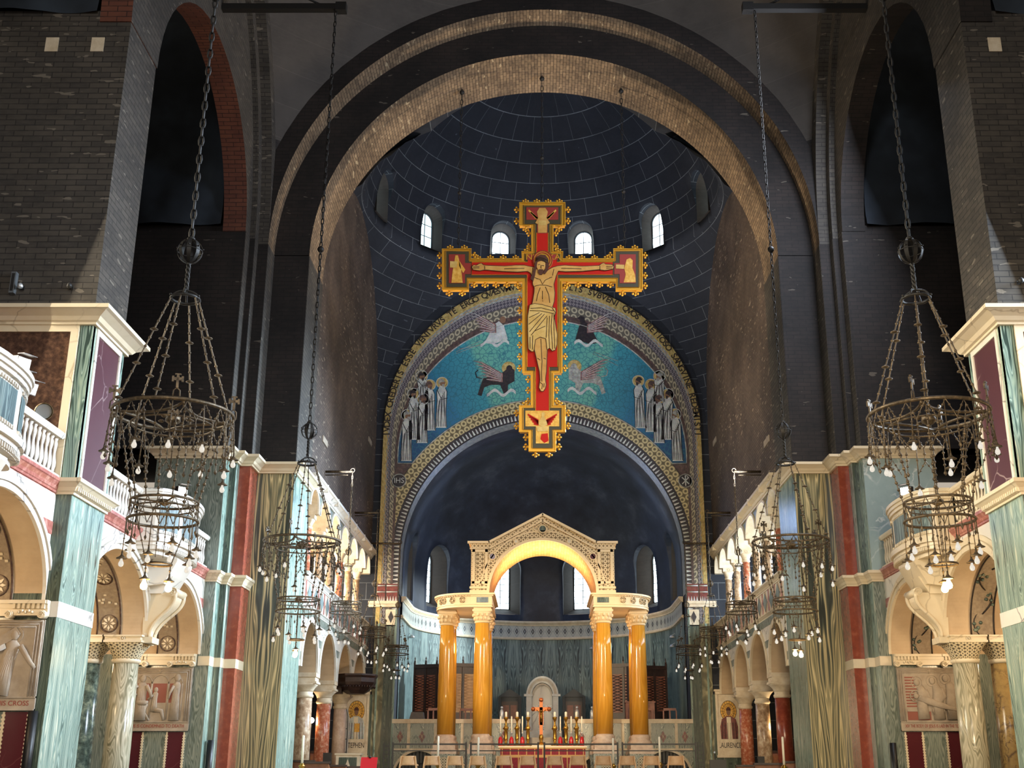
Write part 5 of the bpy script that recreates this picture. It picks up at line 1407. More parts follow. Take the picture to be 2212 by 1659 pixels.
T_bot = [(646, 1350), (646, 1444), (708, 1444), (708, 1546)]
tp = pr_rood(sym(T_bot), -0.07, -0.05, 'lower_panel', MT['gold_paint'])
m = MB(); m.prism(pz([(742, 1366), (754, 1358), (764, 1370), (757, 1384), (770, 1410), (778, 1436), (748, 1448), (724, 1436), (732, 1408), (744, 1388)]), -0.08, -0.07, 'y'); m.build('eagle', MT['cloth_paint'], tp)
m = MB()
for sg in (-1, 1):
    for k in range(5): m.prism(pz([(747 + sg * 22, 1404 + k * 6), (747 + sg * (86 - k * 9), 1368 + k * 14), (747 + sg * (88 - k * 9), 1378 + k * 14), (747 + sg * 24, 1416 + k * 6)]), -0.078, -0.07, 'y')
m.prism(pz([(735, 1520), (742, 1490), (780, 1485), (784, 1530), (760, 1544)]), -0.078, -0.07, 'y'); m.build('wing', MT['red_paint'], tp)
m = MB(); m.prism(pz([(712, 1446), (782, 1446), (778, 1474), (718, 1474)]), -0.082, -0.07, 'y'); m.build('scroll', MT['cloth_paint'], tp)
T_l = [(190, 418), (286, 418), (286, 470), (322, 470), (322, 536), (286, 536), (286, 590), (190, 590)]
tp = pr_rood(pz(T_l), -0.07, -0.05, 'left_panel', MT['red_paint_dark'])
m = MB(); m.prism(pz([(205, 588), (212, 520), (222, 470), (228, 426), (244, 424), (252, 460), (262, 500), (272, 588)]), -0.08, -0.07, 'y'); m.prism(pz([(250, 455), (288, 510), (275, 530), (252, 490)]), -0.08, -0.07, 'y'); m.build('standing_figure', MT['gold_paint'], tp)
m = MB(); m.prism(pz([(197, 460), (240, 462), (238, 500), (197, 498)]), -0.086, -0.08, 'y'); m.build('scroll', MT['cloth_paint'], tp)
T_r = [(1304, 418), (1208, 418), (1208, 470), (1176, 470), (1176, 536), (1208, 536), (1208, 590), (1304, 590)]
tp = pr_rood(pz(T_r), -0.07, -0.05, 'right_panel', MT['red_paint_dark'])
m = MB(); m.prism(pz([(1232, 586), (1244, 540), (1236, 500), (1250, 450), (1270, 440), (1286, 455), (1284, 500), (1300, 540), (1304, 586)]), -0.08, -0.07, 'y'); m.build('lion_figure', MT['gold_paint'], tp)
m = MB(); m.prism(pz([(1186, 480), (1236, 482), (1234, 506), (1186, 504)]), -0.086, -0.08, 'y'); m.build('scroll', MT['cloth_paint'], tp)
# dark lettered panels beside the head
for sg, tx in ((-1, 'NI'), (1, 'KA')):
    m = MB(); x0 = 747 + sg * 50; x1 = 747 + sg * 92
    m.prism(pz([(x0, 420), (x1, 420), (x1, 452), (x0, 452)]), -0.075, -0.06, 'y'); tl = m.build('title_panel', MT['red_paint_dark'], rood)
    p = rz(747 + sg * 72, 436); text_mesh(tx, 0.30, 'lettering', MT['gold'], tl, Matrix.Translation((p[0], -0.08, p[1])) @ FACE_CAM)
# ---- the painted figure, in low relief
BODY = [(326, 496), (338, 484), (352, 488), (372, 476), (385, 474), (396, 484), (412, 487), (520, 491), (590, 486), (640, 486), (668, 492), (695, 498), (720, 512), (735, 530), (765, 530), (785, 512), (806, 500), (838, 490), (880, 486), (985, 492), (1086, 488), (1100, 476), (1114, 472), (1124, 480), (1160, 482), (1174, 494), (1168, 508), (1120, 517), (1085, 512), (980, 522), (885, 524), (842, 520), (830, 548), (816, 600), (822, 650), (818, 700), (800, 760), (740, 770), (680, 745), (690, 700), (698, 650), (700, 620), (690, 600), (688, 560), (676, 532), (660, 522), (600, 526), (500, 522), (405, 513), (375, 519), (335, 513)]
LEGS = [(700, 915), (740, 905), (772, 920), (777, 985), (774, 1050), (771, 1120), (765, 1165), (770, 1200), (764, 1222), (752, 1238), (738, 1236), (727, 1215), (734, 1170), (730, 1120), (716, 1060), (700, 990)]
CLOTH = [(672, 724), (700, 716), (745, 722), (800, 738), (824, 742), (828, 765), (818, 795), (826, 845), (836, 900), (834, 960), (824, 992), (806, 998), (790, 980), (776, 990), (768, 925), (735, 915), (706, 930), (696, 1000), (680, 1000), (664, 985), (662, 930), (660, 850), (660, 790)]
fig = pr_rood(pz(BODY), -0.11, -0.06, 'painted_figure', MT['skin_paint'])
pr_rood(pz(LEGS), -0.115, -0.06, 'legs', MT['skin_paint'], fig)
pr_rood(pz(CLOTH), -0.13, -0.06, 'loincloth', MT['cloth_paint'], fig)
def disc(x, y, r, n=28, ry=None): return [(x + r * math.cos(2 * PI * i / n), y + (ry or r) * math.sin(2 * PI * i / n)) for i in range(n)]
hal = pr_rood(pz(disc(750, 456, 60)), -0.10, -0.06, 'halo', MT['gold'])
m = MB()
for r in (56, 44): m.tube([(x, -0.105, z) for x, z in pz(disc(750, 456, r))], 0.02, 5, closed=True)
m.build('halo_ring', MT['red_paint_dark'], hal)
pr_rood(pz([(703, 470), (712, 440), (735, 425), (765, 428), (782, 450), (786, 490), (778, 520), (762, 540), (752, 538), (768, 500), (766, 470), (740, 462), (718, 470), (712, 500), (704, 545), (692, 585), (676, 570), (690, 530), (700, 500)]), -0.15, -0.10, 'hair', MT['hair_paint'], fig)
pr_rood(pz([(714, 472), (730, 458), (752, 460), (766, 476), (764, 505), (752, 525), (736, 532), (722, 520), (714, 496)]), -0.14, -0.10, 'face', MT['skin_paint'], fig)
pr_rood(pz([(722, 516), (734, 512), (752, 514), (756, 524), (744, 545), (732, 545), (722, 532)]), -0.146, -0.12, 'beard', MT['hair_paint'], fig)
m = MB()
for r in (-3, 5, 12): m.tube([(x, -0.155, z) for x, z in pz([(708, 452 + r), (730, 444 + r), (755, 450 + r), (780, 462 + r)])], 0.02, 5)
m.build('crown_of_thorns', MT['line_paint'], fig)
m = MB()
def line(pts, r=0.011, y=-0.114): m.tube([(x, y, z) for x, z in pz(pts)], r, 4)
line(BODY + BODY[:1], 0.014, -0.105); line(LEGS + LEGS[:1], 0.014, -0.11); line(CLOTH + CLOTH[:1], 0.014, -0.125)
for q in ([(722, 486), (734, 484)], [(746, 490), (758, 492)], [(740, 488), (738, 505), (744, 507)], [(731, 514), (746, 516)]): line(q, 0.012, -0.143)
for q in ([(700, 560), (735, 572), (748, 600), (765, 575), (806, 556)], [(735, 620), (720, 660), (712, 700)], [(765, 615), (785, 660), (792, 710)], [(700, 612), (730, 604), (748, 604), (770, 606), (806, 616)], [(748, 640), (748, 690)], [(746, 698), (752, 700)],
          [(690, 500), (690, 540)], [(816, 510), (808, 548)], [(404, 490), (404, 510)], [(1090, 490), (1090, 512)], [(335, 497), (372, 495)], [(335, 505), (372, 502)], [(1128, 494), (1168, 494)], [(1128, 504), (1164, 503)], [(520, 508), (640, 505)], [(860, 505), (980, 508)], [(712, 565), (718, 568)], [(790, 560), (796, 562)]): line(q)
for q in ([(738, 925), (742, 1000), (746, 1060), (742, 1130), (745, 1180)], [(718, 1040), (735, 1052)], [(755, 1040), (768, 1046)], [(735, 1185), (748, 1195), (744, 1225)], [(758, 1190), (756, 1215)]): line(q, 0.011, -0.118)
for q in ([(676, 745), (740, 742), (815, 760)], [(672, 758), (735, 760), (812, 775)], [(668, 800), (730, 770)], [(666, 840), (745, 775)], [(670, 885), (760, 778)], [(680, 905), (775, 790)], [(806, 775), (800, 850), (808, 990)], [(816, 770), (816, 860), (822, 985)], [(790, 790), (786, 900), (790, 980)], [(776, 800), (770, 920)], [(690, 905), (688, 990)], [(674, 915), (674, 985)], [(700, 880), (765, 850)], [(806, 744), (826, 770), (820, 790)]): line(q, 0.011, -0.133)
m.build('outline', MT['line_paint'], fig)
# crockets round the edge: one leafy boss, repeated
m = MB(); m.lathe([(0.001, -0.03), (0.05, -0.02), (0.055, 0.0), (0.03, 0.035), (0.001, 0.045)], (0, 0, 0.07), 8)
for a in (0.35, PI / 2, PI - 0.35): m.ball((0.085 * math.cos(a), 0, 0.085 + 0.07 * math.sin(a)), 0.042, 0, 7, 5)
m.box(-0.03, 0.03, -0.03, 0.03, -0.02, 0.06)
first = None; cnt = 0
full = sym(H_frame); n = len(full)
for i in range(n):
    a = Vector((full[i][0], full[i][1])); b = Vector((full[(i + 1) % n][0], full[(i + 1) % n][1]))
    d = b - a; L = d.length
    if L < 0.3: continue
    nrm = Vector((d.y, -d.x)).normalized()
    mid = (a + b) / 2 + nrm * 0.05
    def inside(p):
        c = False
        for k in range(n):
            x1, y1 = full[k]; x2, y2 = full[(k + 1) % n]
            if (y1 > p.y) != (y2 > p.y) and p.x < (x2 - x1) * (p.y - y1) / (y2 - y1) + x1: c = not c
        return c
    if inside(mid): nrm = -nrm
    k = max(1, round(L / 0.385))
    for j in range(k):
        p = a.lerp(b, (j + 0.5) / k)
        if cnt >= 99: break
        if first is None: o = m.build('crocket', MT['gold'], rood); first = o
        else: o = bpy.data.objects.new('crocket', first.data); COL.objects.link(o); o.parent = rood
        o.location = (p.x, 0.03, p.y); o.rotation_euler = (0, math.atan2(nrm.x, nrm.y), 0); cnt += 1
# three chains to the soffit of the arch
for (u, v0, v1, zt) in ((990, 532, 185, None), (1171, 432, 155, None), (1350, 530, 183, None)):
    p0 = at(u, v0, RY); x = p0.x; zt = ZS + math.sqrt(max(0, XS ** 2 - x * x)) - 0.05
    m = MB(); link_chain(m, (x, 0.05, p0.z - 0.1), (x, 0.05, zt), 0.2, 0.014, 0.04)
    m.ball((x, 0.05, zt - 0.12), 0.09, 0, 8, 6); m.ball((x, 0.05, (p0.z * 2 + zt) / 3), 0.07, 0, 8, 6); m.build('chain', MT['iron_dark'], rood)
# ================================================================ sanctuary
# ---------------------------------------------------------------- tympanum mosaic on the end wall
TY = END - 0.02
moz = thing('tympanum_mosaic', 'blue mosaic lunette with white robed figures inside gold bands, over the apse arch', 'mosaic', (0, TY, 0))
def zi(pz0, r): return pz0
CO, RO = 16.3, 7.16           # outer circle
CB, RB = 15.1, 6.5           # blue circle
CI, RI = 10.5, APR            # apse arch
def lune(c0, r0, c1, r1, zmin, n=64):
    """band between an outer and an inner arch, carried straight down to zmin"""
    out = [(-r0, zmin)] + arc(0, c0, r0, r0, PI, 0, n) + [(r0, zmin)]
    inn = [(r1, zmin)] + arc(0, c1, r1, r1, 0, PI, n) + [(-r1, zmin)]
    return out + inn
def band(name, mat, f0, f1, zmin, y0, parent=moz, text_uv=True):
    """strip between two nested arches of the border; f in 0..1 from the outer edge to the blue field"""
    def arch(f):
        c = CO + (CB - CO) * f; r = RO + (RB - RO) * f
        return [(-r, z) for z in [zmin + (c - zmin) * i / 10 for i in range(10)]] + arc(0, c, r, r, PI, 0, 72) + [(r, c - (c - zmin) * i / 10) for i in range(1, 11)]
    A, B = arch(f0), arch(f1); m = MB(); L = 0
    for i in range(len(A) - 1):
        d = math.hypot(A[i + 1][0] - A[i][0], A[i + 1][1] - A[i][1])
        w = math.hypot(A[i][0] - B[i][0], A[i][1] - B[i][1]); w2 = math.hypot(A[i + 1][0] - B[i + 1][0], A[i + 1][1] - B[i + 1][1])
        m.face([(A[i][0], y0, A[i][1]), (A[i + 1][0], y0, A[i + 1][1]), (B[i + 1][0], y0, B[i + 1][1]), (B[i][0], y0, B[i][1])], 0, [(L, 0), (L + d, 0), (L + d, w2), (L, w)])
        L += d
    # outer and inner thickness
    for P in (A, B):
        for i in range(len(P) - 1): m.face([(P[i][0], y0, P[i][1]), (P[i + 1][0], y0, P[i + 1][1]), (P[i + 1][0], 0.02, P[i + 1][1]), (P[i][0], 0.02, P[i][1])], 0)
    return m.build(name, mat, parent)
ZB = 7.6
text_band = band('inscribed_gold_band', MT['gold_dull'], -0.02, 0.24, ZB, -0.10)
zig = band('zigzag_border', MT['mos_silver'], 0.24, 0.36, ZB, -0.08)
band('diaper_border', MT['diaper'], 0.36, 0.56, ZB, -0.06)
band('scallop_border', MT['scallop'], 0.56, 0.84, ZB, -0.05)
band('dotted_border', MT['mos_brown'], 0.84, 1.0, ZB, -0.045)
# zigzag teeth
m = MB()
c, r = CO + (CB - CO) * 0.30, RO + (RB - RO) * 0.30
pts = [(-r, ZB + (c - ZB) * i / 50) for i in range(50)] + arc(0, c, r, r, PI, 0, 130) + [(r, c - (c - ZB) * i / 50) for i in range(1, 51)]
for i in range(len(pts) - 1):
    a, b = Vector(pts[i]), Vector(pts[i + 1]); d = (b - a); nn = Vector((-d.y, d.x)).normalized() * 0.045
    q = nn if i % 2 else -nn; q2 = -q
    m.face([(a.x + q.x, -0.084, a.y + q.y), (b.x + q2.x, -0.084, b.y + q2.y), (b.x + q2.x * 0.4, -0.084, b.y + q2.y * 0.4), (a.x + q.x * 0.4, -0.084, a.y + q.y * 0.4)])
m.build('zigzag_teeth', MT['gold_paint'], zig)
# the Latin text, letter by letter along the arch
TXT = 'IVDEX CREDERIS ESSE VENTVRVS TE ERGO QVÆSVMVS TVIS FAMVLIS SVBVENI QVOS PRETIOSO SANGVINE REDEMISTI'
RT = RO - 0.14
n_ = len(TXT); a0, a1 = math.radians(183.0), math.radians(-3.0)
lm = []
for i, ch in enumerate(TXT):
    if ch == ' ': continue
    a = a0 + (a1 - a0) * (i + 0.5) / n_
    M = Matrix.Translation((RT * math.cos(a), -0.105, CO + RT * math.sin(a))) @ Matrix.Rotation(PI / 2 - a, 4, 'Y') @ FACE_CAM
    cu = bpy.data.curves.new('t', 'FONT'); cu.body = ch; cu.size = 0.40; cu.align_x = 'CENTER'; cu.align_y = 'CENTER'; cu.extrude = 0.004; cu.offset = 0.008
    to = bpy.data.objects.new('t', cu); COL.objects.link(to)
    me = bpy.data.meshes.new_from_object(to.evaluated_get(bpy.context.evaluated_depsgraph_get()))
    me.transform(M); lm.append(me); bpy.data.objects.remove(to); bpy.data.curves.remove(cu)
bm = bmesh.new()
for me in lm: bm.from_mesh(me); bpy.data.meshes.remove(me)
me = bpy.data.meshes.new('inscription'); bm.to_mesh(me); bm.free(); me.materials.append(MT['letter_dark'])
o = bpy.data.objects.new('inscription', me); COL.objects.link(o); o.parent = text_band
# lower borders around the apse arch
def iband(name, mat, r0, r1, y0, zmin=7.6, par=moz):
    m = MB(); A = [(-r0, zmin + (CI - zmin) * i / 8) for i in range(8)] + arc(0, CI, r0, r0, PI, 0, 72) + [(r0, CI - (CI - zmin) * i / 8) for i in range(1, 9)]
    B = [(-r1, zmin + (CI - zmin) * i / 8) for i in range(8)] + arc(0, CI, r1, r1, PI, 0, 72) + [(r1, CI - (CI - zmin) * i / 8) for i in range(1, 9)]
    L = 0
    for i in range(len(A) - 1):
        d = math.hypot(A[i + 1][0] - A[i][0], A[i + 1][1] - A[i][1])
        m.face([(A[i][0], y0, A[i][1]), (A[i + 1][0], y0, A[i + 1][1]), (B[i + 1][0], y0, B[i + 1][1]), (B[i][0], y0, B[i][1])], 0, [(L, 0), (L + d, 0), (L + d, r0 - r1), (L, r0 - r1)])
        L += d
    return m.build(name, mat, par)
iband('scroll_border', MT['lace'], RI + 0.92, RI + 0.38, -0.03)
iband('dark_tooth_border', MT['mos_dark'], RI + 0.38, RI + 0.0, -0.028)
m = MB()
for i in range(120):
    q0 = PI * (i + 0.05) / 120; q1 = PI * (i + 0.6) / 120; qm = (q0 + q1) / 2
    P = lambda q, r: (r * math.cos(q), -0.035, CI + r * math.sin(q))
    m.face([P(q0, RI + 0.04), P(q1, RI + 0.04), P(qm + 0.003, RI + 0.28), P(qm - 0.003, RI + 0.28)])
for s in (-1, 1):
    for i in range(16): m.face([(s * (RI + 0.04), -0.035, CI - 0.05 - i * 0.18), (s * (RI + 0.04), -0.035, CI - 0.15 - i * 0.18), (s * (RI + 0.28), -0.035, CI - 0.11 - i * 0.18), (s * (RI + 0.28), -0.035, CI - 0.09 - i * 0.18)])
m.build('white_teeth', MT['mos_white'], moz)
# soffit of the apse arch
m = MB(); A = [(-RI, 8.9)] + arc(0, CI, RI, RI, PI, 0, 72) + [(RI, 8.9)]
L = 0
for i in range(len(A) - 1):
    d = math.hypot(A[i + 1][0] - A[i][0], A[i + 1][1] - A[i][1]); f = (RI - 0.02) / RI
    P = lambda p, y: (p[0] * f, y, CI + (p[1] - CI) * f)
    m.face([P(A[i], 0), P(A[i + 1], 0), P(A[i + 1], 0.98), P(A[i], 0.98)], 0, [(L, 0), (L + d, 0), (L + d, 0.6), (L, 0.6)]); L += d
m.build('arch_soffit', MT['mos_silver'], moz)
# blue field
zb = 14.7
r_in = RI + 0.94
fld = [p for p in arc(0, CB, RB, RB, PI, 0, 80) if p[1] > zb]
xo = math.sqrt(RB ** 2 - (zb - CB) ** 2); xi = math.sqrt(max(0.01, r_in ** 2 - (zb - CI) ** 2))
poly = [(-xi, zb), (-xo, zb)] + [(-RB, CB)] * 0 + fld + [(xo, zb), (xi, zb)] + [p for p in arc(0, CI, r_in, r_in, 0, PI, 80) if p[1] > zb]
lower = [(-RB, z) for z in (13.3, 13.7)]
m = MB(); m.prism(poly, -0.02, 0.01, 'y'); field = m.build('blue_field', MT['field'], moz)
m = MB(); m.tube([(x, -0.03, z) for x, z in poly], 0.035, 4, closed=True); m.build('field_edging', MT['mos_silver'], field)
# spandrel ground below the field with its roundels
for s in (-1, 1):
    poly_s = [(s * 6.0, zb - 0.05), (s * RB, zb - 0.05), (s * RB, ZB), (s * (RI + 0.3), ZB), (s * (RI + 0.5), CI)]
    rr = r_in
    pts = [(s * math.sqrt(max(0, rr ** 2 - (z - CI) ** 2)), z) for z in [CI + (zb - CI) * i / 12 for i in range(13)]]
    poly_s = [(s * 6.62, zb - 0.02), (s * 6.8, 12.0), (s * 6.95, CI)] + [p for p in pts if abs(p[0]) < 6.95]
    m = MB(); m.prism(poly_s, -0.018, 0.0, 'y'); sp = m.build('scrolled_spandrel', MT['mos_brown'], moz)
    cx, cz = s * 6.40, 13.9
    m = MB(); m.prism([(cx + 0.30 * math.cos(2 * PI * i / 28), cz + 0.30 * math.sin(2 * PI * i / 28)) for i in range(28)], -0.05, 0, 'y'); rd = m.build('roundel', MT['mos_dark'], moz)
    m = MB(); m.tube([(cx + 0.30 * math.cos(2 * PI * i / 28), -0.05, cz + 0.30 * math.sin(2 * PI * i / 28)) for i in range(28)], 0.025, 5, closed=True)
    m.tube([(s * 6.6 + 0.12 * math.cos(q * 0.5) * (1 - q / 26), -0.03, 13.2 + 0.12 * math.sin(q * 0.5) * (1 - q / 26)) for q in range(25)], 0.02, 4)
    m.build('roundel_rim', MT['mos_silver'], rd)
    if s < 0: text_mesh('IHS', 0.34, 'monogram', MT['mos_white'], rd, Matrix.Translation((cx, -0.06, cz)) @ FACE_CAM)
    else:
        m = MB()
        for a in (PI / 4, 3 * PI / 4): m.obox((cx, -0.056, cz), (math.cos(a), 0, math.sin(a)), (0, 1, 0), (-math.sin(a), 0, math.cos(a)), 0.22, 0.006, 0.022)
        m.box(cx - 0.022, cx + 0.022, -0.064, -0.05, cz - 0.24, cz + 0.24)
        m.tube([(cx + 0.02 + 0.09 * math.sin(q), -0.058, cz + 0.15 - 0.09 * math.cos(q) + 0.0) for q in [PI * i / 10 for i in range(11)]], 0.018, 4); m.build('monogram', MT['mos_white'], rd)
    # foot of the borders: red and white steps
    for (x0, x1) in ((RI + 0.02, RI + 0.5), (RI + 0.55, RO)):
        m = MB(); m.box(s * x0, s * x1, -0.11, 0, 8.55, 9.3); m.build('red_foot', MT['mos_red'], moz)
        m = MB()
        for k in range(4):
            xa = x0 + (x1 - x0) * (k + 0.1) / 4; xb = x0 + (x1 - x0) * (k + 0.9) / 4
            m.face([(s * xa, -0.115, 8.55), (s * xb, -0.115, 8.55), (s * (xa + xb) / 2, -0.115, 8.78)])
        m.tube([(s * x0, -0.115, 8.95), (s * x1, -0.115, 8.95)], 0.03, 4); m.tube([(s * x0, -0.115, 9.22), (s * x1, -0.115, 9.22)], 0.03, 4)
        m.build('white_triangle', MT['mos_white'], moz)
# light rays behind the beasts
def mz(u, v): p = at(u, v, TY - 0.03); return (p.x, p.z)
m = MB()
for (u0, v0, u1, v1) in ((1040, 736, 985, 760), (1042, 742, 985, 764), (1046, 745, 990, 754), (1280, 764, 1335, 790), (1282, 760, 1335, 780), (1052, 805, 1035, 830), (1056, 808, 1030, 815)):
    a, b = mz(u0, v0), mz(u1, v1); m.tube([(a[0], -0.03, a[1]), (b[0], -0.03, b[1])], 0.012, 4)
m.build('light_ray', MT['mos_silver'], field)
# ---- robed apostles
def apostle(head, feet, face_sg, hairmat):
    hx, hz = mz(*head); fx, fz = mz(*feet); h = hz - fz
    w = 0.33
    def P(t, a): return (fx + (hx - fx) * t + a * w, fz + h * t)
    m = MB(); m.prism([P(0, -0.75), P(0.3, -0.7), P(0.6, -0.62), P(0.80, -0.72), P(0.9, -0.42), P(0.94, -0.2), P(0.94, 0.2), P(0.9, 0.42), P(0.80, 0.70), P(0.6, 0.66), P(0.3, 0.62), P(0, 0.75)], -0.05, -0.02, 'y')
    o = m.build('robed_saint', MT['mos_white'], field)
    m = MB()
    for k in range(6):
        a = -0.55 + 0.22 * k
        m.tube([(P(0.02, a * 1.1)[0], -0.052, P(0.02, a)[1]), (P(0.35, a + 0.06 * (-1) ** k)[0], -0.052, P(0.35, a)[1]), (P(0.6 + 0.04 * k, a * 0.6)[0], -0.052, P(0.6 + 0.04 * k, a)[1])], 0.013, 4)
    m.tube([(P(0.82, -face_sg * 0.6)[0], -0.054, P(0.82, 0)[1]), (P(0.62, 0)[0], -0.054, P(0.62, 0)[1]), (P(0.66, face_sg * 0.8)[0], -0.054, P(0.66, 0)[1])], 0.016, 4)
    oo = [P(0, -0.75), P(0.3, -0.7), P(0.6, -0.62), P(0.80, -0.72), P(0.9, -0.42)]; m.tube([(x, -0.05, z) for x, z in oo], 0.014, 4)
    oo = [P(0, 0.75), P(0.3, 0.62), P(0.6, 0.66), P(0.80, 0.70), P(0.9, 0.42)]; m.tube([(x, -0.05, z) for x, z in oo], 0.014, 4)
    m.build('fold_line', MT['mos_dark'], o)
    m = MB(); m.prism([(hx + 0.27 * math.cos(2 * PI * i / 24), hz + 0.27 * math.sin(2 * PI * i / 24)) for i in range(24)], -0.045, -0.02, 'y'); m.build('halo', MT['gold_dull'], o)
    m = MB(); m.tube([(hx + 0.27 * math.cos(2 * PI * i / 24), -0.048, hz + 0.27 * math.sin(2 * PI * i / 24)) for i in range(24)], 0.018, 4, closed=True); m.build('halo_rim', MT['mos_white'], o)
    m = MB(); m.prism([(hx + face_sg * 0.02 + 0.125 * math.cos(2 * PI * i / 16), hz - 0.01 + 0.155 * math.sin(2 * PI * i / 16)) for i in range(16)], -0.06, -0.04, 'y'); m.build('face', MT['mos_skin'], o)
    m = MB(); m.prism([(hx - face_sg * 0.03 + 0.145 * math.cos(q), hz + 0.03 + 0.16 * math.sin(q)) for q in [PI * (0.0 + i / 10) for i in range(11)]] + [(hx - face_sg * 0.14, hz - 0.12), (hx - face_sg * 0.07, hz + 0.02)], -0.066, -0.05, 'y')
    m.prism([(hx + face_sg * 0.0, hz - 0.08), (hx + face_sg * 0.12, hz - 0.08), (hx + face_sg * 0.10, hz - 0.22), (hx + face_sg * 0.03, hz - 0.22)], -0.066, -0.05, 'y'); m.build('hair', hairmat, o)
hm = [MT['mos_dark'], MT['mos_brown'], MT['mos_silver']]
for i, (h_, f_, g) in enumerate([((911, 813), (917, 870), 1), ((928, 832), (929, 930), 1), ((955, 827), (953, 924), 1), ((893, 851), (896, 950), 1), ((914, 862), (912, 957), 1), ((880, 897), (878, 996), 1),
                             ((1379, 823), (1384, 925), -1), ((1406, 831), (1406, 933), -1), ((1424, 813), (1424, 868), -1), ((1443, 852), (1440, 950), -1), ((1422, 862), (1424, 957), -1), ((1458, 895), (1464, 996), -1)]):
    apostle(h_, f_, g, hm[i % 3])
# ---- winged beasts holding scrolls
def beast(u, v, sg, kind, S=0.60):
    """emblem centred at a point; sg = way the wings sweep away from the rood"""
    cx, cz = mz(u, v)
    def P(a, b): return (cx + sg * a * S, cz + b * S)
    bodymat = {'angel': MT['mos_white'], 'eagle': MT['mos_dark'], 'lion': MT['mos_dark'], 'ox': MT['mos_silver']}[kind]
    m = MB()
    if kind in ('angel', 'eagle'):
        m.prism([P(-0.9, -0.8), P(-0.6, 0.3), P(-0.2, 0.7), P(0.3, 0.3), P(0.6, -0.5), P(0.9, -1.1), P(0.2, -1.2)], -0.05, -0.02, 'y')
        if kind == 'eagle': m.prism([P(-0.75, 0.95), P(-0.5, 1.15), P(-0.2, 1.05), P(-0.1, 0.5), P(-0.5, 0.4), P(-0.55, 0.8)], -0.06, -0.02, 'y')
    else:
        m.prism([P(-0.9, 0.7), P(-0.5, 0.95), P(0.0, 0.5), P(0.9, 0.2), P(1.5, 0.0), P(1.7, -0.6), P(1.9, -1.3), P(1.6, -1.4), P(1.4, -0.7), P(0.9, -0.5), P(0.2, -0.5), P(-0.1, -1.2), P(-0.4, -1.2), P(-0.4, -0.5), P(-0.9, -0.2)], -0.05, -0.02, 'y')
        m.tube([(P(1.6, 0.0)[0], -0.04, P(0, 0.0)[1]), (P(2.0, 0.1)[0], -0.04, P(0, 0.1)[1]), (P(2.1, 0.5)[0], -0.04, P(0, 0.5)[1]), (P(1.9, 0.7)[0], -0.04, P(0, 0.7)[1])], 0.025, 5)
    o = m.build(kind + '_emblem', bodymat, field)
    m = MB(); m.prism([(P(-0.45, 0.85)[0] + 0.32 * math.cos(2 * PI * i / 22), P(0, 0.85)[1] + 0.32 * math.sin(2 * PI * i / 22)) for i in range(22)], -0.035, -0.02, 'y'); m.build('halo', MT['gold_dull'], o)
    if kind in ('angel', 'lion', 'ox'):
        m = MB(); m.prism([(P(-0.5, 0.8)[0] + 0.14 * math.cos(2 * PI * i / 16), P(0, 0.8)[1] + 0.17 * math.sin(2 * PI * i / 16)) for i in range(16)], -0.06, -0.03, 'y'); m.build('head', MT['mos_skin'] if kind == 'angel' else bodymat, o)
    m = MB()
    for k in range(6):
        m.prism([P(0.0, 0.4 - 0.1 * k), P(1.6 - 0.12 * k, 1.35 - 0.27 * k), P(2.3 - 0.2 * k, 1.45 - 0.3 * k), P(1.6 - 0.12 * k, 1.18 - 0.27 * k), P(0.0, 0.2 - 0.1 * k)], -0.056 - 0.001 * k, -0.02, 'y')
    m.build('wing', MT['mos_pink'], o)
    m = MB()
    for k in range(6): m.tube([(P(0.1, 0.3 - 0.1 * k)[0], -0.064, P(0, 0.3 - 0.1 * k)[1]), (P(1.6 - 0.12 * k, 0)[0], -0.064, P(0, 1.27 - 0.27 * k)[1]), (P(2.25 - 0.2 * k, 0)[0], -0.064, P(0, 1.42 - 0.3 * k)[1])], 0.012, 4)
    m.build('feather_line', MT['mos_white'], o)
    m = MB(); rows = []
    for i in range(13):
        a = -1.0 + 2.2 * i / 12; b = -1.15 + 0.22 * math.sin(i * 0.9); q = P(a, b)
        rows.append([(q[0], -0.07, q[1] - 0.075), (q[0], -0.07, q[1] + 0.075)])
    m.strip(rows, 0, False); m.build('scroll', MT['mos_white'], o)
beast(1072, 712, -1, 'angel'); beast(1268, 712, 1, 'eagle'); beast(1086, 818, -1, 'lion'); beast(1254, 814, 1, 'ox')

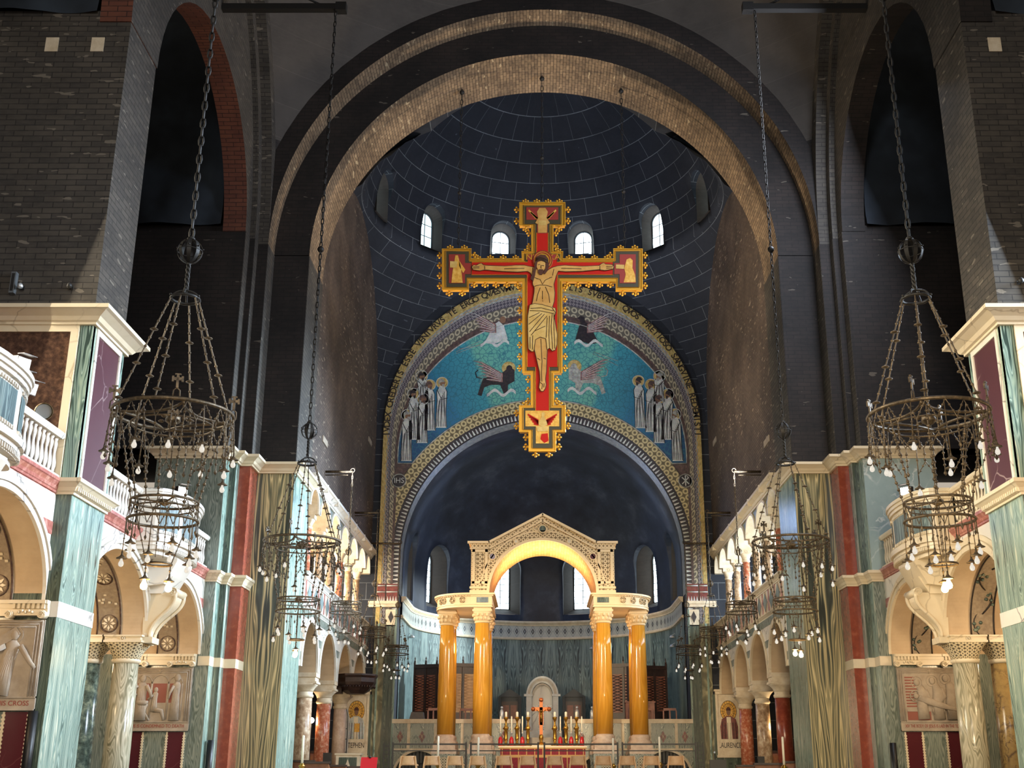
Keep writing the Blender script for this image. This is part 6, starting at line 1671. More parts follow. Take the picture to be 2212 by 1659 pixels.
# ---------------------------------------------------------------- end wall piers below the mosaic
for s in (-1, 1):
    m = MB(); m.box(s * 6.75, s * 7.2, END - 0.06, END + 0.0, 0, 8.55)
    p = struct('wall_back', m, MT['onyx'], label='%s olive onyx pier beside the apse' % SIDE[s])
    m = MB(); m.box(s * 6.98, s * 7.06, END - 0.11, END - 0.05, 0, 8.3); m.box(s * 6.25, s * 6.33, END - 0.11, END - 0.0, 0, 8.2); m.build('light_strip', MT['cip'], p)
    m = MB(); m.box(s * 6.25, s * 6.75, END - 0.05, END, 0, 7.5); m.build('dark_panel', MT['cip_dark'], p)
    m = MB(); m.box(s * 6.3, s * 6.75, END - 0.09, END, 7.55, 8.2); lz = m.build('lozenge_block', MT['stone'], p)
    m = MB(); m.prism([(s * 6.52, 7.62), (s * 6.40, 7.88), (s * 6.52, 8.14), (s * 6.64, 7.88)], END - 0.1, END - 0.08, 'y'); m.build('lozenge', MT['mos_dark'], lz)
    m = MB(); m.sweep([(-0.0 + s * 6.2, END + 0.3), (s * 6.2, END - 0.06), (s * 7.55, END - 0.06)], prof(0.28, 0.16, 8.3), 0, -1 if s < 0 else 1) if False else m.box(s * 6.2, s * 7.5, END - 0.2, END, 8.3, 8.42)
    m.box(s * 6.2, s * 7.5, END - 0.26, END, 8.42, 8.55); struct('trim_13' if s < 0 else 'trim_14', m, MT['stone'], label='%s capital moulding at the foot of the mosaic' % SIDE[s], cat='moulding')

# ---------------------------------------------------------------- upper choir arcade columns
def upper_column(s, y, label, shaft):
    t = thing('arcade_column', label, 'column', (s * 7.86, y, 7.55), 0, 'upper choir arcade columns')
    m = MB(); m.lathe([(0.2, 0), (0.2, 0.06), (0.16, 0.12)], n=14); m.build('base', MT['stone'], t)
    m = MB(); m.lathe([(0.145, 0.12), (0.135, 1.72)], n=18); m.build('shaft', shaft, t)
    m = MB(); m.lathe([(0.135, 1.70), (0.17, 1.74), (0.14, 1.78)], n=14); square_loft(m, 0.14, 0.21, 1.78, 2.02, (0, 0), k=4); m.box(-0.24, 0.24, -0.19, 0.19, 2.02, 2.17)
    for dy in (-0.19, 0.19):
        m.tube([(0.06 * math.cos(a), dy * 1.02, 2.09 + 0.045 * math.sin(a)) for a in [2 * PI * i / 10 for i in range(10)]], 0.013, 4, closed=True)
    m.build('capital', MT['stone'], t)
ords = ['first', 'second', 'third', 'fourth', 'fifth', 'sixth']
for s in (-1, 1):
    for i, y in enumerate(cols_u): upper_column(s, y, '%s mottled column of the %s upper choir arcade from the nave' % (ords[i], SIDE[s]), MT['pink'] if i % 3 == 0 else MT['cream_col'])
    # coloured gallery windows behind
    for k, y in enumerate((38.6, 41.6, 44.6, 47.6)):
        M = Matrix.Translation((s * 11.78, y, 7.7)) @ Matrix.Rotation(-s * PI / 2, 4, 'Z')
        window(11 + k + (4 if s > 0 else 0), 1.5, 2.4, M, 'choir gallery window on the %s, %s of four' % (SIDE[s], ords[k]), MT['pane_yellow'] if k % 2 == (0 if s < 0 else 1) else MT['pane'], 6)
# ---------------------------------------------------------------- lower choir arcade columns
def lower_column(s, y, label, shaft):
    t = thing('choir_column', label, 'column', (s * 7.88, y, ZF), 0, 'lower choir arcade columns')
    m = MB(); m.box(-0.36, 0.36, -0.36, 0.36, 0, 0.12); m.lathe([(0.34, 0.12), (0.36, 0.18), (0.30, 0.24), (0.31, 0.29), (0.27, 0.32)], n=20); m.build('base', MT['stone'], t)
    m = MB(); m.lathe([(0.265, 0.32), (0.245, 2.72)], n=24); m.build('shaft', shaft, t)
    m = MB(); m.lathe([(0.245, 2.70), (0.285, 2.74), (0.285, 2.80), (0.25, 2.83), (0.26, 2.9)], n=20); square_loft(m, 0.26, 0.40, 2.9, 3.15, (0, 0), k=5); m.box(-0.42, 0.42, -0.38, 0.38, 3.15, 3.22); m.box(-0.37, 0.37, -0.33, 0.33, 3.22, 3.36); m.box(-0.40, 0.40, -0.36, 0.36, 3.36, 3.5)
    m.build('capital', MT['stone'], t)
for s in (-1, 1):
    for i, y in enumerate(cols_l):
        lower_column(s, y, '%s column of the %s lower choir arcade, %s shaft' % (ords[i], SIDE[s], (('cream', 'orange pink', 'pale pink') if s < 0 else ('red', 'cream', 'salmon'))[i]), ((MT['cream_col'], MT['pink'], MT['base_marble']) if s < 0 else (MT['red'], MT['cream_col'], MT['pink']))[i])

# ---------------------------------------------------------------- framed saints
def saint_panel(s, name_txt, label, robe):
    c = s * 7.80
    t = thing('saint_panel', label, 'mosaic', (c, END - 0.12, 2.35), 0); t.scale = (0.8, 1, 1)
    m = MB(); m.box(-0.62, 0.62, -0.02, 0.06, 0, 2.35); m.build('stone_field', MT['stone'], t)
    m = MB()
    for x in (-0.6, 0.6): m.box(x - 0.06, x + 0.06, -0.06, 0.06, 0, 2.3)
    m.box(-0.66, 0.66, -0.10, 0.06, 2.3, 2.42); m.box(-0.72, 0.72, -0.16, 0.06, 2.42, 2.5); m.box(-0.7, 0.7, -0.14, 0.06, -0.24, -0.14); m.box(-0.66, 0.66, -0.1, 0.06, -0.14, 0.0); m.build('frame', MT['stone'], t)
    m = MB(); m.prism([(0.42 * math.cos(2 * PI * i / 36), 1.62 + 0.42 * math.sin(2 * PI * i / 36)) for i in range(36)], -0.032, -0.015, 'y'); h = m.build('halo', MT['gold_paint'], t)
    m = MB()
    for k in range(18):
        a = 2 * PI * k / 18; m.tube([(0.18 * math.cos(a), -0.035, 1.62 + 0.18 * math.sin(a)), (0.42 * math.cos(a), -0.035, 1.62 + 0.42 * math.sin(a))], 0.007, 4)
    for r in (0.3, 0.42): m.tube([(r * math.cos(2 * PI * i / 28), -0.035, 1.62 + r * math.sin(2 * PI * i / 28)) for i in range(28)], 0.009, 4, closed=True)
    m.build('halo_ray', MT['line_paint'], h)
    m = MB(); m.prism([(-0.44, 0.5), (-0.46, 1.0), (-0.36, 1.3), (-0.12, 1.42), (0.12, 1.42), (0.36, 1.3), (0.46, 1.0), (0.44, 0.5)], -0.045, -0.02, 'y'); r = m.build('robe', robe, t)
    m = MB(); m.prism([(-0.1, 0.5), (-0.12, 1.38), (0.1, 1.38), (0.14, 0.5)], -0.052, -0.04, 'y'); m.build('tunic', MT['cream'], r)
    m = MB()
    for k in range(6): m.tube([(-0.38 + 0.15 * k, -0.05, 0.5), (-0.34 + 0.135 * k, -0.05, 1.15)], 0.012, 4)
    m.build('fold_line', MT['line_paint'], r)
    m = MB(); m.prism([(0.11 * math.cos(2 * PI * i / 16), 1.6 + 0.16 * math.sin(2 * PI * i / 16)) for i in range(16)], -0.05, -0.02, 'y'); m.build('face', MT['mos_skin'], t)
    m = MB(); m.prism([(0.13 * math.cos(q), 1.64 + 0.15 * math.sin(q)) for q in [PI * i / 10 for i in range(11)]] + [(-0.09, 1.66), (0.09, 1.66)][::-1], -0.056, -0.03, 'y'); m.build('hair', MT['hair_paint'], t)
    if s < 0:
        m = MB(); m.box(-0.06, 0.2, -0.075, -0.04, 0.78, 1.12); b = m.build('book', MT['gold_paint'], t)
    text_mesh(name_txt, 0.30, 'lettering', MT['letter_dark'], t, Matrix.Translation((0, -0.03, 0.24)) @ FACE_CAM @ Matrix.Scale(0.8, 4, (1, 0, 0)))
    m = MB(); m.box(-0.78, 0.78, -0.02, 0.05, -1.18, -0.24); m.build('dark_dado', MT['cip_dark'], t)
    m = MB(); m.box(-0.80, -0.66, -0.03, 0.05, -0.2, 2.3); m.box(0.66, 0.80, -0.03, 0.05, -0.2, 2.3); m.build('dark_jamb', MT['cip_dark'], t)
saint_panel(-1, 'STEPHEN', 'framed saint with gold halo and white robe above the letters STEPHEN', MT['mos_white'])
saint_panel(1, 'LAURENCE', 'framed saint with gold halo and crimson robe above the letters LAURENCE', MT['mos_red'])

# ---------------------------------------------------------------- raised choir floor, parapet with crypt arches
PYY = 50.4
m = MB(); m.box(-6.2, 6.2, PYY + 0.3, 61.4, ZF, 2.9); struct('floor', m, MT['floor'], label='raised floor of the choir behind the parapet', cat='floor')
m = MB()
m.prism(notch(-6.15, -0.95, ZF, 3.45, [(-5.05, ZF + 0.2, 0.98, 0.98), (-2.3, ZF + 0.2, 0.8, 0.8)], 20), PYY, PYY + 0.28, 'y')
m.prism(notch(0.95, 6.15, ZF, 3.45, [(2.3, ZF + 0.2, 0.8, 0.8), (5.05, ZF + 0.2, 0.98, 0.98)], 20), PYY, PYY + 0.28, 'y')
par = tag(m.build('choir_parapet', MT['parapet']), 'veined grey marble parapet with lozenges and arched openings, behind the canopy', 'parapet')
m = MB()
for s in (-1, 1):
    m.box(s * 0.9, s * 6.2, PYY - 0.08, PYY + 0.36, 3.45, 3.62)
    for x in (0.98, 2.2, 3.3, 4.4, 5.5): m.box(s * (x - 0.06), s * (x + 0.06), PYY - 0.03, PYY + 0.02, 2.45, 3.45)
    m.box(s * 0.95, s * 6.15, PYY - 0.04, PYY + 0.02, 2.38, 2.46)
    for (cx, ra) in ((5.05, 0.98), (2.3, 0.8)): m.prism(ring(s * cx, ZF + 0.2, ra, ra + 0.1, 0, PI, 24), PYY - 0.03, PYY + 0.01, 'y')
m.build('coping', MT['stone'], par)
for s in (-1, 1):
    for x in (1.6, 2.75, 3.85, 4.95, 5.85):
        m = MB(); m.prism([(s * x, 2.68), (s * x + 0.13, 2.92), (s * x, 3.16), (s * x - 0.13, 2.92)], PYY - 0.015, PYY, 'y'); lz = m.build('lozenge', MT['mos_red'], par)
        m = MB(); m.tube([(s * x - 0.065, PYY - 0.018, 2.80), (s * x + 0.065, PYY - 0.018, 3.04)], 0.01, 4); m.tube([(s * x + 0.065, PYY - 0.018, 2.80), (s * x - 0.065, PYY - 0.018, 3.04)], 0.01, 4); m.build('lozenge_line', MT['stone'], lz)
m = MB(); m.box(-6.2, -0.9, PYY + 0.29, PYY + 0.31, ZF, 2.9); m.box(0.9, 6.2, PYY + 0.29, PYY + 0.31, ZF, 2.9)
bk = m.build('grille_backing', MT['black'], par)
m = MB()
for s in (-1, 1):
    for cx, ra in ((5.05, 0.96), (2.3, 0.78)):
        for i in range(13):
            x = cx - ra + 2 * ra * (i + 0.5) / 13; h = math.sqrt(max(0.0, ra * ra - (x - cx) ** 2)); m.tube([(s * x, PYY + 0.12, ZF), (s * x, PYY + 0.12, ZF + 0.2 + h)], 0.014, 4)
        for z in (0.35, 0.7): m.tube([(s * (cx - ra * 0.75), PYY + 0.12, ZF + z), (s * (cx + ra * 0.75), PYY + 0.12, ZF + z)], 0.012, 4)
m.build('iron_grille', MT['iron_dark'], par)
# steps and throne
m = MB()
for i in range(9): m.box(-1.75, 1.75, PYY + 0.42 + 0.3 * i, PYY + 3.2, ZF + 0.17 * i, ZF + 0.17 * (i + 1))
tag(m.build('marble_steps', MT['cream']), 'pale marble steps rising behind the altar candles', 'steps')
THY = 59.3
th = thing('marble_throne', 'white round-headed marble throne at the back of the apse', 'throne', (0.02, THY, 2.9)); th.scale = (0.82, 0.9, 0.95)
m = MB(); m.prism([(-0.98, 0.7), (-0.78, 0.7), (-0.78, 2.3)] + arc(0, 2.3, 0.50, 0.62, PI, 0, 24) + [(0.78, 2.3), (0.78, 0.7), (0.98, 0.7), (0.98, 2.3)] + arc(0, 2.3, 0.98, 1.02, 0, PI, 24) + [(-0.98, 2.3)], -0.35, 0.3, 'y'); 
m = MB(); m.prism(ring(0, 2.3, 0.62, 0.95, 0, PI, 30) , -0.30, 0.3, 'y')
for s in (-1, 1): m.box(s * 0.62, s * 0.95, -0.30, 0.3, 0.55, 2.3); m.box(s * 0.58, s * 1.08, -0.36, 0.3, 2.24, 2.36)
m.build('surround', MT['bright_marble'], th)
m = MB(); m.prism([(-0.6, 0.5), (0.6, 0.5), (0.6, 2.3)] + arc(0, 2.3, 0.6, 0.6, 0, PI, 24) + [(-0.6, 2.3)], 0.1, 0.2, 'y'); m.build('back', MT['white_marble'], th)
m = MB(); m.prism(ring(0, 2.3, 0.52, 0.58, 0, PI, 24), -0.34, -0.28, 'y'); m.prism(ring(0, 2.3, 0.72, 0.86, 0, PI, 24), -0.33, -0.28, 'y'); m.build('carved_moulding', MT['stone'], th)
m = MB(); m.box(-1.15, 1.15, -0.6, 0.3, 0, 0.55); m.box(-0.7, 0.7, -0.75, 0.2, 0.0, 0.4); m.build('seat_block', MT['bright_marble'], th)
for s in (-1, 1):
    t = thing('panelled_door', 'dark pedimented wooden door just %s of the marble throne' % ('left' if s < 0 else 'right'), 'door', (s * 1.56, THY - 0.1, 2.9), 0, 'doors beside the throne'); t.scale = (0.8, 1, 0.86)
    m = MB(); m.box(-0.62, 0.62, -0.0, 0.25, 0, 2.45); m.prism([(-0.72, 2.45), (0.72, 2.45), (0, 2.9)], -0.1, 0.25, 'y'); m.box(-0.70, -0.54, -0.08, 0.2, 0, 2.45); m.box(0.54, 0.70, -0.08, 0.2, 0, 2.45); m.build('surround', MT['slate'], t)
    m = MB(); m.box(-0.5, 0.5, -0.04, 0.0, 0, 2.2); d = m.build('leaf', MT['wood_dark'], t)
    m = MB()
    for (x0, x1) in ((-0.42, -0.05), (0.05, 0.42)):
        for (z0, z1) in ((0.2, 0.9), (1.05, 2.0)): m.box(x0, x1, -0.06, -0.03, z0, z1)
    m.build('panel', MT['wood_mid'], d)
# choir stall canopies in dark wood, carved fronts, on either side of the apse
def stall(s, cx, cy, ang, w, h, label, pale=False):
    t = thing('choir_screen', label, 'screen', (s * cx, cy, 2.9), ang * s, 'tall carved choir screens')
    mat = MT['wood_dark']
    m = MB(); m.box(-w / 2, w / 2, 0, 0.5, 0, h); m.build('case', mat, t)
    m = MB(); n = max(2, round(w / 0.55))
    for i in range(n + 1):
        x = -w / 2 + w * i / n; m.box(x - 0.035, x + 0.035, -0.06, 0.05, 0, h + 0.12); m.lathe([(0.04, 0), (0.05, 0.05), (0.02, 0.1), (0.035, 0.16), (0.001, 0.26)], (x, 0, h + 0.12), 8)
    m.box(-w / 2, w / 2, -0.08, 0.1, h - 0.14, h + 0.02); m.build('post', mat, t)
    for i in range(n):
        x0 = -w / 2 + w * i / n + 0.07; x1 = -w / 2 + w * (i + 1) / n - 0.07
        m = MB(); m.box(x0, x1, -0.03, 0, 1.2, h - 0.45)
        pn = m.build('carved_panel', MT['wood_mid'] if not pale else MT['wood_pale'], t)
        m = MB()
        for k in range(12):
            z = 1.25 + (h - 1.75) * k / 12; dz = (h - 1.75) / 12
            m.tube([(x0, -0.04, z), (x1, -0.04, z + dz)], 0.016, 4); m.tube([(x1, -0.04, z), (x0, -0.04, z + dz)], 0.016, 4)
        m.build('fretwork', MT['wood_pale'] if pale else mat, pn)
    return t
stall(-1, 4.95, 53.9, 0.30, 1.6, 3.2, 'dark carved choir screen at the left of the apse, behind the outer canopy column')
stall(-1, 3.62, 55.2, -0.3, 1.3, 3.35, 'carved choir screen in a sunlit tone between the two left canopy columns', True)  # pale wood puts the sunlight on this screen into its colour
stall(1, 3.45, 55.4, -0.25, 1.7, 3.35, 'reddish carved choir screen between the two right canopy columns')
stall(1, 4.75, 54.0, 0.30, 1.7, 3.15, 'dark carved choir screen at the right of the apse, behind the console')
def rail(s, x0, x1, y, label):
    t = thing('choir_rail', label, 'rail', (s * (x0 + x1) / 2, y, 2.9), 0, 'wooden choir rails'); w = x1 - x0
    m = MB(); m.box(-w / 2, w / 2, -0.05, 0.05, 1.15, 1.25); m.build('top_rail', MT['wood_mid'], t)
    m = MB(); m.box(-w / 2, w / 2, -0.05, 0.05, 0.0, 0.1); m.build('bottom_rail', MT['wood_mid'], t)
    n = round(w / 0.22)
    for i in range(n + 1):
        x = -w / 2 + w * i / n; m = MB(); m.box(x - 0.03, x + 0.03, -0.03, 0.03, 0.1, 1.15); m.build('baluster', MT['wood_mid'], t)
rail(-1, 3.75, 4.9, 52.3, 'open wooden rail on the left, above the parapet')
rail(-1, 2.85, 3.55, 52.6, 'low wooden rail between the left canopy columns')
rail(1, 3.7, 4.7, 52.3, 'open wooden rail under the console on the right')
rail(1, 5.2, 5.75, 52.4, 'short wooden rail at the far right of the choir')
t = thing('organ_console', 'wooden desk topped by an urn on the right of the choir', 'desk', (4.25, 53.0, 2.9))
m = MB(); m.box(-0.62, 0.62, -0.2, 0.4, 0, 1.5); m.box(-0.66, 0.66, -0.25, 0.42, 1.5, 1.56); m.build('body', MT['wood_mid'], t)
m = MB(); m.lathe([(0.12, 0), (0.10, 0.04), (0.26, 0.12), (0.28, 0.3), (0.2, 0.36), (0.06, 0.40), (0.02, 0.5)], (-0.05, 0, 1.56), 16); tag(m.build('covered_urn', MT['silver']), 'silver urn standing on the wooden choir desk, right', 'urn').location = (4.25, 53.0, 2.9)
for (x, y, lab) in ((-4.9, 52.6, 'left edge of the apse'),):
    t = thing('desk_chair', 'dark stepped bench at the %s' % lab, 'bench', (x - 0.55, y + 0.3, 2.9)); m = MB(); m.prism([(-0.5, 0), (0.5, 0), (0.3, 1.1), (-0.2, 1.1)], -0.3, 0.3, 'y'); m.build('seat', MT['wood_dark'], t); m = MB(); m.box(-0.3, 0.3, -0.34, -0.28, 0.5, 0.58); m.build('ledge', MT['silver'], t)
# angled reading desks with little figures
for k, (x, y, lab) in enumerate(((-1.95, 52.4, 'left of the altar candles'), (1.95, 52.4, 'right of the altar candles'))):
    t = thing('choir_desk', 'sloping reddish choir desk with figures, %s' % lab, 'desk', (x, y, 2.9), 0, 'sloping choir desks')
    m = MB(); m.prism([(-0.75, 0), (0.75, 0), (0.75, 0.75 if x > 0 else 0.62), (-0.75, 0.62 if x > 0 else 0.95)], 0, 0.4, 'y'); m.build('body', MT['wood_mid'], t)
    for dx in (-0.45, 0.2):
        m = MB(); m.lathe([(0.07, 0), (0.10, 0.05), (0.09, 0.3), (0.05, 0.42), (0.001, 0.44)], (dx, 0.2, 0.78), 10); m.ball((dx, 0.2, 1.28), 0.06, 0, 8, 6); m.build('carved_finial', MT['silver'], t)
# little silver spot lamps on the apse marble
for k, (u, v) in enumerate(((1094, 1393), (1236, 1393), (1363, 1398), (921, 1378), (1416, 1378))):
    p = at(u, v, 58.5 if abs(u - 1165) < 100 else 55.5); rr = math.hypot(p.x, p.y - APY)
    f = (APR - 0.2) / rr; loc = (p.x * f, APY + (p.y - APY) * f, p.z)
    t = thing('picture_light', 'small dome lamp on the apse marble, %s' % ['left of centre', 'right of centre', 'between the right canopy columns', 'far left', 'far right'][k], 'lamp', loc, 0, 'apse dome lamps')
    m = MB(); m.lathe([(0.13, 0.0), (0.125, 0.06), (0.08, 0.12), (0.001, 0.15)], n=14); m.build('shade', MT['silver'], t)
    m = MB(); d = Vector((loc[0], loc[1] - APY, 0)).normalized(); m.tube([(0, 0, 0.14), tuple(d * 0.12 + Vector((0, 0, 0.2))), tuple(d * 0.2 + Vector((0, 0, 0.1)))], 0.012, 5); m.build('arm', MT['silver'], t)
# ================================================================ high altar, its canopy and what stands before them
ZP0 = 1.45
m = MB(); m.box(-5.0, 5.0, 45.0, 50.3, ZF, ZF + 0.14); m.box(-4.7, 4.7, 45.35, 50.3, ZF + 0.14, ZP0); struct('floor', m, MT['parapet'], label='stepped platform of the high altar', cat='floor')
cib = thing('altar_canopy', 'tall cream marble canopy on yellow columns over the altar', 'canopy', (0, 46.2, 0))
Y0, Y1 = 0.0, 3.6              # local depth of the canopy
ZE0, ZE1 = 7.66, 8.17          # entablature
m = MB()
arcn = arc(0, ZE1, 2.1, 2.1, PI, 0, 40)
gab = [(-2.82, ZE1)] + arcn + [(2.82, ZE1), (2.82, 10.05), (2.95, 10.22), (2.12, 10.22), (0, 11.34), (-2.12, 10.22), (-2.95, 10.22), (-2.82, 10.05)]
m.prism(gab, Y0, Y1, 'y', 0, 1)
gb = m.build('gabled_vault', [MT['carved_fine'], MT['soffit_tile']], cib)
m = MB()
# raking and level mouldings, archivolt, corner panels
def rake(p, q, w, d, y0=Y0):
    a = Vector((p[0], 0, p[1])); b = Vector((q[0], 0, q[1])); dv = (b - a).normalized(); nn = Vector((-dv.z, 0, dv.x))
    m.obox((a + b) / 2 + nn * 0 + Vector((0, y0 - d / 2, 0)), dv, (0, 1, 0), nn, (b - a).length / 2 + 0.02, d / 2, w / 2)
for s in (-1, 1):
    rake((s * 2.12, 10.18), (0, 11.30), 0.09, 0.12); rake((s * 2.12, 9.93), (0, 11.05), 0.05, 0.08)
    rake((s * 2.95, 10.18), (s * 2.12, 10.18), 0.09, 0.12); rake((s * 2.86, 9.94), (s * 2.12, 9.94), 0.05, 0.08)
    for x in (2.72, 2.22): m.box(s * (x - 0.05), s * (x + 0.05), Y0 - 0.05, Y0, 8.5, 9.9)
    m.box(s * 2.17, s * 2.77, Y0 - 0.05, Y0, 8.55, 8.65); m.box(s * 2.17, s * 2.77, Y0 - 0.05, Y0, 9.8, 9.9)
    m.box(s * 2.1, s * 2.86, Y0 - 0.08, Y0, 8.36, 8.44); m.box(s * 2.1, s * 2.86, Y0 - 0.06, Y0, ZE1, 8.30)
for (r0, r1, d) in ((2.09, 2.2, 0.07), (2.44, 2.49, 0.05)):
    m.prism(ring(0, ZE1, r0, r1, 0.0 if r1 < 2.3 else math.radians(8), PI if r1 < 2.3 else PI - math.radians(8), 48), Y0 - d, Y0, 'y')
m.tube([(x, Y0 - 0.05, z) for x, z in ((0, 11.0), (0.36, 10.72), (0, 10.44), (-0.36, 10.72))], 0.03, 4, closed=True)
m.build('moulding', MT['ciborium'], gb)
m = MB()
for s in (-1, 1):
    m.box(s * 2.33, s * 2.61, Y0 - 0.025, Y0, 8.7, 9.76)
m.build('carved_panel', MT['carved'], gb)
m = MB(); m.prism(ring(0, ZE1, 2.2, 2.44, 0.0, PI, 48), Y0 - 0.03, Y0, 'y'); m.build('carved_archivolt', MT['carved'], gb)
for (x, z, r, mt) in ((0, 10.72, 0.15, 'cip_dark'), (-1.98, 9.62, 0.13, 'porphyry_dark'), (1.98, 9.62, 0.13, 'porphyry_dark'), (-1.05, 10.22, 0.08, 'stone'), (1.05, 10.22, 0.08, 'stone')):
    m = MB(); m.prism([(x + r * math.cos(2 * PI * i / 24), z + r * math.sin(2 * PI * i / 24)) for i in range(24)], Y0 - 0.05, Y0, 'y'); rr = m.build('inlaid_disc', MT[mt], gb)
    m = MB(); m.tube([(x + r * math.cos(2 * PI * i / 24), Y0 - 0.05, z + r * math.sin(2 * PI * i / 24)) for i in range(24)], 0.025, 5, closed=True); m.build('disc_rim', MT['ciborium'], rr)
# wings of the entablature
def wing(s, off):
    P = [(1.98 - off, Y0 - 0.02 - off), (2.8, Y0 - 0.02 - off)] + [(2.8 + (1.42 + off) * math.sin(a), 1.35 - (1.37 + off) * math.cos(a)) for a in [PI / 2 * i / 10 for i in range(1, 11)]]
    P += [(4.22 + off, 2.25)] + [(2.8 + (1.42 + off) * math.cos(a), 2.25 + (1.37 + off) * math.sin(a)) for a in [PI / 2 * i / 10 for i in range(1, 11)]] + [(1.98 - off, 3.62 + off)]
    return [(s * x, y) for x, y in P]
for s in (-1, 1):
    m = MB(); m.prism(wing(s, 0.0), ZE0, ZE1 - 0.1, 'z'); w = m.build('entablature', MT['ciborium'], cib)
    m = MB()
    for o, a, b in ((0.05, ZE1 - 0.1, ZE1 - 0.05), (0.12, ZE1 - 0.05, ZE1 + 0.02), (0.03, ZE0 + 0.08, ZE0 + 0.11), (0.03, ZE0 - 0.012, ZE0 + 0.03)): m.prism(wing(s, o), a, b, 'z')
    P = wing(s, 0.06); 
    for i in range(1, 12):
        a, b = Vector((P[i][0], P[i][1], 0)), Vector((P[i + 1][0], P[i + 1][1], 0)); n = max(1, int((b - a).length / 0.09))
        for k in range(n): m.ball(a.lerp(b, (k + 0.5) / n) + Vector((0, 0, ZE1 - 0.09)), 0.03, 0, 5, 4)
    m.build('moulding', MT['ciborium'], w)
    m = MB(); m.box(s * 2.12, s * 2.58, Y0 - 0.035, Y0, ZE0 + 0.16, ZE1 - 0.14); m.build('green_inset', MT['cip_dark'], w)
    m = MB()
    P = wing(s, 0.02)
    for i, f in ((2, 0.5), (4, 0.5), (6, 0.5), (7, 0.5)):
        a, b = Vector((P[i][0], P[i][1], 0)), Vector((P[i + 1][0], P[i + 1][1], 0)); c = a.lerp(b, f); d = (b - a).normalized()
        m.tube([c + d * 0.11 * math.cos(q) + Vector((0, 0, ZE0 + 0.27 + 0.11 * math.sin(q))) for q in [2 * PI * k / 14 for k in range(14)]], 0.018, 4, closed=True)
        m.tube([c + d * 0.06 * math.cos(q) + Vector((0, 0, ZE0 + 0.27 + 0.06 * math.sin(q))) for q in [2 * PI * k / 8 for k in range(8)]], 0.018, 4, closed=True)
    m.build('carved_wreath', MT['carved'], w)
# eight columns
def canopy_column(x, y):
    o = MB(); o.box(x - 0.46, x + 0.46, y - 0.46, y + 0.46, ZP0, 2.2, 0)
    pd = o.build('pedestal', MT['parapet'], cib)
    o = MB(); o.prism([(x + 0.2 * math.cos(q), 1.85 + 0.26 * math.sin(q)) for q in [2 * PI * i / 16 for i in range(16)]], y - 0.475, y - 0.46, 'y'); o.build('oval_inset', MT['lattice'], pd)
    o = MB(); o.box(x - 0.48, x + 0.48, y - 0.48, y + 0.48, 2.2, 2.36); o.box(x - 0.42, x + 0.42, y - 0.42, y + 0.42, 2.36, 2.55); o.lathe([(0.42, 2.55), (0.44, 2.62), (0.40, 2.69), (0.35, 2.72), (0.38, 2.80), (0.36, 2.86), (0.31, 2.92)], (x, y, 0), 24); o.build('base', MT['base_marble'], cib)
    o = MB(); o.lathe([(0.315, 2.92), (0.325, 4.4), (0.30, 6.2), (0.275, 7.08)], (x, y, 0), 32); o.build('shaft', MT['yellow_col'], cib)
    o = MB(); o.lathe([(0.275, 7.06), (0.31, 7.09), (0.31, 7.13), (0.28, 7.15)], (x, y, 0), 20); square_loft(o, 0.285, 0.36, 7.15, 7.50, (x, y), k=5); o.box(x - 0.38, x + 0.38, y - 0.38, y + 0.38, 7.50, 7.57); o.box(x - 0.34, x + 0.34, y - 0.34, y + 0.34, 7.57, ZE0)
    for k in range(12):
        a = 2 * PI * k / 12
        for (rz_, rr) in ((7.24, 0.30), (7.38, 0.35)): o.ball((x + rr * math.cos(a + rz_), y + rr * math.sin(a + rz_), rz_), 0.06, 0, 6, 5, 1.3)
    o.build('capital', MT['ciborium'], cib)
for s in (-1, 1):
    for (x, y) in ((2.36, 0.40), (3.78, 1.2), (3.78, 2.4), (2.36, 3.2)): canopy_column(s * x, y)

# ---------------------------------------------------------------- altar
AY = 47.0
alt = thing('high_altar', 'altar hung with a crimson gold-braided frontal', 'altar', (0, AY, ZP0))
m = MB(); m.box(-1.64, 1.64, 0.06, 1.1, 0, 0.98); m.build('altar_block', MT['stone'], alt)
m = MB(); m.box(-1.70, 1.70, -0.02, 1.14, 0.98, 1.05); m.build('altar_slab', MT['cream'], alt)
m = MB(); m.box(-1.62, 1.62, 0.0, 0.05, 0.0, 0.97); f_ = m.build('frontal', MT['frontal'], alt)
m = MB(); m.box(-1.62, 1.62, -0.015, 0.0, 0.62, 0.72)
for i in range(11): 
    x = -1.55 + 3.1 * i / 10; m.box(x - 0.018, x + 0.018, -0.012, 0.0, 0.0 if i % 2 == 0 else 0.62, 0.97)
m.build('braid', MT['braid'], f_)
m = MB(); m.box(-1.66, 1.66, -0.03, 0.0, 0.94, 0.99); m.build('fringe', MT['braid'], f_)
m = MB(); m.box(-1.5, 1.5, 0.55, 1.1, 1.05, 1.09); m.build('gradine', MT['stone'], alt)
ZA = ZP0 + 1.05
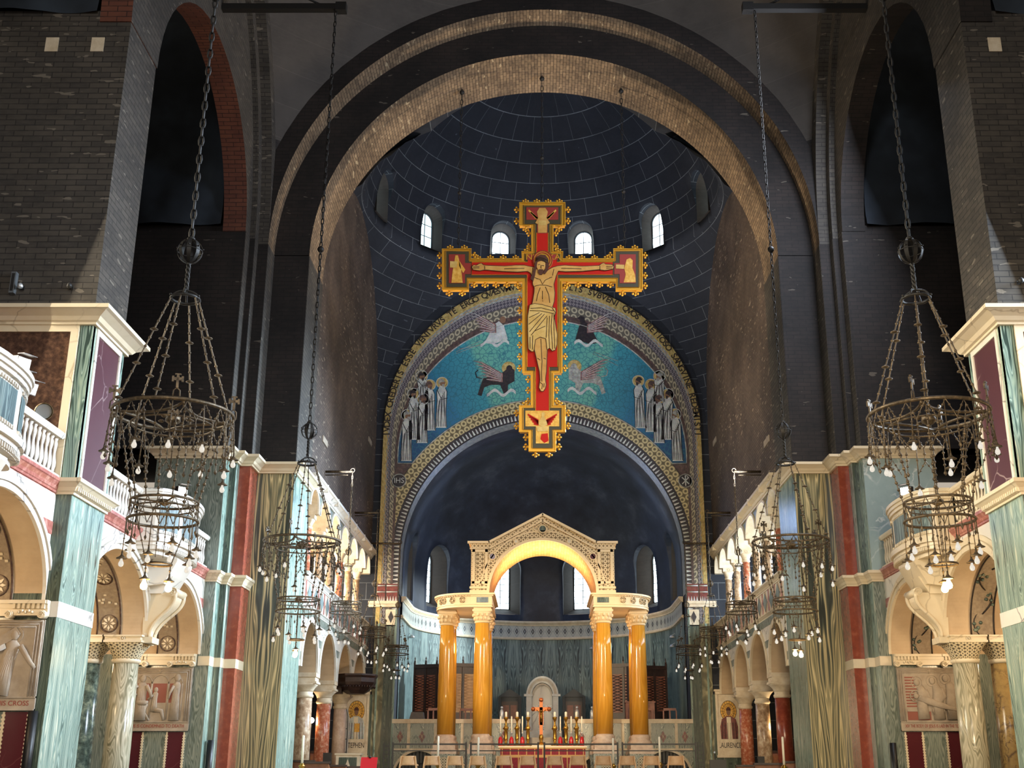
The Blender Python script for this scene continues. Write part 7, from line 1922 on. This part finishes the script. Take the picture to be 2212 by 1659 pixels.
def candlestick(x):
    t = thing('candlestick', 'x', 'candlestick', (x, AY + 0.45, ZA), 0, 'gilt candlesticks on the altar')
    m = MB(); m.lathe([(0.16, 0), (0.15, 0.03), (0.09, 0.07), (0.05, 0.12), (0.045, 0.17), (0.075, 0.22)], n=14); m.build('foot', MT['brass'], t)
    m = MB(); m.lathe([(0.07, 0.22), (0.08, 0.26), (0.072, 0.3), (0.066, 0.58), (0.09, 0.63), (0.10, 0.68), (0.06, 0.74), (0.035, 0.82), (0.04, 0.94)], n=14)
    for k in range(6): m.ball((0.11 * math.cos(k * PI / 3), 0.11 * math.sin(k * PI / 3), 0.56 + 0.08 * (k % 2)), 0.022, 0, 6, 4)
    m.build('stem', MT['brass'], t)
    m = MB(); m.lathe([(0.04, 0.92), (0.07, 0.98), (0.09, 1.06), (0.085, 1.08), (0.05, 1.05)], n=14); m.build('drip_cup', MT['brass'], t)
    m = MB(); m.lathe([(0.046, 1.04), (0.046, 1.26), (0.01, 1.27), (0.008, 1.29)], n=12); m.build('candle', MT['wax'], t)
    return t
def axu(u, v, D): return at(u, v, D).x
cs = None
names = ['first gilt candlestick from the left on the altar', 'second gilt candlestick from the left on the altar', 'third gilt candlestick, just left of the altar cross', 'fourth gilt candlestick, just right of the altar cross', 'fifth gilt candlestick, second from the right on the altar', 'sixth gilt candlestick, rightmost on the altar']
for i, u in enumerate((1093, 1117, 1140.5, 1198.5, 1222.5, 1245.5)):
    x = axu(u, 1575, AY + 0.45)
    if cs is None: cs = candlestick(x); cs['label'] = names[0]
    else: dup(cs, (x, AY + 0.45, ZA), 0, names[i])
def vigil(x):
    t = thing('red_vigil_candle', 'x', 'candle', (x, AY + 0.2, ZA), 0, 'red cased candles on the altar')
    m = MB(); m.lathe([(0.085, 0), (0.09, 0.03), (0.082, 0.24), (0.055, 0.31), (0.03, 0.34)], n=12); m.build('red_case', MT['red_glass'], t)
    m = MB(); m.lathe([(0.028, 0.33), (0.02, 0.42), (0.04, 0.46), (0.05, 0.48), (0.03, 0.5)], n=10); m.build('socket', MT['silver'], t)
    m = MB(); m.lathe([(0.03, 0.48), (0.027, 1.08), (0.005, 1.1)], n=10); m.build('candle', MT['wax'], t)
    return t
vs = None
for i, u in enumerate((1081, 1105, 1128.5, 1210.5, 1234, 1257)):
    x = axu(u, 1590, AY + 0.2)
    lb = ('red cased thin candle on the altar, ' + ['outermost on the left', 'between the first two candlesticks', 'inner left, near the altar cross', 'inner right, near the altar cross', 'between the last two candlesticks', 'outermost on the right'][i])
    if vs is None: vs = vigil(x); vs['label'] = lb
    else: dup(vs, (x, AY + 0.2, ZA), 0, lb)
t = thing('altar_cross', 'copper gilt jewelled crucifix standing at the middle of the altar', 'cross', (axu(1169, 1575, AY + 0.8), AY + 0.8, ZA + 0.04))
m = MB(); m.lathe([(0.2, 0), (0.19, 0.03), (0.11, 0.08), (0.06, 0.13), (0.06, 0.18), (0.09, 0.22), (0.08, 0.36), (0.05, 0.4)], n=16); m.build('foot', MT['brass'], t)
m = MB(); m.box(-0.06, 0.06, -0.03, 0.03, 0.38, 1.72); m.box(-0.3, 0.3, -0.03, 0.03, 1.28, 1.42); m.box(-0.085, 0.085, -0.03, 0.03, 0.75, 1.28)
for (x, z) in ((-0.31, 1.35), (0.31, 1.35), (0, 1.70)): m.ball((x, 0, z), 0.09, 0, 10, 8)
m.build('cross_body', MT['copper'], t)
m = MB()
for (x0, z0, x1, z1, n) in ((-0.1, 0.45, -0.1, 1.25, 11), (0.1, 0.45, 0.1, 1.25, 11), (-0.38, 1.46, -0.1, 1.46, 4), (0.1, 1.46, 0.38, 1.46, 4), (-0.38, 1.24, -0.14, 1.24, 4), (0.14, 1.24, 0.38, 1.24, 4), (-0.1, 1.5, -0.08, 1.78, 4), (0.1, 1.5, 0.08, 1.78, 4)):
    for k in range(n): m.ball((x0 + (x1 - x0) * k / (n - 1), -0.01, z0 + (z1 - z0) * k / (n - 1)), 0.02, 0, 6, 4)
m.build('crystal_bead', MT['silver'], t)
m = MB(); m.tube([(0, -0.04, 0.85), (0, -0.05, 1.0), (0, -0.05, 1.2)], [0.02, 0.035, 0.045], 8); m.ball((0, -0.05, 1.28), 0.04, 0, 8, 6); m.tube([(-0.2, -0.04, 1.33), (0, -0.05, 1.2), (0.2, -0.04, 1.33)], 0.016, 6); m.build('small_corpus', MT['brass'], t)

# ---------------------------------------------------------------- row of twelve chairs
def chair():
    t = thing('wooden_chair', 'x', 'chair', (0, 0, ZF), 0, 'row of pale wooden chairs before the altar')
    W = MT['wood_pale']
    m = MB()
    rows = []
    for i in range(9):     # bowed back panel, seen from behind
        f = i / 8; z = 0.58 + 0.27 * f; hw = 0.235 - 0.045 * f; row = []
        for j in range(11):
            q = -1 + 2 * j / 10; row.append((hw * q, -0.02 - 0.10 * (1 - q * q) * (1.0 - 0.35 * f) + 0.02 * f, z))
        rows.append(row)
    m.strip(rows, 0, True); rows2 = [[(x, y + 0.022, z) for x, y, z in r] for r in rows]; m.strip([r[::-1] for r in rows2], 0, True)
    m.strip([rows[-1], rows2[-1]], 0, False); m.strip([rows2[0], rows[0]], 0, False); m.build('backrest', W, t, recalc=False)
    for s in (-1, 1):
        m = MB(); m.prism([(s * 0.19, 0.85), (s * 0.225, 0.85), (s * 0.285, 0.42), (s * 0.295, 0.0), (s * 0.25, 0.0), (s * 0.235, 0.42), (s * 0.215, 0.60)], -0.05, 0.03, 'y'); m.build('leg', W, t)
        m = MB(); m.prism([(s * 0.21, 0.43), (s * 0.25, 0.43), (s * 0.27, 0.0), (s * 0.235, 0.0)], 0.36, 0.42, 'y'); m.build('leg', W, t)
        m = MB(); m.prism([(0.0, 0.62), (0.42, 0.60), (0.42, 0.565), (0.0, 0.585)], s * 0.235, s * 0.27, 'x'); m.build('armrest', W, t)
    m = MB(); m.box(-0.235, 0.235, -0.02, 0.44, 0.41, 0.445); m.build('seat', W, t)
    m = MB(); m.box(-0.21, 0.21, 0.0, 0.42, 0.445, 0.475); m.build('seat_pad', MT['frontal'], t)
    return t
ch0 = None
cu = [882, 933.5, 983, 1032, 1088.5, 1140, 1198, 1248.5, 1303, 1354.7, 1406.6, 1460]
nth = ['leftmost', 'second from the left', 'third from the left', 'fourth from the left', 'fifth from the left', 'just left of the altar centre', 'just right of the altar centre', 'fifth from the right', 'fourth from the right', 'third from the right', 'second from the right', 'rightmost']
for i, u in enumerate(cu):
    x = axu(u, 1640, 37.0); lb = 'pale bent-wood chair at the bottom edge, %s of the row' % nth[i]
    if ch0 is None: ch0 = chair(); ch0.location = (x, 37.0, ZF); ch0['label'] = lb
    else: dup(ch0, (x, 37.0, ZF), 0, lb)

# ---------------------------------------------------------------- black barrier rails
RYY = 41.0
for k, (xa, xb, lab) in enumerate(((-5.05, -2.55, 'leftmost length of black barrier rail'), (-2.45, -0.15, 'black barrier rail just left of the altar centre'), (0.0, 2.5, 'black barrier rail just right of the altar centre'), (2.6, 5.1, 'rightmost length of black barrier rail'))):
    t = thing('barrier_rail', lab + ', before the altar platform', 'railing', ((xa + xb) / 2, RYY, ZF), 0, 'black barrier rails'); w = (xb - xa) / 2
    m = MB(); m.box(-w, w, -0.025, 0.025, 1.24, 1.29); m.build('top_bar', MT['black'], t)
    m = MB(); m.box(-w, w, -0.02, 0.02, 1.04, 1.075); m.build('middle_bar', MT['black'], t)
    for x in (-w + 0.03, w - 0.03):
        m = MB(); m.box(x - 0.028, x + 0.028, -0.028, 0.028, 0.02, 1.33); m.box(x - 0.1, x + 0.1, -0.15, 0.15, 0, 0.02); m.build('post', MT['black'], t)
for s in (-1, 1):
    t = thing('gate_frame', 'black laddered gate frame at the %s end of the barrier rails' % SIDE[s], 'gate', (s * 5.22, RYY - 0.1, ZF), 0, 'black gate frames'); 
    for a_ in (-0.1, 0.07): m = MB(); m.box(a_, a_ + 0.03, -0.02, 0.02, 0, 1.33); m.build('stile', MT['black'], t)
    m = MB()
    for z in [0.15 + 0.13 * i for i in range(9)]: m = MB(); m.box(-0.075, 0.075, -0.012, 0.012, z, z + 0.03); m.build('rung', MT['black'], t)

# ---------------------------------------------------------------- tall standing candles
def tall_candle(x, y, top, label):
    t = thing('standing_candle', label, 'candle', (x, y, ZF), 0, 'tall standing candles'); h = top - ZF
    m = MB(); m.lathe([(0.17, 0), (0.16, 0.03), (0.05, 0.07), (0.03, 0.12), (0.03, h - 0.98), (0.06, h - 0.94), (0.10, h - 0.88), (0.11, h - 0.86), (0.05, h - 0.84), (0.06, h - 0.80)], n=14); m.build('brass_stand', MT['brass'], t)
    m = MB(); m.lathe([(0.036, h - 0.84), (0.034, h - 0.02), (0.008, h)], n=12); m.build('wax_candle', MT['wax'], t)
for (u, v, D, lab) in ((947, 1590, 40.0, 'tall white candle before the left outer canopy column'), (1033.5, 1592, 40.0, 'tall white candle before the left inner canopy column'), (1324, 1594, 40.0, 'tall white candle right of the right inner canopy column'), (1424, 1591, 40.0, 'tall white candle at the right, before the parapet arch'), (656, 1588, 36.4, 'tall white candle before the first left choir column'), (1690, 1591, 36.4, 'tall white candle before the first right choir column')):
    p = at(u, v, D); tall_candle(p.x, D, p.z, lab)

# ---------------------------------------------------------------- benches, lectern, monitors and other things at the lower edge
def bench(x, y, w, h, label, rz=0.0):
    t = thing('choir_bench', label, 'bench', (x, y, ZF), rz, 'brown choir benches')
    m = MB(); m.box(-w / 2, w / 2, -0.03, 0.03, 0.0, h - 0.06); m.build('front_panel', MT['wood'], t)
    m = MB(); m.box(-w / 2 - 0.04, w / 2 + 0.04, -0.16, 0.06, h - 0.06, h); m.build('top_rail', MT['wood_dark'], t)
    m = MB()
    for k in range(max(1, round(w / 0.6))):
        c = -w / 2 + (k + 0.5) * w / max(1, round(w / 0.6)); m.box(c - 0.2, c + 0.2, -0.045, -0.03, 0.15, h - 0.16)
    pn = m.build('raised_panel', MT['wood_mid'], t)
    for sg in (-1, 1):
        m = MB(); m.prism([(-0.03, 0), (0.42, 0), (0.42, 0.45), (0.18, 0.55), (0.02, h - 0.06)], sg * (w / 2 - 0.05), sg * w / 2, 'x'); m.build('bench_end', MT['wood'], t)
    m = MB(); m.box(-w / 2, w / 2, 0.08, 0.42, 0.40, 0.45); m.build('seat', MT['wood'], t)
for k, (u, v, D, w, lab, rz_) in enumerate(((652, 1642, 38.2, 0.75, 'curved brown bench just behind the left standing candle', 0), (682, 1645, 37.6, 0.8, 'brown bench with inlaid lozenge, left of centre of the left aisle', 0), (730, 1652, 39.5, 0.5, 'low brown bench before the pale marble lectern', 0), (763, 1655, 39.9, 0.5, 'low brown bench just left of the red book', 0),
                                        (1660, 1648, 38.0, 0.85, 'brown bench before the cream right choir column', 0), (1718, 1644, 37.6, 0.7, 'brown bench just behind the right standing candle', 0), (1617, 1652, 40.5, 0.8, 'low dark bench beside the black monitor on the right', 0))):
    p = at(u, v, D); bench(p.x, D, w, p.z - ZF, lab, rz_)
p = at(797, 1636, 35.5)
t = thing('lectern', 'slim stand with a red book cover at the bottom edge, left of the chairs', 'lectern', (p.x, 35.5, ZF))
m = MB(); m.tube([(0, 0, 0.02), (0, 0, p.z - ZF - 0.3)], 0.03, 8); m.box(-0.22, 0.22, -0.15, 0.15, 0, 0.03); m.build('stand', MT['iron_dark'], t)
m = MB(); hh = p.z - ZF; m.obox((0, 0, hh - 0.22), (1, 0, 0), (0, 0.86, -0.5), (0, 0.5, 0.86), 0.235, 0.015, 0.25); m.build('red_cover', MT['red_leather'], t)
m = MB(); m.lathe([(0.03, 0), (0.04, 0.03), (0.001, 0.07)], (0.02, 0.1, hh - 0.02), 8); m.build('finial', MT['black'], t)
p = at(752, 1627, 43.5)
t = thing('marble_lectern', 'pale marble reading desk with a triangle inlay before the STEPHEN panel', 'lectern', (p.x, 43.5, ZF))
m = MB(); hh = p.z - ZF; m.box(-0.42, 0.42, 0, 0.45, 0, hh - 0.06); m.build('block', MT['stone'], t)
m = MB(); m.box(-0.47, 0.47, -0.04, 0.5, hh - 0.06, hh); m.build('cap', MT['cream'], t)
m = MB(); m.box(-0.32, 0.32, -0.012, 0, 0.1, hh - 0.14); gi = m.build('green_inlay', MT['cip_dark'], t)
m = MB(); m.prism([(-0.22, 0.2), (0.22, 0.2), (0, hh - 0.2)], -0.024, -0.012, 'y'); m.build('triangle_inlay', MT['stone'], gi)
for (u, v, D, w, h, lab) in ((707, 1626, 41.5, 0.28, 0.36, 'small black monitor beside the orange pink left column'), (1644, 1634, 41.0, 0.22, 0.36, 'small black monitor at the foot of the cream right column'), (1551, 1641, 37.5, 0.50, 0.34, 'wide black monitor at the right end of the barrier rails')):
    p = at(u, v, D); t = thing('black_monitor', lab, 'monitor', (p.x, D, ZF), 0, 'black monitors on stands'); hh = p.z - ZF
    m = MB(); m.box(-w / 2, w / 2, 0, 0.12, hh - h, hh); m.build('screen_box', MT['black'], t)
    m = MB(); m.tube([(0, 0.06, 0.02), (0, 0.06, hh - h)], 0.025, 8); m.box(-0.18, 0.18, -0.12, 0.22, 0, 0.025); m.build('stand', MT['iron_dark'], t)
p = at(1549, 1628, 37.4); m = MB()
t = thing('microphone_stand', 'black microphone stand rising behind the wide monitor on the right', 'microphone', (p.x, 37.9, ZF)); hh = p.z - ZF
m.tube([(0, 0, 0.02), (0, 0, hh)], 0.014, 6); m.box(-0.15, 0.15, -0.15, 0.15, 0, 0.02); m.build('stand', MT['black'], t)
m = MB(); m.ball((0, 0, hh + 0.04), 0.035, 0, 8, 6); m.build('microphone', MT['silver'], t)
# dark carved sounding board over the throne on the left
t = thing('carved_canopy', 'dark carved wooden canopy jutting from the left choir arcade', 'canopy', (-7.25, 47.0, 4.42))
m = MB(); oc = lambda r, z: [(r * math.cos(PI / 8 + PI / 4 * i), r * math.sin(PI / 8 + PI / 4 * i), z) for i in range(8)]
m.strip([oc(0.35, 0.0), oc(0.55, 0.12), oc(0.7, 0.32)], 0, False, True); m.face(oc(0.35, 0.0)[::-1]); m.build('soffit', MT['wood_dark'], t)
m = MB(); m.strip([oc(0.74, 0.30), oc(0.80, 0.42), oc(0.80, 0.58), oc(0.86, 0.66), oc(0.86, 0.72)], 0, False, True); m.face(oc(0.86, 0.72)); m.face(oc(0.74, 0.30)[::-1]); m.build('cornice', MT['wood_dark'], t)
m = MB()
o8 = oc(0.76, 0.28)
for i in range(8):
    a, b = Vector(o8[i]), Vector(o8[(i + 1) % 8])
    for k in range(5): m.lathe([(0.001, -0.09), (0.03, -0.04), (0.03, 0.02)], a.lerp(b, (k + 0.5) / 5), 6)
m.build('pendant', MT['wood_dark'], t)
m = MB(); m.box(-0.9, -0.5, -0.3, 0.3, 0.0, 0.5); m.build('wall_bracket', MT['wood_dark'], t)
# aisle walls behind the lower choir arcade
for s in (-1, 1):
    for k, (y, z) in enumerate(((42.0, 2.75), (45.6, 2.75))):
        t = thing('lattice_screen', 'white lattice screen in the %s aisle, %s' % (SIDE[s], ('behind the first opening', 'behind the second opening')[k]), 'screen', (s * 10.6, y, ZF), 0, 'aisle lattice screens')
        m = MB(); m.box(-0.9, 0.9, 0, 0.08, 0, 1.6); m.box(-0.9, -0.8, -0.02, 0.1, 1.6, 3.0); m.box(0.8, 0.9, -0.02, 0.1, 1.6, 3.0); m.box(-0.9, 0.9, -0.04, 0.1, 2.95, 3.1); m.build('frame', MT['cream'], t)
        m = MB()
        for i in range(-6, 13):
            x0 = -0.8 + 0.15 * i
            for sg in (1, -1):
                P = [(x0 + sg * 0.0, 1.6), (x0 + sg * 1.35, 2.95)]
                a, b = P
                if sg < 0: a, b = (x0 + 1.35 * 0, 1.6), (x0 - 1.35, 2.95)
                xs = []
                for q in range(13):
                    f = q / 12; X = a[0] + (b[0] - a[0]) * f
                    if -0.8 <= X <= 0.8: xs.append((X, 0.04, a[1] + (b[1] - a[1]) * f))
                if len(xs) > 1: m.tube([xs[0], xs[-1]], 0.02, 4)
        m.build('lattice', MT['cream'], t)
        m = MB(); m.box(-0.8, 0.8, 0.06, 0.07, 1.6, 2.95); m.build('dark_backing', MT['black'], t)
    for k, (y, w, lab) in enumerate(((39.6, 1.6, 'nearest the nave'), (43.3, 2.2, 'behind the middle column'))):
        t = thing('aisle_partition', 'low reddish wooden partition in the %s aisle, %s' % (SIDE[s], lab), 'partition', (s * 9.0, y + 1.6, ZF), 0, 'aisle partitions')
        m = MB(); m.box(-w / 2, w / 2, 0, 0.06, 0, 1.05); m.build('panel', MT['wood_mid'], t)
        m = MB(); m.box(-w / 2 - 0.03, w / 2 + 0.03, -0.05, 0.11, 1.05, 1.12); m.build('rail', MT['wood_dark'], t)
        m = MB()
        for i in range(5): m.box(-w / 2 + w * i / 5 + 0.04, -w / 2 + w * (i + 1) / 5 - 0.04, -0.015, 0, 0.1, 0.95)
        m.build('raised_panel', MT['wood'], t)
    p = at(673 if s < 0 else 1683, 1556 if s < 0 else 1566, 44.0)
    t = thing('aisle_lamp', 'small glaring lamp in the %s choir aisle' % SIDE[s], 'lamp', (p.x, 44.0, p.z), 0, 'glaring aisle lamps')
    m = MB(); m.ball((0, 0, 0), 0.10, 0, 10, 8); m.build('lit_globe', MT['flood_lens'], t)
    m = MB(); m.tube([(0, 0, -0.1), (0, 0.05, -0.3), (0, 0.05, -(p.z - ZF))], 0.015, 6); m.build('stem', MT['iron_dark'], t)
    point('aisle_light', (p.x, 43.7, p.z + 0.1), 60, '#ffdba6', 0.15)
    m = MB(); m.tube([(s * 9.2, 46.9, 2.0)] * 0 + [(s * 8.6, 47.8, 4.0), (s * 8.6, 47.8, 5.2)], 0.0, 4) if False else None
# hanging banner and clock
t = thing('hanging_sign', 'narrow black hanging sign with white letters in the right choir aisle', 'sign', (8.55, 42.6, 3.0))
m = MB(); m.box(-0.14, 0.14, 0, 0.03, 0, 1.05); m.build('board', MT['black'], t)
m = MB(); m.box(-0.2, 0.2, -0.04, 0.06, 1.05, 1.25); m.tube([(0, 0.02, 1.2), (0, 0.02, 3.1)], 0.012, 5); m.build('bracket', MT['iron_dark'], t)
text_mesh('SAINT', 0.15, 'lettering', MT['mos_white'], t, Matrix.Translation((0, -0.006, 0.5)) @ FACE_CAM @ Matrix.Rotation(-PI / 2, 4, 'Z')) if False else None
m = MB()
for i in range(9): m.box(-0.03, 0.03, -0.006, 0, 0.1 + 0.1 * i, 0.16 + 0.1 * i)
m.build('white_marks', MT['mos_white'], t)
p = at(727, 1515, 45.6)
t = thing('wall_clock', 'round white clock face turned sideways beside the left choir canopy', 'clock', (-7.98, 45.4, p.z))
m = MB(); m.tube([(0, 0, 0), (0.06, 0, 0)], 0.34, 28, 0); m.build('rim', MT['iron_dark'], t)
m = MB(); m.tube([(0.06, 0, 0), (0.07, 0, 0)], 0.30, 28, 0); fc = m.build('face', MT['wax'], t)
m = MB(); m.box(0.07, 0.08, -0.012, 0.012, 0, 0.2); m.box(0.07, 0.08, 0, 0.13, -0.012, 0.012); m.build('hand', MT['black'], fc)
t = thing('sunlit_doorway_board', 'pale pointed board standing for a sunlit doorway, left of the STEPHEN panel', 'panel', (-7.95, 48.9, ZF + 0.6))
pts = [(-0.2, 0), (0.2, 0), (0.2, 1.9), (0.1, 2.25), (0, 2.4), (-0.1, 2.25), (-0.2, 1.9)]
m = MB(); m.prism(pts, 0, 0.06, 'y'); m.build('board', MT['white_marble'], t)  # white board, the doorway's sunlight put into its colour
m = MB(); m.tube([(x * 0.8, -0.01, z * 0.98 + 0.02) for x, z in pts], 0.02, 4, closed=True)
for z in (0.5, 1.0, 1.4): m.box(-0.16, 0.16, -0.02, 0, z, z + 0.04)
m.build('tracery', MT['steel'], t)
m = MB(); m.box(-0.25, 0.25, -0.1, 0.15, -0.6, 0); m.build('plinth', MT['stone'], t)
